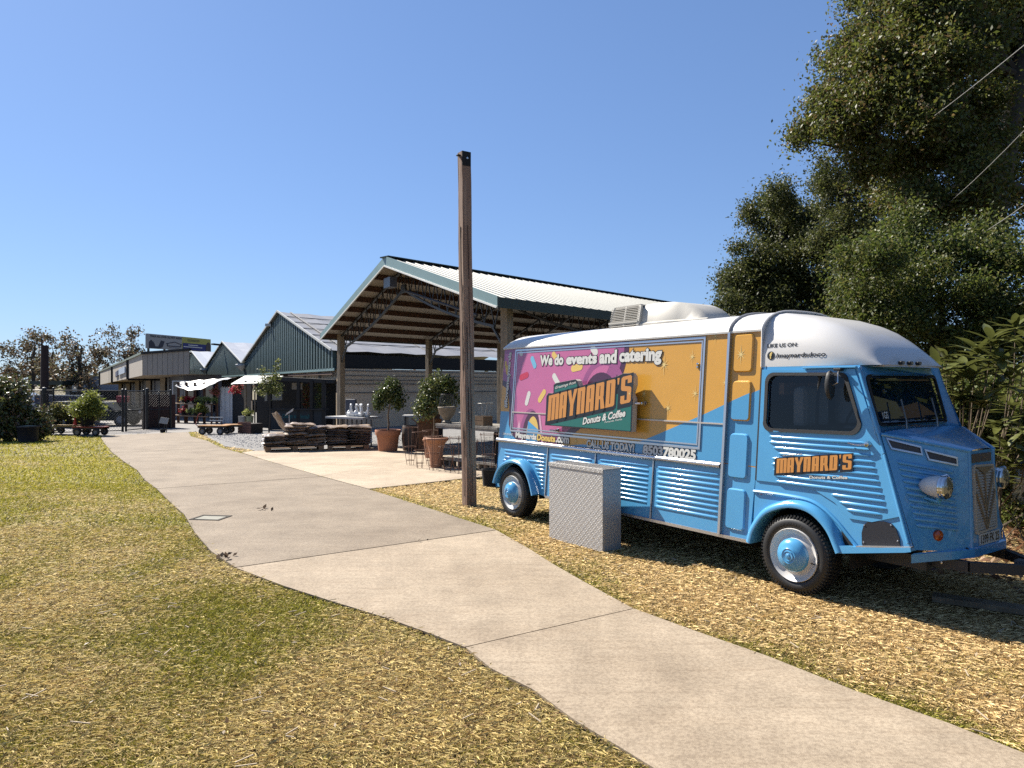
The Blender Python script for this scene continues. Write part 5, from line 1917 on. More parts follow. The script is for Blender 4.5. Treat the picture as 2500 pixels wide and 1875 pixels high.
# ================================================================== LOOSE THINGS
# ---- aluminium tread plate locker
def plate_mat(name):
    m = mat(name, (.70, .67, .63), .45, metal=.25)
    nt = m.node_tree
    N, L = nt.nodes, nt.links
    tc = N.new("ShaderNodeTexCoord")
    hs = []
    for rot, off in ((R(45), 0.0), (R(-45), .5)):
        mp = N.new("ShaderNodeMapping")
        mp.inputs["Rotation"].default_value = (0, rot, 0)
        mp.inputs["Location"].default_value = (off, 0, off)
        mp.inputs["Scale"].default_value = (1, 1, 1)
        L.new(tc.outputs["Object"], mp.inputs["Vector"])
        sx = N.new("ShaderNodeSeparateXYZ")
        L.new(mp.outputs["Vector"], sx.inputs[0])
        def wave(sock, f, ph=0.0):
            a = N.new("ShaderNodeMath"); a.operation = 'MULTIPLY_ADD'; a.inputs[1].default_value = f; a.inputs[2].default_value = ph
            L.new(sock, a.inputs[0])
            s = N.new("ShaderNodeMath"); s.operation = 'SINE'
            L.new(a.outputs[0], s.inputs[0])
            return s.outputs[0]
        u = wave(sx.outputs["X"], 2 * math.pi / .024)
        v = wave(sx.outputs["Z"], 2 * math.pi / .052)
        mu = N.new("ShaderNodeMath"); mu.operation = 'MINIMUM'
        L.new(u, mu.inputs[0]); L.new(v, mu.inputs[1])
        mr = N.new("ShaderNodeMapRange"); mr.inputs[1].default_value = .1; mr.inputs[2].default_value = .7
        L.new(mu.outputs[0], mr.inputs[0])
        hs.append(mr.outputs[0])
    mx = N.new("ShaderNodeMath"); mx.operation = 'MAXIMUM'
    L.new(hs[0], mx.inputs[0]); L.new(hs[1], mx.inputs[1])
    bp_ = N.new("ShaderNodeBump"); bp_.inputs["Strength"].default_value = .9; bp_.inputs["Distance"].default_value = .004
    L.new(mx.outputs[0], bp_.inputs["Height"])
    L.new(bp_.outputs["Normal"], N["Principled BSDF"].inputs["Normal"])
    return m
M_tread = plate_mat("tread_plate")
M_alsh = mat("sheet_aluminium", (.58, .59, .61), .45, metal=.4)
bx = thing("tread_plate_locker", "grey aluminium tread plate locker standing on the grass against the truck side", "locker", (.417, 7.831, 0), math.atan2(7.165 - 7.831, .919 - .417))
bw, bd_, bh = .834, .262, .83
b = MB()
b.box((bw / 2, bd_ / 2, bh / 2), (bw - .004, bd_ - .004, bh - .004))
b.build("carcass", M_alsh, bx, bevel=.004)
b = MB()
b.box((bw / 2, -.004, bh / 2 - .012), (bw, .008, bh - .03))
b.build("front_panel", M_tread, bx)
b = MB()
b.box((bw / 2, bd_ / 2, bh + .004), (bw + .014, bd_ + .02, .012))
b.box((bw / 2, -.011, bh - .012), (bw + .014, .006, .034))
b.build("lid", M_tread, bx)
b = MB()
for k in range(16):
    b.box((.03 + k * (bw - .06) / 15, bd_ / 2, bh + .013), (.012, bd_ - .03, .006))
b.build("lid_rib", M_tread, bx)["kind"] = "stuff"

# ---- tall wooden post beside the truck
M_pole = mat("weathered_post", (.40, .27, .19), .85, col2=(.17, .085, .055), scale=9, stretch=(1.6, 1.6, .10), bump=.7, bscale=26)
wp = thing("wooden_post", "tall bare square timber post rising from the grass behind the truck's tail", "post", (-.60, 9.97, 0), R(33))
H_ = 4.93
b = MB()
rows = []
for i in range(13):
    z = -.05 + (H_ + .05) * i / 12
    lx = -.085 * (z / H_) + .006 * math.sin(i * 1.3)
    tw = .02 * math.sin(i * .5)
    c_, s_ = math.cos(tw), math.sin(tw)
    w_ = .078 - .008 * i / 12
    ch = .008
    loop = [(-w_ + ch, -w_), (w_ - ch, -w_), (w_, -w_ + ch), (w_, w_ - ch), (w_ - ch, w_), (-w_ + ch, w_), (-w_, w_ - ch), (-w_, -w_ + ch)]
    rows.append([(lx + x * c_ - y * s_, x * s_ + y * c_, z) for x, y in loop])
b.grid(rows, close=True)
b.add(rows[-1], [tuple(range(8))])
b.build("shaft", M_pole, wp)
for m_ in ():
    pass
b = MB()
for k in range(22):
    side = rnd.choice((0, 1))
    z0 = rnd.uniform(.1, 3.6)
    x0 = rnd.uniform(-.045, .045)
    L_ = rnd.uniform(.3, 1.1)
    lx = -.085 * (z0 / H_)
    if side == 0:
        b.beam((lx + x0, -.0775, z0), (lx + x0 - .02 * L_, -.0765, z0 + L_), rnd.uniform(.003, .007), .003, up=(0, 1, 0))
    else:
        b.beam((lx - .0775, x0, z0), (lx - .02 * L_ - .0765, x0, z0 + L_), .003, rnd.uniform(.003, .006), up=(0, 1, 0))
b.build("drying_crack", mat("crack_dark", (.02, .012, .01), .9), wp)["kind"] = "stuff"
b = MB()
b.box((-.085, -.070, H_ - .10), (.138, .01, .20))
b.box((-.17, 0, H_ - .05), (.05, .06, .012))
b.build("cap_plate", M_black, wp)
b = MB()
b.lathe([(.016, 0), (.014, -.006), (.001, -.008)], (-.075, -.076, H_ - .09), 10, 'y')
b.build("bolt", M_alu, wp)

# ---- plank lying in the truck's shade
pk = thing("timber_plank", "long grey timber plank lying on shaded grass before the truck's nose", "plank", (3.26, 5.53, 0), math.atan2(-.62, .30))
a, c = Vector((3.223, 5.488, 0)), Vector((3.75, 4.98, 0))
pk.location = (0, 0, 0); pk.rotation_euler = (0, 0, 0)
b = MB()
d = (Vector((3.518, 4.85, 0)) - Vector((3.223, 5.488, 0))).normalized()
d = Vector((.62, -.42, 0)).normalized()
n_ = Vector((-d.y, d.x, 0))
p0 = Vector((3.25, 5.50, .035))
b.beam(p0 + n_ * .07, p0 + n_ * .07 + d * 1.9, .15, .045)
b.build("board", mat("plank_grey", (.21, .165, .11), .9, var=.3, scale=8, stretch=(1, 1, 1), bump=.3, bscale=50), pk, bevel=.006)

# ---- terracotta pots
M_terra = mat("terracotta", (.50, .205, .105), .75, var=.12, scale=6, bump=.2, bscale=60)
M_terra2 = mat("terracotta_pale", (.56, .27, .155), .75, var=.15, scale=6, bump=.2, bscale=60)
M_potsoil = mat("potting_soil", (.03, .02, .014), .95)
def pot(t, prof, zs, rs, m_=None):
    b_ = MB()
    b_.lathe(prof, (0, 0, 0), 32)
    b_.build("pot", m_ or M_terra, t, smooth=True)
    b_ = MB()
    b_.lathe([(rs, zs), (.001, zs + .01)], (0, 0, 0), 24)
    b_.build("soil", M_potsoil, t)
# leaf quads in numpy
def leaf_mesh(name, C, size, cols, m, parent, aspect=.5, r=NR, up=.35, fold=True):
    n = len(C)
    N_ = r.normal(0, 1, (n, 3))
    N_[:, 2] += up
    N_ /= np.linalg.norm(N_, axis=1)[:, None]
    A_ = np.cross(N_, r.normal(0, 1, (n, 3)))
    A_ /= np.maximum(np.linalg.norm(A_, axis=1)[:, None], 1e-6)
    B2 = np.cross(N_, A_)
    L_ = size * r.uniform(.65, 1.3, n)
    W_ = L_ * aspect
    V = np.empty((n, 4, 3))
    V[:, 0] = C - A_ * (L_ / 2)[:, None]
    V[:, 1] = C + B2 * (W_ / 2)[:, None] + N_ * (W_ * .15)[:, None]
    V[:, 2] = C + A_ * (L_ / 2)[:, None]
    V[:, 3] = C - B2 * (W_ / 2)[:, None] + N_ * (W_ * .15)[:, None]
    return raw_mesh(name, V.reshape(-1, 3), np.arange(4 * n).reshape(n, 4), cols, m, parent)
M_leaf = mat("leaf", (.06, .09, .02), .5, attr="tint", trans=.46, spec=.35)
M_leafs = mat("leaf_glossy", (.05, .08, .02), .38, attr="tint", trans=.25, spec=.5)
M_bark = mat("bark", (.055, .043, .033), .9, var=.3, scale=6, bump=.5, bscale=20)
M_barkl = mat("bark_light", (.20, .15, .10), .9, var=.3, scale=8, bump=.3, bscale=30)
def palette(n, cols, r=NR, jit=.25):
    c = np.array(cols)
    i = r.integers(0, len(c), n)
    return c[i] * r.uniform(1 - jit, 1 + jit, (n, 1))
def blob_points(blobs, n_sub, n_leaf, sub_r, r=NR, shell=.55, mid=0):
    """leaf positions in sprays, sprays gathered into boughs, boughs filling a set of ellipsoids"""
    out = []
    tot = sum(b_[3] ** 2 for b_ in blobs)
    for b_ in blobs:
        k = max(3, int(n_sub * b_[3] ** 2 / tot))
        rz_ = b_[4] if len(b_) > 4 else 1.0
        def shellpts(m_, sh):
            d = r.normal(0, 1, (m_, 3))
            d /= np.linalg.norm(d, axis=1)[:, None]
            return d * b_[3] * r.uniform(0, 1, (m_, 1)) ** sh * np.array([1, 1, rz_])
        if mid:
            bough = shellpts(mid, .38)
            pick = r.integers(0, mid, k)
            e = r.normal(0, 1, (k, 3)) * np.array([1, 1, .62]) * b_[3] * .235 * r.uniform(.5, 1.25, (mid, 1))[pick]
            cc = np.array(b_[:3]) + bough[pick] + e
        else:
            cc = np.array(b_[:3]) + shellpts(k, shell)
        lf = np.repeat(cc, n_leaf, 0) + r.normal(0, 1, (k * n_leaf, 3)) * sub_r * r.uniform(.5, 1.3, (k * n_leaf, 1))
        out.append(lf)
    return np.concatenate(out)
DARKG = [(.06, .09, .022), (.08, .11, .028), (.045, .07, .02), (.11, .125, .04)]

t = thing("potted_topiary", "round ball topiary tree in the large terracotta pot standing on the sunny forecourt", "potted tree", (-3.45, 19.75, zg(19.75) + .014))
pot(t, [(.0, 0), (.255, 0), (.262, .03), (.285, .22), (.288, .235), (.300, .37), (.305, .38), (.318, .44), (.345, .445), (.352, .50), (.36, .575), (.352, .59), (.33, .588), (.318, .52)], .53, .325)
b = MB()
b.tube([(0, 0, .5), (.02, .01, .75), (.0, .0, 1.0), (.05, 0, 1.25), (.08, 0, 1.6)], .028, 8, r1=.015)
b.build("trunk", M_barkl, t, smooth=True)
P_ = blob_points([(.06, 0, 1.62, .36, .95), (-.16, 0, 1.45, .28), (.28, 0, 1.50, .26), (.05, .1, 1.85, .22), (-.24, -.05, 1.26, .18), (.30, 0, 1.28, .18)], 420, 9, .05)
leaf_mesh("crown", P_, .075, palette(len(P_), DARKG), M_leafs, t)

t = thing("leafy_topiary", "loose leafy topiary bush rising behind the long timber bench", "potted tree", (-1.95, 17.6, zg(17.6) + .014))
pot(t, [(.0, 0), (.2, 0), (.25, .4), (.27, .45), (.24, .45), (.2, .4)], .40, .22, M_terra2)
b = MB()
b.tube([(0, 0, .4), (.03, 0, .8), (.0, 0, 1.4)], .025, 8, r1=.015)
b.build("trunk", M_barkl, t, smooth=True)
P_ = blob_points([(.15, 0, 1.78, .36), (.38, 0, 1.70, .30), (-.12, 0, 1.70, .30), (-.22, -.1, 1.40, .26), (-.34, -.1, 1.16, .20), (.05, -.1, 1.35, .30), (.40, 0, 1.42, .26), (-.15, -.15, 1.05, .16)], 480, 9, .05)
leaf_mesh("crown", P_, .075, palette(len(P_), DARKG + [(.13, .15, .04), (.17, .18, .06)]), M_leafs, t)

t = thing("flared_pot", "tall flared terracotta pot with a rolled rim beneath the bench end", "pot", (-1.62, 15.15, zg(15.1) + .014))
pot(t, [(0, 0), (.12, 0), (.125, .03), (.14, .25), (.165, .42), (.20, .52), (.235, .56), (.26, .575), (.275, .60), (.27, .63), (.245, .645), (.225, .63)], .60, .23, M_terra2)

# ---- long bench of weathered timber with things on it
M_bench = mat("bench_timber", (.33, .30, .26), .9, var=.35, scale=9, bump=.3, bscale=40)
bn = thing("timber_bench", "long weathered plank bench on black legs and cinder blocks at the forecourt edge", "bench", (0, 0, 0))
ba, bc = Vector((-1.64, 15.4, 0)), Vector((-.27, 13.98, 0))
dv = (bc - ba)
bdv = Vector((rd.x, rd.y, 0))
for k in range(5):
    b = MB()
    o = bdv * (.06 + k * .19)
    b.beam(ba + o + Vector((0, 0, .82)), bc + o + Vector((0, 0, .82)), .17, .045)
    b.build("plank", M_bench, bn)
b = MB()
b.beam(ba + Vector((0, 0, .80)), bc + Vector((0, 0, .80)), .03, .10)
b.build("apron_board", M_bench, bn)
for f in (.05, .52, .95):
    for o in (.05, .85):
        p = ba + dv * f + bdv * o
        b = MB()
        b.beam((p.x, p.y, zg(p.y) + .18), (p.x, p.y, .78), .08, .08)
        b.build("leg", M_black, bn)
for k in range(4):
    b = MB()
    o = bdv * (.1 + k * .22)
    b.beam(ba + dv * .05 + o + Vector((0, 0, .10)), bc + o + Vector((0, 0, .10)), .18, .05)
    b.build("lower_plank", M_bench, bn)
M_block = mat("cinder_block", (.34, .30, .26), .95, var=.2, scale=14, bump=.5, bscale=60)
for bi_, f in enumerate((.12, .45, .78, .96)):
    p = ba + dv * f + bdv * .12
    b = MB()
    ax = math.atan2(dv.y, dv.x)
    for (ox, w_) in ((-.18, .035), (0, .035), (.18, .035)):
        b.box((p.x + math.cos(ax) * ox, p.y + math.sin(ax) * ox, zg(p.y) + .10), (w_, .19, .17), rz=ax)
    b.box((p.x, p.y, zg(p.y) + .032), (.40, .19, .03), rz=ax)
    b.box((p.x, p.y, zg(p.y) + .172), (.40, .19, .03), rz=ax)
    tag(b.build("cinder_block", M_block), ("hollow concrete block under the bench's left end", "hollow concrete block under the bench's middle, left of the post", "hollow concrete block under the bench right of the wooden post", "hollow concrete block under the bench end nearest the truck")[bi_], "block", "blocks under the bench")
ur = thing("planter_urn", "ribbed stone coloured urn standing on the left end of the bench", "urn", (-1.42, 15.55, .845))
b = MB()
b.lathe([(0, 0), (.10, 0), (.11, .03), (.07, .06), (.09, .10), (.17, .20), (.20, .32), (.21, .34), (.20, .36), (.17, .34)], (0, 0, 0), 20)
b.build("bowl", mat("urn_stone", (.27, .22, .16), .8, var=.3, scale=10), ur, smooth=True)
b = MB()
for k in range(14):
    a = 2 * math.pi * k / 14
    b.tube([(.19 * math.cos(a), .19 * math.sin(a), .34), (.13 * math.cos(a), .13 * math.sin(a), .62)], .006, 5)
b.lathe([(.135, .62), (.14, .63), (.135, .64)], (0, 0, 0), 14)
b.build("wire_basket", M_steel, ur)
cr = thing("wooden_crate", "open brown wooden crate with pale end board, on the bench by the truck", "crate", (-.62, 14.62, .845), math.atan2(dv.y, dv.x))
M_crate = mat("crate_wood", (.22, .14, .08), .85, var=.3, scale=8)
for k in range(2):
    b = MB()
    b.box((0, -.12, .06 + k * .095), (.34, .015, .085))
    b.build("slat", M_crate, cr)
    b = MB()
    b.box((0, .12, .06 + k * .095), (.34, .015, .085))
    b.build("slat", M_crate, cr)
b = MB()
b.box((-.175, 0, .10), (.025, .26, .20))
b.build("end_board", M_bench, cr)
b = MB()
b.box((.175, 0, .10), (.02, .26, .20))
b.build("end_board", M_crate, cr)
# wire trellis obelisk and wire chairs in silhouettes
def wire_thing(name, label, cat, loc, segs, r_=.007, m_=None, group=None):
    b_ = MB()
    for s_ in segs:
        b_.tube(s_, r_, 5)
    o_ = b_.build(name, m_ or M_steel)
    o_.location = loc
    return tag(o_, label, cat, group)
wire_thing("wire_trellis", "small pointed wire trellis standing on the bench behind the post", "trellis", (-.95, 15.0, .845),
           [[(math.cos(a) * .16, math.sin(a) * .16, 0), (math.cos(a) * .1, math.sin(a) * .1, .35), (0, 0, .52)] for a in (0, 1.57, 3.14, 4.71)] + [[(math.cos(a) * .13, math.sin(a) * .13, .2) for a in np.linspace(0, 6.283, 9)], [(math.cos(a) * .17, math.sin(a) * .17, .26) for a in np.linspace(0, 6.283, 9)]], .006, mat("wire_pale", (.35, .34, .32), .5, metal=.5))
wire_thing("wire_basket_stand", "open wire basket stand on the bench next to the crate", "plant stand", (-.55, 14.75, 1.05),
           [[(math.cos(a) * .16, math.sin(a) * .16, .25), (math.cos(a + .3) * .11, math.sin(a + .3) * .11, 0)] for a in np.linspace(0, 5.6, 9)] + [[(math.cos(a) * .16, math.sin(a) * .16, .25) for a in np.linspace(0, 6.283, 13)]], .005, MATS["wire_pale"])
M_rust = mat("rusty_wire", (.16, .075, .045), .8)
cage = None
CAGE = ("", "rusty wire cage, second from the left before the flared pot", "rusty wire cage standing right against the flared pot", "rusty wire cage left of the bench's middle leg", "rusty wire cage seen just left of the wooden post", "rusty wire cage behind the wooden post", "rusty wire cage further back near the cartons", "rusty wire cage nearest the truck's tail")
for i, (x, y) in enumerate(((-2.25, 15.7), (-1.95, 15.0), (-1.62, 14.6), (-1.3, 14.35), (-1.05, 14.05), (-.8, 13.85), (-1.8, 15.6), (-.45, 13.75))):
    if cage is None:
        segs = []
        for a in (0.4, 1.97, 3.54, 5.11):
            segs.append([(math.cos(a) * .07, math.sin(a) * .07, 0), (math.cos(a) * .14, math.sin(a) * .14, .45), (math.cos(a) * .18, math.sin(a) * .18, .88)])
        for rr_, zz in ((.09, .12), (.135, .42), (.175, .84)):
            segs.append([(math.cos(a) * rr_, math.sin(a) * rr_, zz) for a in np.linspace(0, 6.2832, 13)])
        cage = wire_thing("tomato_cage", "thin rusty wire tomato cage furthest left on the open forecourt", "plant cage", (x, y, zg(y)), segs, .0055, M_rust, "wire cages before the bench")
    else:
        c = cage.copy()
        COL.objects.link(c)
        c.location = (x, y, zg(y) + .012)
        c.rotation_euler = (0, 0, i * .7)
        c["label"] = CAGE[i]
        c.scale = (rnd.uniform(.8, 1.1),) * 2 + (rnd.uniform(.55, 1.0),)
# cardboard boxes and dark barrel behind the pots
M_card = mat("cardboard", (.20, .095, .045), .85, var=.15, scale=4)
for (x, y, w_, h_, rz, lab) in ((-2.35, 19.9, .62, .78, .3, "large brown carton standing on the forecourt behind the flared pot"), (-2.30, 20.1, .5, .36, .15, "smaller brown carton stacked on the large one")):
    z0 = zg(y) + .014 + (.78 if h_ < .5 else 0)
    k_ = thing("carton", lab, "carton", (x, y, z0), rz)
    b = MB()
    b.box((0, 0, h_ / 2), (w_, w_ * .8, h_))
    b.build("box", M_card, k_, bevel=.01)
    b = MB()
    b.add([(-w_ / 2, -w_ * .4, h_), (w_ / 2, -w_ * .4, h_), (w_ / 2 + .02, -w_ * .62, h_ + .12), (-w_ / 2 - .02, -w_ * .6, h_ + .14)], [(0, 1, 2, 3)])
    b.add([(-w_ / 2, w_ * .4, h_), (-w_ / 2, -w_ * .4, h_), (-w_ / 2 - .16, -w_ * .4, h_ + .13), (-w_ / 2 - .16, w_ * .4, h_ + .13)], [(0, 1, 2, 3)])
    b.build("flap", M_card, k_)
b = MB()
b.lathe([(0, 0), (.22, 0), (.26, .3), (.25, .62), (.22, .70), (.20, .70), (.19, .6)], (0, 0, 0), 20)
o = b.build("clay_barrel", mat("barrel_brown", (.10, .075, .06), .8), smooth=True)
o.location = (-2.85, 20.0, zg(20) + .014)
tag(o, "dull brown barrel shaped planter left of the cartons", "planter")
b = MB()
b.lathe([(0, 0), (.13, 0), (.16, .30), (.165, .32), (.15, .32), (.14, .28)], (0, 0, 0), 18)
o = b.build("black_bucket", M_black, smooth=True)
o.location = (-.36, 12.1, zg(12.1) - .03)
tag(o, "plain black nursery bucket on the grass behind the truck's tail", "bucket")

# ---- pallets of bagged mulch
M_pal = mat("pallet_wood", (.36, .22, .12), .85, var=.25, scale=6)
def pallet(loc, rz, wdt, label):
    t_ = thing("pallet", label, "pallet", loc, rz)
    for y_ in (0.05, .5, .95):
        b_ = MB(); b_.box((wdt / 2, y_, .012), (wdt, .10, .02)); b_.build("bottom_board", M_pal, t_)
        for x_ in (.07, wdt / 2, wdt - .07):
            b_ = MB(); b_.box((x_, y_, .065), (.14, .10, .085)); b_.build("block", M_pal, t_)
    for k in range(7):
        b_ = MB(); b_.box((wdt / 2, .05 + k * .15, .12), (wdt, .11, .022)); b_.build("deck_board", M_pal, t_)
    return t_
def sack_mesh(sd, m_):
    r_ = random.Random(sd)
    b_ = MB()
    nx, ny = 13, 9
    up, dn = [], []
    ph = [r_.uniform(0, 6) for _ in range(6)]
    for j in range(ny):
        ru, rl = [], []
        for i in range(nx):
            u, v = i / (nx - 1) * 2 - 1, j / (ny - 1) * 2 - 1
            e = max(0, 1 - abs(u) ** 5) * max(0, 1 - abs(v) ** 4)
            x = u * (.33 - .012 * math.cos(v * 3 + ph[0]))
            y = v * (.21 - .010 * math.cos(u * 4 + ph[1]))
            wv = .012 * math.sin(u * 5 + ph[2]) * math.cos(v * 4 + ph[3]) + .014 * math.sin(u * 2.2 + ph[4])
            ru.append((x, y, .045 * e ** .5 + wv + .045 + .006 * math.sin(u * 17 + v * 13 + ph[5])))
            rl.append((x, y, -.038 * e ** .5 + wv + .045))
        up.append(ru); dn.append(rl)
    b_.grid(up)
    b_.grid([r__[::-1] for r__ in dn])
    for r__ in (0, ny - 1):
        pass
    return b_.mesh("mulch_bag", m_, True)
M_sk = [mat("bag_brown", (.24, .185, .15), .34, var=.45, scale=5, coat=.15, bump=.25, bscale=25), mat("bag_dark", (.15, .12, .10), .32, var=.4, scale=6, coat=.2, bump=.25, bscale=25), mat("bag_tan", (.38, .28, .20), .4, var=.35, scale=6, bump=.25, bscale=25)]
sacks = [sack_mesh(k, M_sk[k % 3]) for k in range(9)]
def bag(me, loc, rz, label, group, tilt=(0, 0)):
    o_ = bpy.data.objects.new("mulch_bag", me)
    COL.objects.link(o_)
    o_.location = loc
    o_.rotation_euler = (tilt[0], tilt[1], rz)
    return tag(o_, label, "bag", group)
pz = math.atan2(.62, 1.5)
pallet((-6.70, 19.32, zg(19.4) + .014), pz, 1.55, "weathered pallet under the left heap of mulch bags, its end facing the path")
def on(p0, rz, x, y, z):
    c_, s_ = math.cos(rz), math.sin(rz)
    return (p0[0] + x * c_ - y * s_, p0[1] + x * s_ + y * c_, z)
zb = zg(19.8) + .155
ORD = ("first", "second", "third", "fourth", "fifth", "sixth", "seventh")
for lay in range(7):
    for col in range(3 if lay > 1 else 3):
        for row in range(2):
            if lay > 4 and col == 0:
                continue
            x = .27 + col * .52 + rnd.uniform(-.05, .05) + lay * .008
            y = .24 + row * .46 + rnd.uniform(-.03, .03)
            z = zb + lay * .076 + (.03 * math.sin(col * 2 + lay)) - (.03 if col == 0 else 0)
            bag(rnd.choice(sacks), on((-6.70, 19.32), pz, x, y, z), pz + rnd.uniform(-.08, .08), "brown mulch bag, %s layer up, %s column, %s row of the left heap" % (ORD[lay], ("left", "middle", "right")[col], ("front", "rear")[row]), "mulch bags on the left pallet", (rnd.uniform(-.05, .05), rnd.uniform(-.07, .07)))
bag(sacks[2], on((-6.70, 19.32), pz, .42, .75, zb + .62), pz, "pale tan bag slumped upright on top of the left pile", "mulch bags on the left pallet", (-.3, 1.0))
bag(sacks[5], on((-6.70, 19.32), pz, 1.0, .3, zb + .545), pz + .1, "tan bag laid flat as the topmost of the left pile", "mulch bags on the left pallet", (.0, .05))
pz2 = math.atan2(.28, 1.12)
pallet((-5.18, 19.93, zg(19.95) + .014), pz2, 1.15, "weathered pallet beneath the tidier right heap of mulch bags")
for lay in range(7):
    for col in range(2):
        for row in range(2):
            x = .27 + col * .64 + rnd.uniform(-.03, .03)
            y = .25 + row * .46 + rnd.uniform(-.03, .03)
            z = zb + lay * .073 + rnd.uniform(-.006, .006)
            bag(rnd.choice(sacks), on((-5.18, 19.93), pz2, x, y, z), pz2 + rnd.uniform(-.06, .06), "brown mulch bag, %s layer up, %s column, %s row of the right heap" % (ORD[lay], ("left", "right")[col], ("front", "rear")[row]), "mulch bags on the right pallet", (rnd.uniform(-.03, .03), rnd.uniform(-.03, .03)))
b = MB()
b.tube([(0, 0, 0), (-.05, 0, .62)], .012, 6)
sg_ = thing("stake_sign", "small white tilted stake sign standing behind the mulch bags", "sign", (-6.56, 21.0, zg(21)))
b = MB()
b.tube([(0, 0, 0), (-.03, 0, .98)], .012, 6)
b.build("stake", mat("stake_grey", (.55, .56, .56), .5), sg_)
b = MB()
b.prism([[(-.15, 0), (.08, .14), (.10, .22), (-.10, .08)]], lambda x, y: (x, -.01, .96 + y), lambda x, y: (x, .01, .96 + y))
b.build("plate", M_tw, sg_)

# ---- bench with white swan planters under the barn
sb2 = thing("display_table", "grey topped display table with slatted base carrying white swan planters", "table", (0, 0, 0))
ta, tb_ = Vector((-5.6, 22.6, 0)), Vector((-4.25, 21.75, 0))
b = MB()
b.beam(ta + Vector((0, 0, .66)), tb_ + Vector((0, 0, .66)), .9, .06)
b.build("tabletop", mat("table_grey", (.50, .50, .50), .7, var=.15, scale=6), sb2)
for k in range(9):
    p = ta.lerp(tb_, k / 8)
    b = MB()
    b.beam((p.x, p.y - .3, zg(p.y)), (p.x, p.y - .3, .63), .08, .03)
    b.build("slat", M_frame, sb2)
M_swan = mat("swan_white", (.82, .84, .86), .35, coat=.3)
swan = None
for i, (f, y_) in enumerate(((.40, -.1), (.50, -.12), (.61, -.1), (.72, -.14), (.86, -.05), (.66, .2))):
    p = ta.lerp(tb_, f)
    loc = (p.x, p.y + y_, .692)
    if swan is None:
        swan = thing("swan_planter", "white swan planter at the left end of the row beside the slate tub", "planter", loc, R(-65), "swan planters on the display table")
        b = MB()
        b.lathe([(.0, 0), (.07, .0), (.11, .05), (.12, .10), (.10, .13), (.07, .12)], (0, 0, 0), 16)
        b.v = [(x * 1.6, y * .9, z) for x, y, z in b.v]
        b.build("bowl", M_swan, swan, smooth=True)
        b = MB()
        b.tube([(.13, 0, .08), (.19, 0, .15), (.18, 0, .24), (.14, 0, .31), (.17, 0, .37), (.23, 0, .36), (.27, 0, .33)], [.05, .042, .036, .034, .036, .03, .01], 10)
        b.build("neck", M_swan, swan, smooth=True)
        b = MB()
        b.lathe([(.001, 0), (.05, .02), (.06, .07), (.03, .12), (.001, .14)], (-.12, 0, .06), 12)
        b.build("tail", M_swan, swan, smooth=True)
    else:
        dup(swan, loc, R(-65 + rnd.uniform(-25, 25)), ("", "white swan planter, second from the left in the row", "white swan planter, third from the left in the row", "white swan planter, fourth in the row and turned a little", "white swan planter at the right end of the row", "white swan planter standing behind the front row")[i])
dp = thing("slate_planter", "tall dark speckled planter box standing behind the swans", "planter", (-5.2, 22.95, .69), R(-30))
b = MB()
b.box((0, 0, .26), (.42, .10, .52))
b.build("tub", mat("slate_speckle", (.05, .055, .085), .55, var=.7, scale=40), dp, bevel=.02)
b = MB()
b.lathe([(0, 0), (.16, 0), (.20, .10), (.21, .12), (.19, .12)], (0, 0, 0), 16)
b.build("saucer_bowl", MATS["slate_speckle"], None, smooth=True)
o = bpy.data.objects["saucer_bowl"]
o.location = (-5.02, 22.25, .692)
tag(o, "shallow dark bowl on the display table left of the swans", "bowl")
o = thing("display_table", "second low grey table further back under the barn roof", "table", (-3.3, 24.2, 0))
b = MB()
b.box((0, 0, .62), (.8, .6, .05))
b.build("tabletop", MATS["table_grey"], o)
for sx_ in (-.3, .3):
    b = MB()
    b.box((sx_, 0, .16), (.06, .5, .87))
    b.build("leg", M_frame, o)

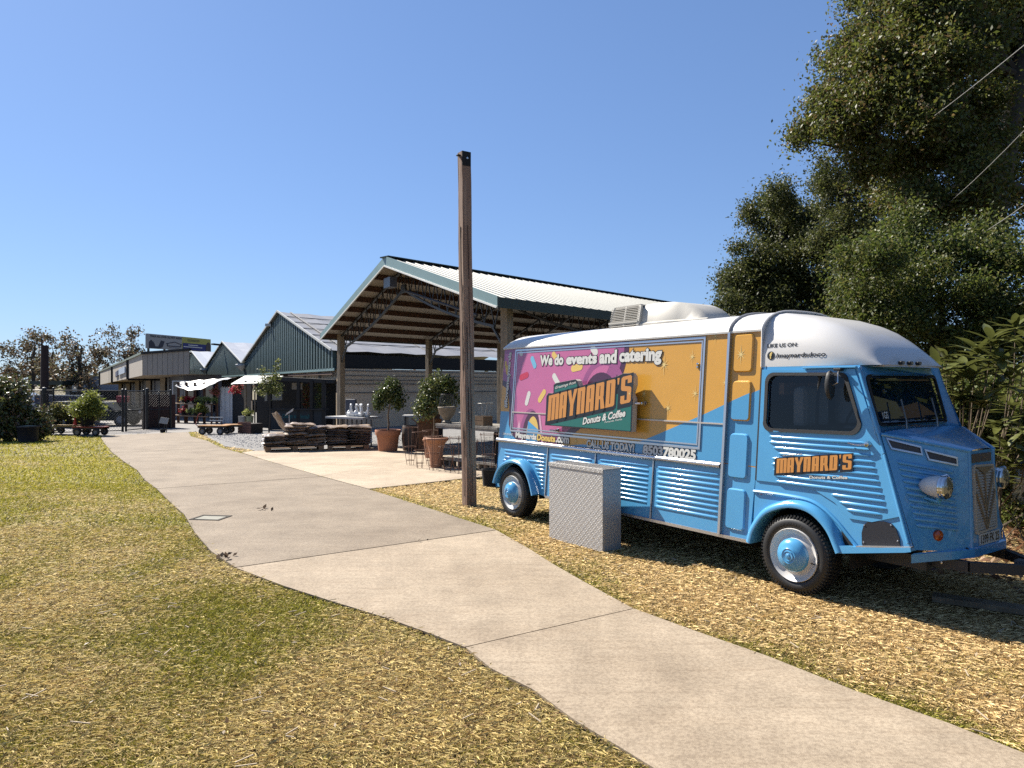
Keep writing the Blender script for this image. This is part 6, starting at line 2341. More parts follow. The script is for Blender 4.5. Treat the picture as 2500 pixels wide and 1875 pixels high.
# ---- nursery carts
M_cartw = mat("cart_boards", (.50, .235, .055), .7, var=.15, scale=7)
M_cartr = mat("cart_red", (.34, .045, .03), .5)
def cart(loc, rz, L_, W_, label, deck, handle=True, hz=.36):
    c = thing("garden_cart", label, "cart", loc, rz, "nursery carts")
    for k in range(4):
        b_ = MB(); b_.box((0, -W_ / 2 + W_ / 8 + k * W_ / 4, hz), (L_, W_ / 4 - .012, .04)); b_.build("deck_board", deck, c)
    b_ = MB()
    b_.beam((-L_ / 2, -W_ / 2 + .03, hz - .05), (L_ / 2, -W_ / 2 + .03, hz - .05), .04, .06)
    b_.beam((-L_ / 2, W_ / 2 - .03, hz - .05), (L_ / 2, W_ / 2 - .03, hz - .05), .04, .06)
    for sx_ in (-1, 1):
        b_.beam((sx_ * L_ * .32, -W_ / 2, .16), (sx_ * L_ * .32, W_ / 2, .16), .04, .05)
        b_.beam((sx_ * L_ * .32, -.1, .16), (sx_ * L_ * .32, -.1, hz), .05, .05)
        b_.beam((sx_ * L_ * .32, .1, .16), (sx_ * L_ * .32, .1, hz), .05, .05)
    b_.build("undercarriage", M_frame, c)
    for sx_ in (-1, 1):
        for sy_ in (-1, 1):
            b_ = MB()
            b_.lathe([(.085, -.045), (.12, -.05), (.145, -.03), (.155, 0), (.145, .03), (.12, .05), (.085, .045)], (sx_ * L_ * .32, sy_ * W_ * .5, .155), 20, 'y')
            w_ = b_.build("wheel", M_tyre, c, smooth=True)
            b_ = MB()
            b_.lathe([(.088, -.03), (.06, -.02), (.02, -.035), (.001, -.035)], (sx_ * L_ * .32, sy_ * W_ * .5, .155), 14, 'y')
            b_.build("rim", mat("cart_rim", (.30, .30, .31), .5) if "cart_rim" not in MATS else MATS["cart_rim"], w_)
    if handle:
        b_ = MB()
        b_.tube([(-L_ / 2, 0, .2), (-L_ / 2 - .22, 0, .42), (-L_ / 2 - .12, 0, .78), (-L_ / 2 - .02, 0, .84)], .016, 6)
        b_.tube([(-L_ / 2 - .02, -.1, .84), (-L_ / 2 - .02, .1, .84)], .016, 6)
        b_.build("handle", M_cartr, c)
    return c
zc_ = zg(28.6)
cart((-11.95, 28.55, zg(28.5)), R(-4), 1.15, .55, "orange boarded garden cart with red handle, nearer of the two on the gravel", M_cartw)
cart((-11.35, 29.55, zg(29.5)), R(6), 1.25, .55, "orange boarded garden cart parked just behind the red handled one", M_cartw, False)
cart((-17.85, 28.6, zg(28.6)), R(-3), 1.75, .7, "yellow boarded garden cart loaded with low shrubs by the gate", mat("cart_yellow", (.52, .32, .07), .7, var=.1, scale=6), False)
cart((-16.45, 27.75, zg(27.7)), R(-2), 1.15, .55, "small red garden cart carrying the bushy green shrub", M_cartr, False, .34)

# ---- potted shrubs on the carts and the dark shrub at the edge
def shrub(name, label, loc, blobs, n_sub, n_leaf, lsize, cols, pot_r=None, pot_h=.35, sub_r=.09, group=None, m_=None, up=.35):
    s_ = thing(name, label, "shrub", loc, 0, group)
    z0 = 0
    if pot_r:
        b_ = MB()
        b_.lathe([(0, 0), (pot_r * .8, 0), (pot_r, pot_h), (pot_r * 1.04, pot_h), (pot_r * .9, pot_h - .03)], (0, 0, 0), 18)
        b_.lathe([(pot_r * .95, pot_h - .03), (.001, pot_h - .02)], (0, 0, 0), 18)
        b_.build("pot", M_black, s_, smooth=True)
        z0 = pot_h - .05
    P_ = blob_points(blobs, n_sub, n_leaf, sub_r)
    leaf_mesh("foliage", P_, lsize, palette(len(P_), cols), m_ or M_leaf, s_, up=up)
    b_ = MB()
    for q in blobs:
        b_.tube([(rnd.uniform(-.05, .05), rnd.uniform(-.05, .05), z0), (q[0] * .5, q[1] * .5, z0 + (q[2] - z0) * .6), q[:3]], .02, 5, r1=.006)
    b_.build("stem", M_bark, s_)
    return s_
BRG = [(.16, .19, .035), (.20, .22, .045), (.12, .15, .03), (.24, .25, .06)]
OLV = [(.14, .14, .045), (.19, .17, .06), (.10, .11, .03), (.22, .20, .08)]
shrub("bushy_shrub", "tall bright green shrub in a black tub on the red cart", (-16.62, 27.8, .07), [(-.12, 0, .78, .52), (.20, 0, .72, .48), (-.35, 0, .58, .36), (.1, 0, 1.05, .36), (.38, 0, .55, .34), (-.1, 0, .45, .40)], 420, 9, .10, BRG, .26, .34)
shrub("bushy_shrub", "low olive shrub in a black tub at the left end of the yellow cart", (-18.35, 28.6, .07), [(0, 0, .45, .32), (.25, 0, .42, .26), (-.2, 0, .5, .24), (.05, 0, .75, .20)], 170, 9, .09, OLV, .24, .30)
shrub("bushy_shrub", "low olive shrub in a black tub in the middle of the yellow cart", (-17.75, 28.6, .07), [(0, 0, .48, .34), (.28, 0, .50, .26), (-.26, 0, .44, .28)], 160, 9, .09, OLV, .24, .30)
shrub("bushy_shrub", "low yellow green shrub in a black tub at the right end of the yellow cart", (-17.25, 28.55, .07), [(0, 0, .52, .36), (.2, 0, .5, .28), (-.2, 0, .55, .28), (.0, 0, .75, .22)], 170, 9, .09, OLV + BRG, .24, .30)
LS = [(-.25, .2, 1.55, .6), (.35, -.1, 1.30, .62), (-.35, 0, .95, .72), (.5, 0, .8, .55), (.95, .1, .75, .45), (-.7, .1, 1.7, .55), (.1, .2, 1.75, .5), (.1, -.2, .55, .75), (-.7, -.1, .6, .8), (.8, -.1, .45, .55), (1.15, 0, .35, .4), (-1.3, 0, 1.2, .8)]
shrub("dark_shrub", "big dark evergreen shrub at the picture's edge before the gate", (-17.5, 24.6, zg(24.6)), LS, 2000, 9, .13, [(.07, .085, .024), (.10, .115, .03), (.05, .06, .02), (.15, .155, .05), (.16, .10, .06)], None, .3, .10, m_=M_leafs)
sh = thing("nursery_tub", "dark blue plastic tub with pale rim sitting under the dark shrub", "tub", (-16.35, 24.0, zg(24)))
b = MB()
b.lathe([(0, 0), (.28, 0), (.33, .48), (.35, .50), (.35, .54), (.31, .54), (.30, .48)], (0, 0, 0), 20)
b.build("body", mat("tub_navy", (.008, .01, .022), .5), sh, smooth=True)
b = MB()
b.lathe([(.30, .53), (.001, .56)], (0, 0, 0), 14)
b.build("soil", mat("tub_mulch", (.30, .28, .20), .9, var=.4, scale=20), sh)

# ---- black chain link gate and fence
M_fb = mat("fence_black", (.010, .010, .012), .45)
fn = thing("chain_fence", "black chain link fence with double gate across the drive", "fence", (0, 0, 0))
fpts = [Vector((-23.5, 27.6)), Vector((-18.97, 28.8)), Vector((-16.84, 30.72)), Vector((-16.9, 32.9)), Vector((-16.27, 33.85))]
for i, (p, w_, hh) in enumerate(((fpts[1], .16, 1.84), (Vector((-18.72, 29.0)), .07, 1.84), (fpts[2], .10, 1.80), (Vector((-16.84, 30.98)), .09, 1.80), (Vector((-16.9, 32.6)), .07, 1.80), (fpts[3], .15, 1.86), (fpts[4], .11, 1.8), (Vector((-16.6, 33.4)), .06, 1.7), (fpts[0], .1, 1.8))):
    z = zg(p.y)
    b = MB()
    b.tube([(p.x, p.y, z - .05), (p.x, p.y, z + hh)], w_ / 2, 10)
    b.lathe([(w_ * .58, 0), (w_ * .45, .05), (.001, .07)], (p.x, p.y, z + hh), 10)
    b.build("post", M_fb, fn, smooth=True)
def seg(p, q, name):
    z0, z1 = zg(p.y), zg(q.y)
    for h in (1.78, .93, .06):
        b_ = MB()
        b_.tube([(p.x, p.y, z0 + h), (q.x, q.y, z1 + h)], .022, 8)
        b_.build("rail", M_fb, fn)
    b_ = MB()
    Ln = (q - p).length
    d = (q - p) / Ln
    st_ = .115
    n_ = int(Ln / st_)
    for k in range(-int(1.7 / st_), n_ + 1):
        for sg in (1, -1):
            a0, a1 = k * st_, k * st_ + 1.7
            x0, x1 = max(0, a0), min(Ln, a1)
            if x1 - x0 < .05:
                continue
            h0, h1 = .07 + (x0 - a0), .07 + (x1 - a0)
            if sg < 0:
                x0, x1 = Ln - x0, Ln - x1
            a_, c_ = p + d * x0, p + d * x1
            b_.beam((a_.x, a_.y, zg(a_.y) + h0), (c_.x, c_.y, zg(c_.y) + h1), .007, .007)
    b_.build(name, M_fb, fn, kind="stuff")
seg(fpts[0], fpts[1], "wire_mesh"); seg(fpts[1], fpts[2], "wire_mesh"); seg(Vector((-16.84, 30.98)), Vector((-16.9, 32.6)), "wire_mesh"); seg(fpts[3], fpts[4], "wire_mesh")
# red brown board screen just past the gate
scn = thing("board_screen", "reddish brown board screen standing right of the black gate", "screen", (0, 0, 0))
for k in range(9):
    p = Vector((-17.3, 33.4)).lerp(Vector((-16.5, 34.6)), k / 8)
    b = MB()
    b.box((p.x, p.y, zg(p.y) + .82), (.19, .03, 1.62), rz=.75)
    b.build("board", mat("screen_red_brown", (.075, .03, .025), .8, var=.25, scale=3) if "screen_red_brown" not in MATS else MATS["screen_red_brown"], scn)
ns = thing("notice_stand", "small white notice board leaning on a short stand by the gate", "sign", (-14.85, 30.35, zg(30.35)), R(10))
b = MB()
b.tube([(-.02, 0, 0), (-.02, .05, .45)], .02, 6); b.tube([(.08, 0, 0), (.06, .05, .45)], .02, 6)
b.build("stand", M_fb, ns)
b = MB()
b.prism([[(-.22, 0), (.12, -.05), (.17, .20), (-.16, .25)]], lambda x, y: (x, -.03 + y * .3, .40 + y), lambda x, y: (x, .0 + y * .3, .40 + y))
b.build("board", mat("notice_pale", (.50, .47, .42), .7), ns)
b = MB()
b.lathe([(0, 0), (.09, 0), (.12, .14), (.125, .15), (.10, .15)], (0, 0, 0), 14)
o = b.build("black_pot", M_black, smooth=True)
o.location = (-14.75, 30.0, zg(30))
tag(o, "small black pot on the concrete beneath the notice stand", "pot")

# ---- telegraph stub at the left
tp = thing("telegraph_pole", "dark telegraph pole with a thin mast on top, left of the gate", "pole", (-23.7, 36, -.45))
b = MB()
b.tube([(0, 0, 0), (.02, 0, 4.1)], .20, 12, r1=.17)
b.build("shaft", mat("pole_dark", (.035, .02, .018), .9), tp, smooth=True)
b = MB()
b.tube([(-.12, 0, 4.0), (-.13, 0, 4.62)], .05, 8, r1=.02)
b.build("mast", M_black, tp)

# ---- vehicles beyond the fence
M_cg = glass_mat("car_glass", (.4, .45, .5), .3)
def vehicle(name, label, cat, loc, rz, paint, prof, W_, wheels, wins, glass_strip=True):
    v = thing(name, label, cat, loc, rz)
    b_ = MB()
    n_ = 5
    rows = []
    def ins(p, k):
        return p
    for (y_, k) in ((-W_ / 2, .94), (-W_ / 2 + .06, 1.0), (W_ / 2 - .06, 1.0), (W_ / 2, .94)):
        cx = sum(p[0] for p in prof) / len(prof)
        rows.append([(cx + (p[0] - cx) * (k if k < 1 else 1), y_ * (1 - .12 * max(0, (p[1] - .95)) / .6), p[1] if k == 1 else .25 + (p[1] - .25) * .985) for p in prof])
    b_.grid(rows, close=True)
    b_.add(rows[0], [tuple(range(len(prof)))[::-1]])
    b_.add(rows[-1], [tuple(range(len(prof)))])
    b_.build("body", paint, v, bevel=.03)
    for w in wins:
        for sg in (-1, 1):
            b_ = MB()
            b_.poly([w], lambda x, z: (x, sg * (W_ / 2 * (1 - .12 * max(0, z - .95) / .6) + .006), z))
            b_.build("window", M_cgd, v)
    for x_ in wheels:
        for sg in (-1, 1):
            b_ = MB()
            b_.lathe([(.20, -.10), (.30, -.11), (.335, -.08), (.335, .08), (.30, .11), (.2, .10)], (x_, sg * (W_ / 2 - .09), .335), 22, 'y')
            wl_ = b_.build("wheel", M_tyre, v, smooth=True)
            b_ = MB()
            b_.lathe([(.21, 0), (.15, sg * .03), (.04, sg * .02), (.001, sg * .02)], (x_, sg * (W_ / 2 + .0), .335), 16, 'y')
            b_.build("rim", MATS["cart_rim"], wl_)
    for sg in (-1, 1):
        b_ = MB()
        b_.box((max(p[0] for p in prof) - .04, sg * (W_ / 2 - .25), .72), (.08, .3, .14))
        b_.build("headlight", M_tw, v, bevel=.02)
        b_ = MB()
        b_.box((min(p[0] for p in prof) + .03, sg * (W_ / 2 - .2), .85), (.07, .18, .22))
        b_.build("tail_light", M_cartr, v, bevel=.02)
    return v
M_cgd = mat("car_window_dark", (.02, .025, .03), .15, coat=.2)
suvp = [(-2.2, .30), (2.15, .30), (2.25, .55), (2.2, .88), (1.2, 1.02), (.55, 1.62), (-1.7, 1.70), (-2.15, 1.2), (-2.25, .6)]
suvw = [[(-1.9, 1.10), (-.75, 1.08), (-.75, 1.58), (-1.65, 1.58)], [(-.65, 1.08), (.95, 1.04), (.45, 1.54), (-.65, 1.58)]]
vehicle("parked_car", "dark green black car parked behind the gate, partly hidden by the shrub", "car", (-21.3, 36.6, -.45), R(8), mat("car_dark_green", (.012, .02, .022), .6, spec=.2), [(p[0], p[1] * .75 if p[1] > .9 else p[1]) for p in suvp], 1.8, (-1.35, 1.4), [[(q[0], q[1] * .75) for q in w] for w in suvw])
vehicle("parked_car", "white car parked beyond the dark shrub and corner post", "car", (-29.0, 42.0, -.45), R(20), mat("car_white", (.70, .71, .73), .25, coat=.5), suvp, 1.85, (-1.35, 1.4), suvw)
vehicle("parked_car", "silver grey car glimpsed through the leaves right of the cab", "car", (7.3, 10.1, 0), R(75), mat("car_silver", (.42, .45, .48), .25, coat=.5, metal=.4), suvp, 1.85, (-1.35, 1.4), suvw)
sk_ = thing("covered_skip", "navy blue covered skip with pale top edge behind the chain link fence", "skip", (-24.1, 38.6, -.45), R(4))
b = MB()
b.prism([[(-1.2, 0), (1.3, 0), (1.5, 1.5), (-1.4, 1.55)]], lambda x, z: (x, -.7, z), lambda x, z: (x, .7, z))
b.build("body", mat("skip_navy", (.012, .02, .07), .45), sk_, bevel=.02)
b = MB()
b.beam((-1.42, -.72, 1.56), (1.52, -.72, 1.52), .08, .06)
b.build("rim", M_tw, sk_)
rb_ = thing("red_mailbox", "bright red box on legs standing before the shop front", "box", (-20.6, 37.6, -.45))
b = MB()
b.prism([[(-.22, 1.18), (.22, 1.18), (.26, 1.50), (-.26, 1.52)]], lambda x, z: (x, -.2, z), lambda x, z: (x, .2, z))
b.build("box", mat("box_red", (.55, .02, .035), .45), rb_, bevel=.015)
b = MB()
for sx_ in (-.2, .2):
    b.beam((sx_, 0, 0), (sx_, 0, 1.2), .04, .04)
b.build("leg", M_tw, rb_)
cn = thing("traffic_cone", "small red cone standing on the cart among the shrubs", "cone", (-16.98, 27.6, .10))
b = MB()
b.lathe([(.0, .30), (.018, .30), (.065, .02), (.09, .015), (.09, 0), (0, 0)], (0, 0, 0), 14, flip=True)
b.build("body", mat("cone_red", (.60, .045, .02), .5), cn, smooth=True)

# ---- flower shelves under the white awning
fs = thing("plant_shelf", "two tier timber plant shelf in front of the greenhouse", "shelf", (0, 0, 0))
M_shw = mat("shelf_timber", (.33, .22, .13), .85, var=.2, scale=4)
for (z, n, y0) in ((.62, 3, 0), (-.02, 3, -.25)):
    for k in range(n):
        b = MB()
        b.beam((-18.9, 39.4 + y0 + k * .2, z), (-16.2, 38.2 + y0 + k * .2, z - .03), .18, .05)
        b.build("shelf_board", M_shw, fs)
for f in (0, .33, .66, 1):
    p = Vector((-18.9, 39.5, 0)).lerp(Vector((-16.2, 38.3, 0)), f)
    b = MB()
    b.beam((p.x, p.y, -.45), (p.x, p.y, .6), .07, .07)
    b.build("leg", M_purlin, fs)
aw = thing("white_awning", "sagging white plastic awning hung on dark brown posts above the flowers", "awning", (0, 0, 0))
b = MB()
rows = []
for j in range(5):
    row = []
    for i in range(13):
        f = i / 12
        tp_ = Vector((-18.9, 40.6, 1.84)).lerp(Vector((-14.7, 38.0, 2.06)), f)
        bt = Vector((-18.7, 39.4, 1.62 - .30 * math.sin(math.pi * min(1, f * 1.25)) ** .8 + .34 * f ** 2)).lerp(Vector((-14.9, 37.2, 1.62 - .30 * math.sin(math.pi * min(1, f * 1.25)) ** .8 + .34 * f ** 2)), f)
        row.append(tuple(tp_.lerp(bt, j / 4) + Vector((0, 0, .03 * math.sin(i * 2.1 + j)))))
    rows.append(row)
b.grid(rows)
b.build("sheet", M_film, aw, smooth=True)
for x, y in ((-18.6, 39.6), (-18.05, 39.4), (-17.5, 39.2), (-16.85, 38.9), (-16.0, 38.5)):
    b = MB()
    b.beam((x, y, -.45), (x, y, 1.80), .13, .10)
    b.build("post", M_purlin, aw)
b = MB()
b.beam((-19.2, 40.2, 1.86), (-18.0, 39.6, 1.86), .05, .05)
b.beam((-19.2, 40.2, -.45), (-19.2, 40.2, 1.86), .05, .05)
b.beam((-18.3, 39.75, -.4), (-18.3, 39.75, 1.86), .05, .05)
b.build("white_frame", M_tw, aw)
def pplant(label, loc, blobs, cols, n=60, ls=.07, pr=.12, cat="potted plant"):
    s_ = thing("potted_plant", label, cat, loc, 0, "plants for sale")
    b_ = MB()
    b_.lathe([(0, 0), (pr * .8, 0), (pr, .16), (pr * .8, .15)], (0, 0, 0), 12)
    b_.build("pot", M_black, s_)
    P_ = blob_points(blobs, n, 8, .04)
    leaf_mesh("foliage", P_, ls, palette(len(P_), cols), M_leaf, s_)
REDF = [(.42, .02, .05), (.55, .03, .07), (.06, .09, .02)]
PINK = [(.45, .10, .10), (.50, .18, .13), (.06, .09, .02)]
PALE = [(.26, .32, .10), (.34, .38, .16), (.18, .24, .06)]
for (lab, x, y, z, s, cols) in (("red flowering pot plant, left of the two on the upper shelf", -17.85, 39.1, .68, .17, REDF), ("red flowering pot plant by the second awning post", -17.45, 38.95, .66, .13, REDF),
        ("yellow and orange pot plant at the left end of the upper shelf", -18.1, 39.2, .68, .16, [(.40, .28, .05), (.16, .2, .04), (.45, .16, .05)]), ("pale green pot plant on the upper shelf, left of three", -17.08, 38.75, .65, .18, PALE),
        ("pale green pot plant on the upper shelf, middle of three", -16.78, 38.6, .65, .17, PALE), ("pale green pot plant on the upper shelf, right of three", -16.45, 38.5, .64, .16, PALE), ("dusty green pot plant at the shelf's right end", -16.05, 38.3, .62, .17, PALE),
        ("low red pot plant at the left of the bottom shelf", -17.95, 38.8, .02, .18, REDF), ("pale cabbage green plant on the bottom shelf, left", -17.5, 38.6, .02, .18, PALE), ("pale cabbage green plant on the bottom shelf, middle", -17.12, 38.45, .02, .20, PALE)):
    pplant(lab, (x, y, z), [(0, 0, .16 + s * .4, s), (s * .6, 0, .14 + s * .3, s * .7), (-s * .6, 0, .14 + s * .3, s * .7)], cols)
pplant("big bright green leafy plant in a black tub on the bottom shelf", (-16.72, 38.25, .02), [(0, 0, .38, .26), (-.15, 0, .30, .22), (.2, 0, .30, .22), (0, 0, .55, .18)], BRG, 110, .10, .2)
for (lab, x, y, z, cols) in (("pink hanging flower basket under the awning", -16.0, 38.3, 1.35, PINK), ("dark red hanging basket inside the doorway", -14.3, 36.6, 1.45, REDF), ("coral hanging basket beside the door post", -14.0, 36.4, 1.62, PINK)):
    s_ = thing("hanging_basket", lab, "hanging basket", (x, y, z), 0, "hanging baskets")
    P_ = blob_points([(0, 0, 0, .22), (.12, 0, -.12, .18), (-.12, 0, -.05, .18)], 70, 8, .05)
    leaf_mesh("foliage", P_, .08, palette(len(P_), cols), M_leaf, s_)
    b = MB()
    b.tube([(0, 0, .1), (0, 0, .55)], .01, 5)
    b.build("hanger", M_steel, s_)
# plants in the kiosk windows, planter and vine by its corner
for (x, y, lab, cols) in ((-9.15, 31.75, "tall red and green plant filling the left kiosk window", [(.25, .04, .02), (.09, .12, .03), (.16, .10, .03)]), (-8.5, 31.45, "tall green plant filling the right kiosk window", [(.09, .12, .03), (.13, .15, .04), (.20, .19, .08)])):
    s_ = thing("window_plant", lab, "plant", (x, y, .62))
    P_ = blob_points([(0, 0, .2, .24), (0, 0, .55, .26), (0, 0, .9, .24)], 110, 8, .05)
    leaf_mesh("foliage", P_, .08, palette(len(P_), cols), M_leaf, s_)
    b = MB()
    b.tube([(0, 0, 0), (0, 0, .8)], .012, 5)
    b.build("stem", M_bark, s_)
vn = thing("climbing_vine", "leafy vine climbing the kiosk corner up past the green gable", "vine", (-9.45, 27.6, zg(27.6)))
P_ = blob_points([(0, 0, 1.95, .30), (.2, 0, 1.75, .26), (-.2, 0, 2.1, .25), (.25, 0, 2.3, .22), (.32, 0, 2.65, .13), (.33, 0, 2.9, .11), (-.2, 0, 2.5, .14), (.4, 0, 1.9, .2), (-.3, 0, 1.75, .2)], 190, 8, .06)
leaf_mesh("foliage", P_, .09, palette(len(P_), [(.10, .12, .03), (.16, .17, .05), (.06, .08, .02), (.22, .22, .08)]), M_leaf, vn)
b = MB()
b.tube([(0, 0, 0), (.05, 0, .9), (.0, 0, 1.7), (.3, 0, 2.8)], .03, 6, r1=.01)
b.build("stem", M_bark, vn)
pc = thing("wooden_planter", "reddish slatted wooden planter on the gravel before the kiosk", "planter", (-10.85, 29.5, zg(29.5)), R(-35))
for k in range(4):
    b = MB()
    b.box((0, -.3, .07 + k * .115), (.86, .03, .105))
    b.build("slat", mat("planter_red_wood", (.19, .085, .06), .8, var=.25, scale=5) if "planter_red_wood" not in MATS else MATS["planter_red_wood"], pc)
    b = MB()
    b.box((-.44, 0, .07 + k * .115), (.03, .6, .105))
    b.build("slat", MATS["planter_red_wood"], pc)
b = MB()
b.box((0, 0, .22), (.84, .56, .40))
b.build("soil_fill", M_potsoil, pc)
pplant("yellow green flowering plant in a pale tall pot beside the kiosk", (-12.15, 32.7, .10), [(0, 0, .3, .17), (.16, 0, .28, .15), (-.14, 0, .28, .14)], [(.35, .34, .12), (.2, .24, .06)], 60)
for (x, lab, c_) in ((-12.35, "tall pale grey pot at the kiosk corner, left one", (.45, .44, .42)), (-12.0, "tall lime tinted pot at the kiosk corner, right one", (.38, .40, .24))):
    b = MB()
    b.lathe([(0, 0), (.11, 0), (.17, .62), (.18, .64), (.15, .62)], (0, 0, 0), 14)
    o = b.build("tall_pot", mat("tall_pot_%d" % (-x * 10), c_, .6), smooth=True)
    o.location = (x, 32.5, zg(32.5))
    tag(o, lab, "pot")
ld_ = thing("white_bench", "white slatted garden bench back beside the sheet wall", "bench", (-14.95, 35.9, zg(35.9)), R(-12))
for z in (.30, .46):
    b = MB()
    b.box((0, 0, z), (.75, .03, .05))
    b.build("slat", M_tw, ld_)
for x in (-.3, 0, .3):
    b = MB()
    b.box((x, 0.02, .24), (.03, .03, .48))
    b.build("upright", M_purlin, ld_)
# ================================================================== TREES
def tree(name, label, base, trunk_pts, tr, blobs, n_sub, n_leaf, lsize, cols, sub_r, bark=None, limbs=None, twig=True, m_=None, shell=.5, cat="tree", nb=11):
    t_ = thing(name, label, cat, base)
    B = Vector(base)
    b_ = MB()
    if trunk_pts:
        b_.tube([Vector(p) - B for p in trunk_pts], tr, 12, r1=tr * .45)
    for lp, r0 in (limbs or []):
        b_.tube([Vector(p) - B for p in lp], r0, 8, r1=r0 * .3)
    if twig and trunk_pts:
        top = [Vector(p) for p in trunk_pts]
        for q in blobs:
            c = Vector(q[:3])
            s_ = min(top, key=lambda p: (p - c).length + (4 if p.z > c.z else 0))
            mid = s_.lerp(c, .5) + Vector((rnd.uniform(-.3, .3), rnd.uniform(-.3, .3), rnd.uniform(-.1, .4)))
            b_.tube([s_ - B, mid - B, c - B], tr * .22, 6, r1=tr * .06)
            for k in range(3):
                e = c + Vector((rnd.uniform(-1, 1), rnd.uniform(-1, 1), rnd.uniform(-.6, 1))) * q[3] * .8
                b_.tube([c - B, (c + e) / 2 - B + Vector((0, 0, .05)), e - B], tr * .08, 4, r1=tr * .02)
    b_.build("trunk", bark or M_bark, t_, smooth=True)
    P_ = blob_points(blobs, n_sub, n_leaf, sub_r, shell=shell, mid=nb) - np.array(B)
    leaf_mesh("crown", P_, lsize, palette(len(P_), cols), m_ or M_leaf, t_)
    return t_
OAK = [(8.76, 15.18, 9.55, 0.96), (9.62, 17.75, 10.67, 0.82), (8.25, 17.45, 9.82, 0.6), (7.75, 15.62, 8.6, 0.72), (7.51, 16.48, 8.51, 0.67), (7.01, 16.32, 7.88, 0.49), (6.88, 17.05, 7.56, 0.33), (8.8, 17.54, 8.54, 0.91), (8.24, 15.04, 8.26, 0.78), (9.05, 14.8, 8.76, 0.94), (11.95, 17.71, 10.75, 1.02), (10.31, 16.26, 8.32, 0.94), (12.27, 17.44, 9.31, 0.8), (8.31, 14.71, 7.01, 0.85), (8.09, 16.3, 7.03, 0.66), (9.48, 17.3, 6.75, 0.9), (9.58, 15.52, 6.68, 0.98), (12.42, 18.1, 8.03, 1.15), (12.83, 17.95, 6.53, 0.93), (9.4, 14.81, 5.43, 0.94), (8.45, 14.79, 5.25, 0.68), (12.0, 16.65, 10.31, 0.86), (9.28, 18.08, 11.88, 0.73), (9.73, 16.07, 10.94, 1.11), (7.23, 15.48, 7.38, 0.54)]
OAK2 = [(9.0, 20.27, 7.74, 0.49), (10.01, 21.69, 7.54, 0.75), (10.68, 21.53, 7.12, 0.99), (9.58, 20.51, 6.15, 0.83), (10.65, 20.99, 5.89, 0.97)]
DARK = [(9.38, 24.9, 8.26, 0.6), (9.67, 27.04, 8.04, 0.81), (10.51, 26.79, 7.52, 1.16), (10.93, 25.27, 7.19, 1.02), (8.62, 25.99, 6.14, 0.9), (9.54, 25.85, 5.82, 1.34), (10.98, 26.45, 5.46, 1.45), (8.44, 26.87, 5.36, 0.7), (7.46, 24.78, 4.48, 0.43), (11.34, 24.59, 5.76, 1.13), (10.12, 27.01, 4.6, 1.25), (11.9, 25.8, 4.33, 1.34), (9.11, 26.79, 4.58, 0.77), (10.32, 24.51, 3.63, 0.99)]
HEDGE = [(5.6, 10.91, 3.57, 0.47), (6.88, 12.06, 4.04, 0.56), (5.84, 11.92, 3.05, 0.52), (6.02, 11.11, 2.96, 0.58), (6.96, 11.49, 3.33, 0.66), (7.7, 11.42, 3.59, 0.72), (5.69, 11.74, 2.42, 0.41), (6.97, 11.96, 2.5, 0.66), (7.07, 10.85, 2.68, 0.63), (7.62, 10.75, 2.79, 0.56), (7.57, 12.04, 1.95, 0.62), (8.02, 11.39, 1.94, 0.59)]
SHRUB = [(5.13, 8.23, 1.59, 0.26), (5.68, 8.95, 1.22, 0.28), (5.88, 8.86, 1.32, 0.36), (5.88, 8.36, 1.3, 0.34), (5.9, 8.6, 0.89, 0.37), (6.06, 8.55, 0.6, 0.3), (5.91, 8.75, 0.52, 0.23), (5.38, 8.89, 1.37, 0.21), (5.39, 8.19, 1.12, 0.33), (5.11, 8.13, 0.98, 0.26), (6.34, 8.94, 0.81, 0.41), (6.15, 8.53, 0.35, 0.39), (5.93, 8.86, 0.25, 0.31), (4.86, 8.1, 1.22, 0.21), (5.27, 8.55, 1.39, 0.2), (6.1, 8.82, 1.58, 0.25)]
BT1 = [(-69.58, 102.07, 7.97, 1.53), (-72.72, 107.78, 7.08, 1.86), (-73.51, 107.11, 5.19, 1.98), (-68.63, 103.04, 3.57, 1.78), (-73.24, 104.96, 6.33, 1.33), (-70.27, 104.6, 9.21, 0.84), (-74.73, 106.21, 3.94, 1.53), (-76.74, 107.31, 7.05, 1.61), (-72.65, 101.75, 2.96, 1.47)]
BT2 = [(-57.61, 92.07, 7.89, 0.96), (-61.46, 97.78, 6.58, 1.69), (-59.64, 97.11, 5.42, 1.96), (-59.56, 93.04, 4.2, 1.88), (-58.87, 94.96, 3.43, 1.92), (-57.01, 94.6, 4.24, 1.64), (-61.03, 96.21, 2.62, 1.55), (-59.21, 97.31, 2.35, 1.23), (-54.5, 91.75, 2.04, 1.16)]
BT3 = [(-65.93, 112.07, 7.29, 1.62), (-67.24, 117.78, 8.59, 1.7), (-65.17, 117.11, 9.23, 1.69), (-59.98, 113.04, 9.29, 1.43), (-62.32, 114.96, 7.43, 1.99), (-64.77, 114.6, 6.09, 2.31), (-67.69, 116.21, 4.15, 2.01), (-64.27, 117.31, 5.52, 2.03), (-58.65, 111.75, 7.27, 1.29), (-66.07, 111.23, 2.12, 1.6), (-62.1, 117.69, 6.21, 1.63)]
BT4 = [(-76.63, 117.07, 8.89, 1.08), (-80.72, 122.78, 7.12, 1.7), (-79.93, 122.11, 4.27, 1.69), (-81.01, 118.04, 2.82, 1.7), (-77.49, 119.96, 1.8, 1.73)]
C_OAK = [(.10, .112, .022), (.075, .092, .02), (.13, .13, .028), (.055, .068, .017), (.10, .115, .024), (.12, .085, .035)]
C_DK = [(.06, .072, .02), (.08, .09, .025), (.045, .056, .016), (.10, .10, .034)]
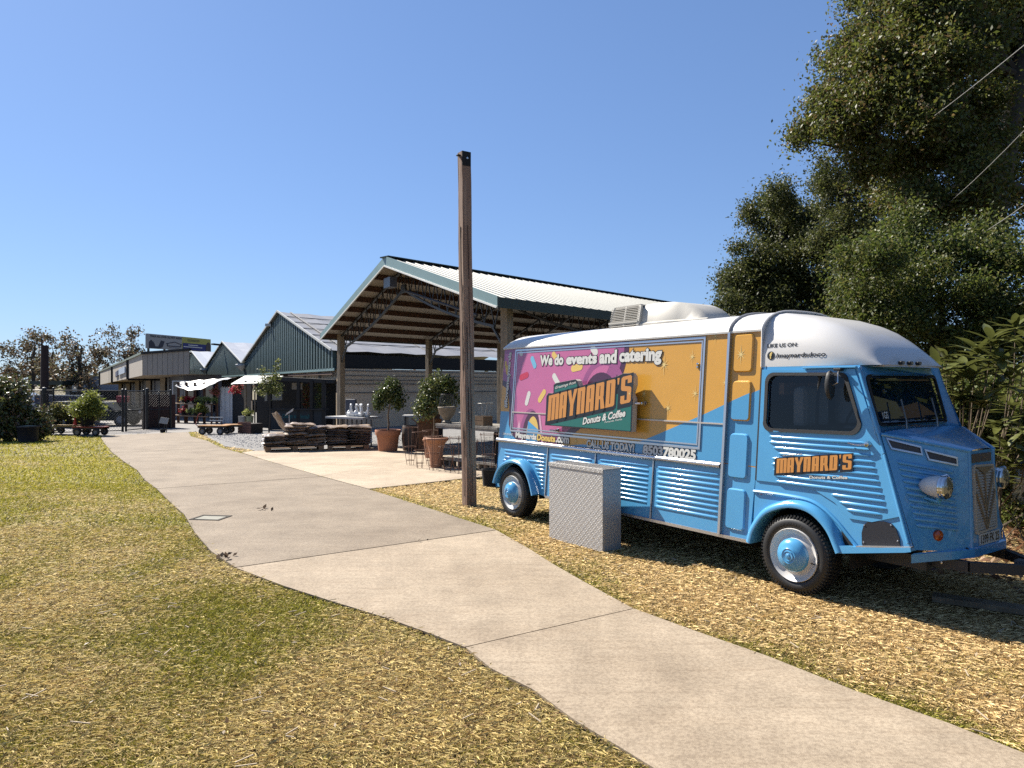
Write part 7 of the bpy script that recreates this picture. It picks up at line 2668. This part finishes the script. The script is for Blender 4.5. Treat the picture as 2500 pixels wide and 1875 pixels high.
tree("live_oak", "tall spreading live oak with long low limb, filling the top right corner", (11.6, 17.2, 0), [(11.6, 17.2, -.1), (11.55, 17.1, 2.5), (11.3, 17.0, 4.5), (11.6, 16.9, 6.5), (12.0, 16.8, 9), (12.3, 16.6, 11)], .38, OAK, 8600, 22, .095, C_OAK, .17,
     limbs=[([(11.4, 17, 5.6), (10.6, 16.8, 7.2), (9.6, 16.4, 8.3), (8.6, 16.2, 8.75), (7.7, 16.2, 8.8)], .16), ([(11.4, 17, 7.2), (10.6, 16.6, 8.6), (9.8, 16.8, 9.8)], .12), ([(11.9, 16.8, 8.0), (12.8, 16.4, 9.5), (13.2, 16, 11.4)], .12)])
tree("broadleaf_tree", "thin crowned grey green tree between the oak and the dark round tree", (10.6, 21.3, 0), [(10.6, 21.3, -.1), (10.4, 21.2, 3), (10.2, 21.1, 5.5), (9.9, 21, 7.5)], .20, OAK2, 1500, 20, .09, C_DK, .18)
tree("broadleaf_tree", "dark dense tree standing behind the truck roof, darkest of the right side trees", (10.2, 26.2, 0), [(10.2, 26.2, -.2), (10.1, 26.2, 2.5), (10.0, 26.1, 5), (9.9, 26, 7.5)], .28, DARK, 4800, 24, .11, C_DK, .20)
tree("broadleaf_shrub_tree", "bright green bushy tree close behind the cab", (7.0, 11.6, 0), [(7.0, 11.6, -.1), (6.95, 11.5, 1.5), (6.9, 11.4, 3.2)], .10, HEDGE, 5600, 20, .06, [(.085, .11, .02), (.065, .09, .018), (.115, .13, .028), (.045, .062, .015), (.13, .125, .04)], .13, cat="tree")
tree("hedge_shrub", "dense small leaved shrub between the truck nose and the tall leafy plants", (6.0, 8.8, 0), [(6.0, 8.8, -.05), (6.0, 8.8, .7), (5.9, 8.7, 1.3)], .05, SHRUB, 4600, 20, .05, [(.12, .15, .03), (.09, .12, .024), (.17, .18, .05), (.06, .08, .02), (.20, .16, .07)], .10, cat="shrub")
BROWNS = [(.10, .066, .038), (.13, .085, .05), (.075, .065, .035), (.09, .085, .045), (.06, .05, .035)]
for (lab, base, blobs, hh) in (("sparse brown leaved tree at the far left beyond the shrub", (-71, 105, -.45), BT1, 6.5), ("sparse brown leaved tree behind the telegraph pole, rather narrow", (-58, 95, -.45), BT2, 6.0), ("wide sparse brown tree left of the billboard", (-62, 115, -.45), BT3, 7.0), ("thin brown tree far off between two fuller ones", (-78, 120, -.45), BT4, 6.5)):
    tr_ = [(base[0], base[1], -.6), (base[0] + .3, base[1], hh * .45), (base[0] + .1, base[1], hh * .8), (base[0] + .5, base[1], hh * 1.1)]
    tree("bare_tree", lab, base, tr_, .30, blobs, 300 if blobs is not BT3 else 420, 9, .42, BROWNS, .40, shell=.6, nb=6)

# woodland right of and behind the viewer, unseen, added for dark reflections and dimmer skylight
P_ = []
for k in range(60):
    a = NR.uniform(-.35, 3.5)
    d = NR.uniform(13, 17)
    c_ = np.array([math.cos(-a + .9) * d + 1.0, math.sin(-a + .9) * d - 1.5, abs(NR.normal(2.6, 1.5))])
    if c_[1] > 5.5 or c_[0] < -9:
        continue
    P_.append(c_ + NR.normal(0, .8, (110, 3)))
for k in range(60):
    P_.append(np.array([NR.uniform(7.6, 11), NR.uniform(2.0, 8.2), NR.uniform(0, 3.6)]) + NR.normal(0, .5, (130, 3)))
P_ = np.concatenate(P_)
P_[:, 2] = np.abs(P_[:, 2])
o = leaf_mesh("reflection_woodland", P_, .5, palette(len(P_), C_OAK), M_leaf, None)
o["kind"] = "stuff"
# far wood line closing the horizon
wl_pts = []
for k in range(900):
    a = NR.uniform(-.62, .95)
    d = NR.uniform(210, 260)
    wl_pts.append((math.sin(a) * d, math.cos(a) * d, -.45 + abs(NR.normal(2.5, 1.6)), 0))
P_ = np.array(wl_pts)[:, :3]
P_ = np.repeat(P_, 9, 0) + NR.normal(0, 1.0, (len(P_) * 9, 3))
o = leaf_mesh("distant_woods", P_, 1.6, palette(len(P_), BROWNS + C_DK), M_leaf, None)
o["kind"] = "stuff"

# ---- big leaved plants by the truck's nose
def rosette_leaf(mb, c, d, up, L_, W_, bend):
    d = d.normalized()
    s_ = d.cross(up).normalized()
    n_ = s_.cross(d).normalized()
    rows = []
    for i in range(6):
        f = i / 5
        w_ = W_ * (math.sin(math.pi * (f * .88 + .07)) ** .8) * .5 if i < 5 else .004
        p = c + d * (L_ * f) + n_ * (-bend * L_ * f * f)
        rows.append([p - s_ * w_ + n_ * w_ * .25, p, p + s_ * w_ + n_ * w_ * .25])
    mb.grid(rows)
M_big = mat("big_leaf", (.17, .185, .05), .32, spec=.6, trans=.28, var=.3, scale=9)
def bigplant(label, base, heads, seed):
    r_ = random.Random(seed)
    t_ = thing("rosette_shrub", label, "shrub", base)
    B = Vector(base)
    st_ = MB()
    for (h, k, L_) in heads:
        H2 = Vector(h) - B
        lf = MB()
        fk = Vector((H2.x * .25 + r_.uniform(-.05, .05), H2.y * .25 + .15, .45 * H2.z))
        st_.tube([Vector((r_.uniform(-.04, .04), .15 + r_.uniform(-.04, .04), 0)), fk, H2 * .8 + Vector((r_.uniform(-.04, .04), .04, -.02)), H2], .010, 5, r1=.005)
        for i in range(k):
            a = i * 2.4 + r_.uniform(-.3, .3)
            e = .15 + 1.0 * (1 - i / k) if i > 2 else 1.2
            e = r_.uniform(-.1, .9)
            d = Vector((math.cos(a) * math.cos(e), math.sin(a) * math.cos(e), math.sin(e)))
            rosette_leaf(lf, H2 + Vector((0, 0, -.05 + .10 * i / k)), d, Vector((0, 0, 1)), L_ * r_.uniform(.7, 1.15), L_ * .30, r_.uniform(.05, .40))
        lf.build("leaf_rosette", M_big, t_, smooth=True)
    st_.build("stem", M_barkl, t_)
heads1 = [((4.09, 6.82, 1.82), 13, 0.27), ((4.33, 6.99, 1.71), 13, 0.23), ((4.4, 6.93, 1.87), 15, 0.28), ((4.7, 7.19, 2.02), 14, 0.26), ((4.66, 6.9, 2.1), 14, 0.28), ((4.41, 6.83, 1.75), 13, 0.28), ((4.81, 7.21, 1.83), 15, 0.24), ((4.34, 6.87, 1.55), 15, 0.24), ((4.81, 7.07, 1.64), 16, 0.26), ((4.47, 6.77, 1.51), 16, 0.25), ((4.47, 7.31, 1.96), 15, 0.23), ((4.7, 6.85, 1.92), 15, 0.28)]
heads2 = [((5.18, 7.31, 2.28), 16, 0.26), ((5.16, 7.15, 2.06), 16, 0.24), ((5.02, 7.16, 1.77), 13, 0.23), ((5.24, 7.27, 1.64), 15, 0.26), ((5.21, 7.4, 1.43), 15, 0.24), ((5.33, 7.42, 1.21), 13, 0.25), ((4.87, 7.09, 1.28), 16, 0.25), ((5.02, 7.2, 1.04), 15, 0.27), ((4.78, 7.09, 0.99), 15, 0.24), ((5.04, 6.99, 0.92), 14, 0.25), ((5.05, 7.36, 0.69), 14, 0.24), ((5.39, 7.6, 1.86), 15, 0.26)]
bigplant("tall plant with large pointed leaf rosettes behind the truck bonnet", (4.75, 7.3, 0), heads1, 3)
bigplant("tall plant with large pointed leaf rosettes at the right picture edge", (5.15, 7.4, 0), heads2, 5)
# brown leaf litter and bare twigs on the ground there
n = 2600
x = NR.uniform(3.6, 6.4, n); y = NR.uniform(5.9, 8.8, n)
ok = (x - 3.5) * .5 + (y - 5.7) > .8
P_ = np.stack([x, y, NR.uniform(.0, .06, n)], 1)[ok]
o = leaf_mesh("leaf_litter", P_, .075, palette(len(P_), [(.30, .17, .09), (.22, .11, .055), (.40, .27, .17), (.14, .07, .04)]), M_leaf, None, up=2.0)
o["kind"] = "stuff"
tw = MB()
for k in range(12):
    x, y = rnd.uniform(4.9, 5.9), rnd.uniform(6.9, 7.9)
    a = rnd.uniform(0, 6.28)
    tw.tube([(x, y, .02), (x + .2 * math.cos(a), y + .2 * math.sin(a), .22), (x + .5 * math.cos(a + .3), y + .5 * math.sin(a + .3), .42)], .006, 5, r1=.003)
tw.build("bare_twigs", M_barkl)["kind"] = "stuff"

# ---- utility pole in the trees and its three wires
up_ = thing("utility_pole", "grey utility pole with transformer half hidden in the trees", "utility pole", (11.4, 22.8, 0))
b = MB()
b.tube([(0, 0, 0), (0, 0, 7.2)], .14, 10, r1=.10)
b.build("shaft", M_bark, up_)
b = MB()
b.lathe([(0, 0), (.22, 0), (.24, .1), (.24, .7), (.20, .8), (.001, .85)], (-.35, 0, 3.0), 14)
b.build("transformer", mat("transformer_grey", (.30, .33, .32), .5), up_, smooth=True)
M_wire = mat("cable_grey", (.30, .29, .27), .5)
for i, (a, c, sag) in enumerate((((6.85, 9.5, 6.34), (10.2, 20.3, 8.1), .15), ((6.85, 9.5, 5.27), (11.3, 20.5, 6.0), .25), ((6.85, 9.5, 4.49), (11.4, 20.7, 5.6), .55))):
    a, c = Vector(a), Vector(c)
    a = a + (a - c) * .35
    b = MB()
    b.tube([a.lerp(c, k / 16) - Vector((0, 0, sag * math.sin(math.pi * k / 16))) for k in range(17)], .006, 6)
    tag(b.build("overhead_cable", M_wire), ("highest" if i == 0 else "middle" if i == 1 else "lowest, most sagging") + " overhead cable running down across the oak foliage", "cable", "overhead cables")

# ---- fallen leaves and scraps
lf = [(-2.80, 6.92, 8, .03), (-3.31, 9.5, 5, .03), (-.9, 7.6, 2, .02)]
for (x, y, k, s_) in lf:
    n = k
    P_ = np.stack([x + NR.normal(0, .09, n), y + NR.normal(0, .06, n), np.full(n, zg(y) + .03)], 1)
    o = leaf_mesh("fallen_leaf", P_, s_ * 2.6, palette(n, [(.06, .045, .035), (.10, .07, .05)]), M_leaf, None, up=1.2)
    o["kind"] = "stuff"
n = 900
x, y = scatter(2.8, 8.0, 9, NR)
P_ = np.stack([x, y, np.full(len(x), .012)], 1)
o = leaf_mesh("dead_leaves", P_, .034, palette(len(P_), [(.36, .28, .18), (.28, .19, .11), (.40, .33, .23)]), M_leaf, None, up=2.5, aspect=.45)
o["kind"] = "stuff"
x, y = scatter(3.0, 7.0, 5, NR)
b = MB()
for i in range(len(x)):
    a = rnd.uniform(0, 3.14)
    L_ = rnd.uniform(.03, .11)
    b.beam((x[i], y[i], .022), (x[i] + math.cos(a) * L_, y[i] + math.sin(a) * L_, .026), .005, .005)
b.build("dry_stick", mat("straw_stick", (.55, .44, .30), .8))["kind"] = "stuff"
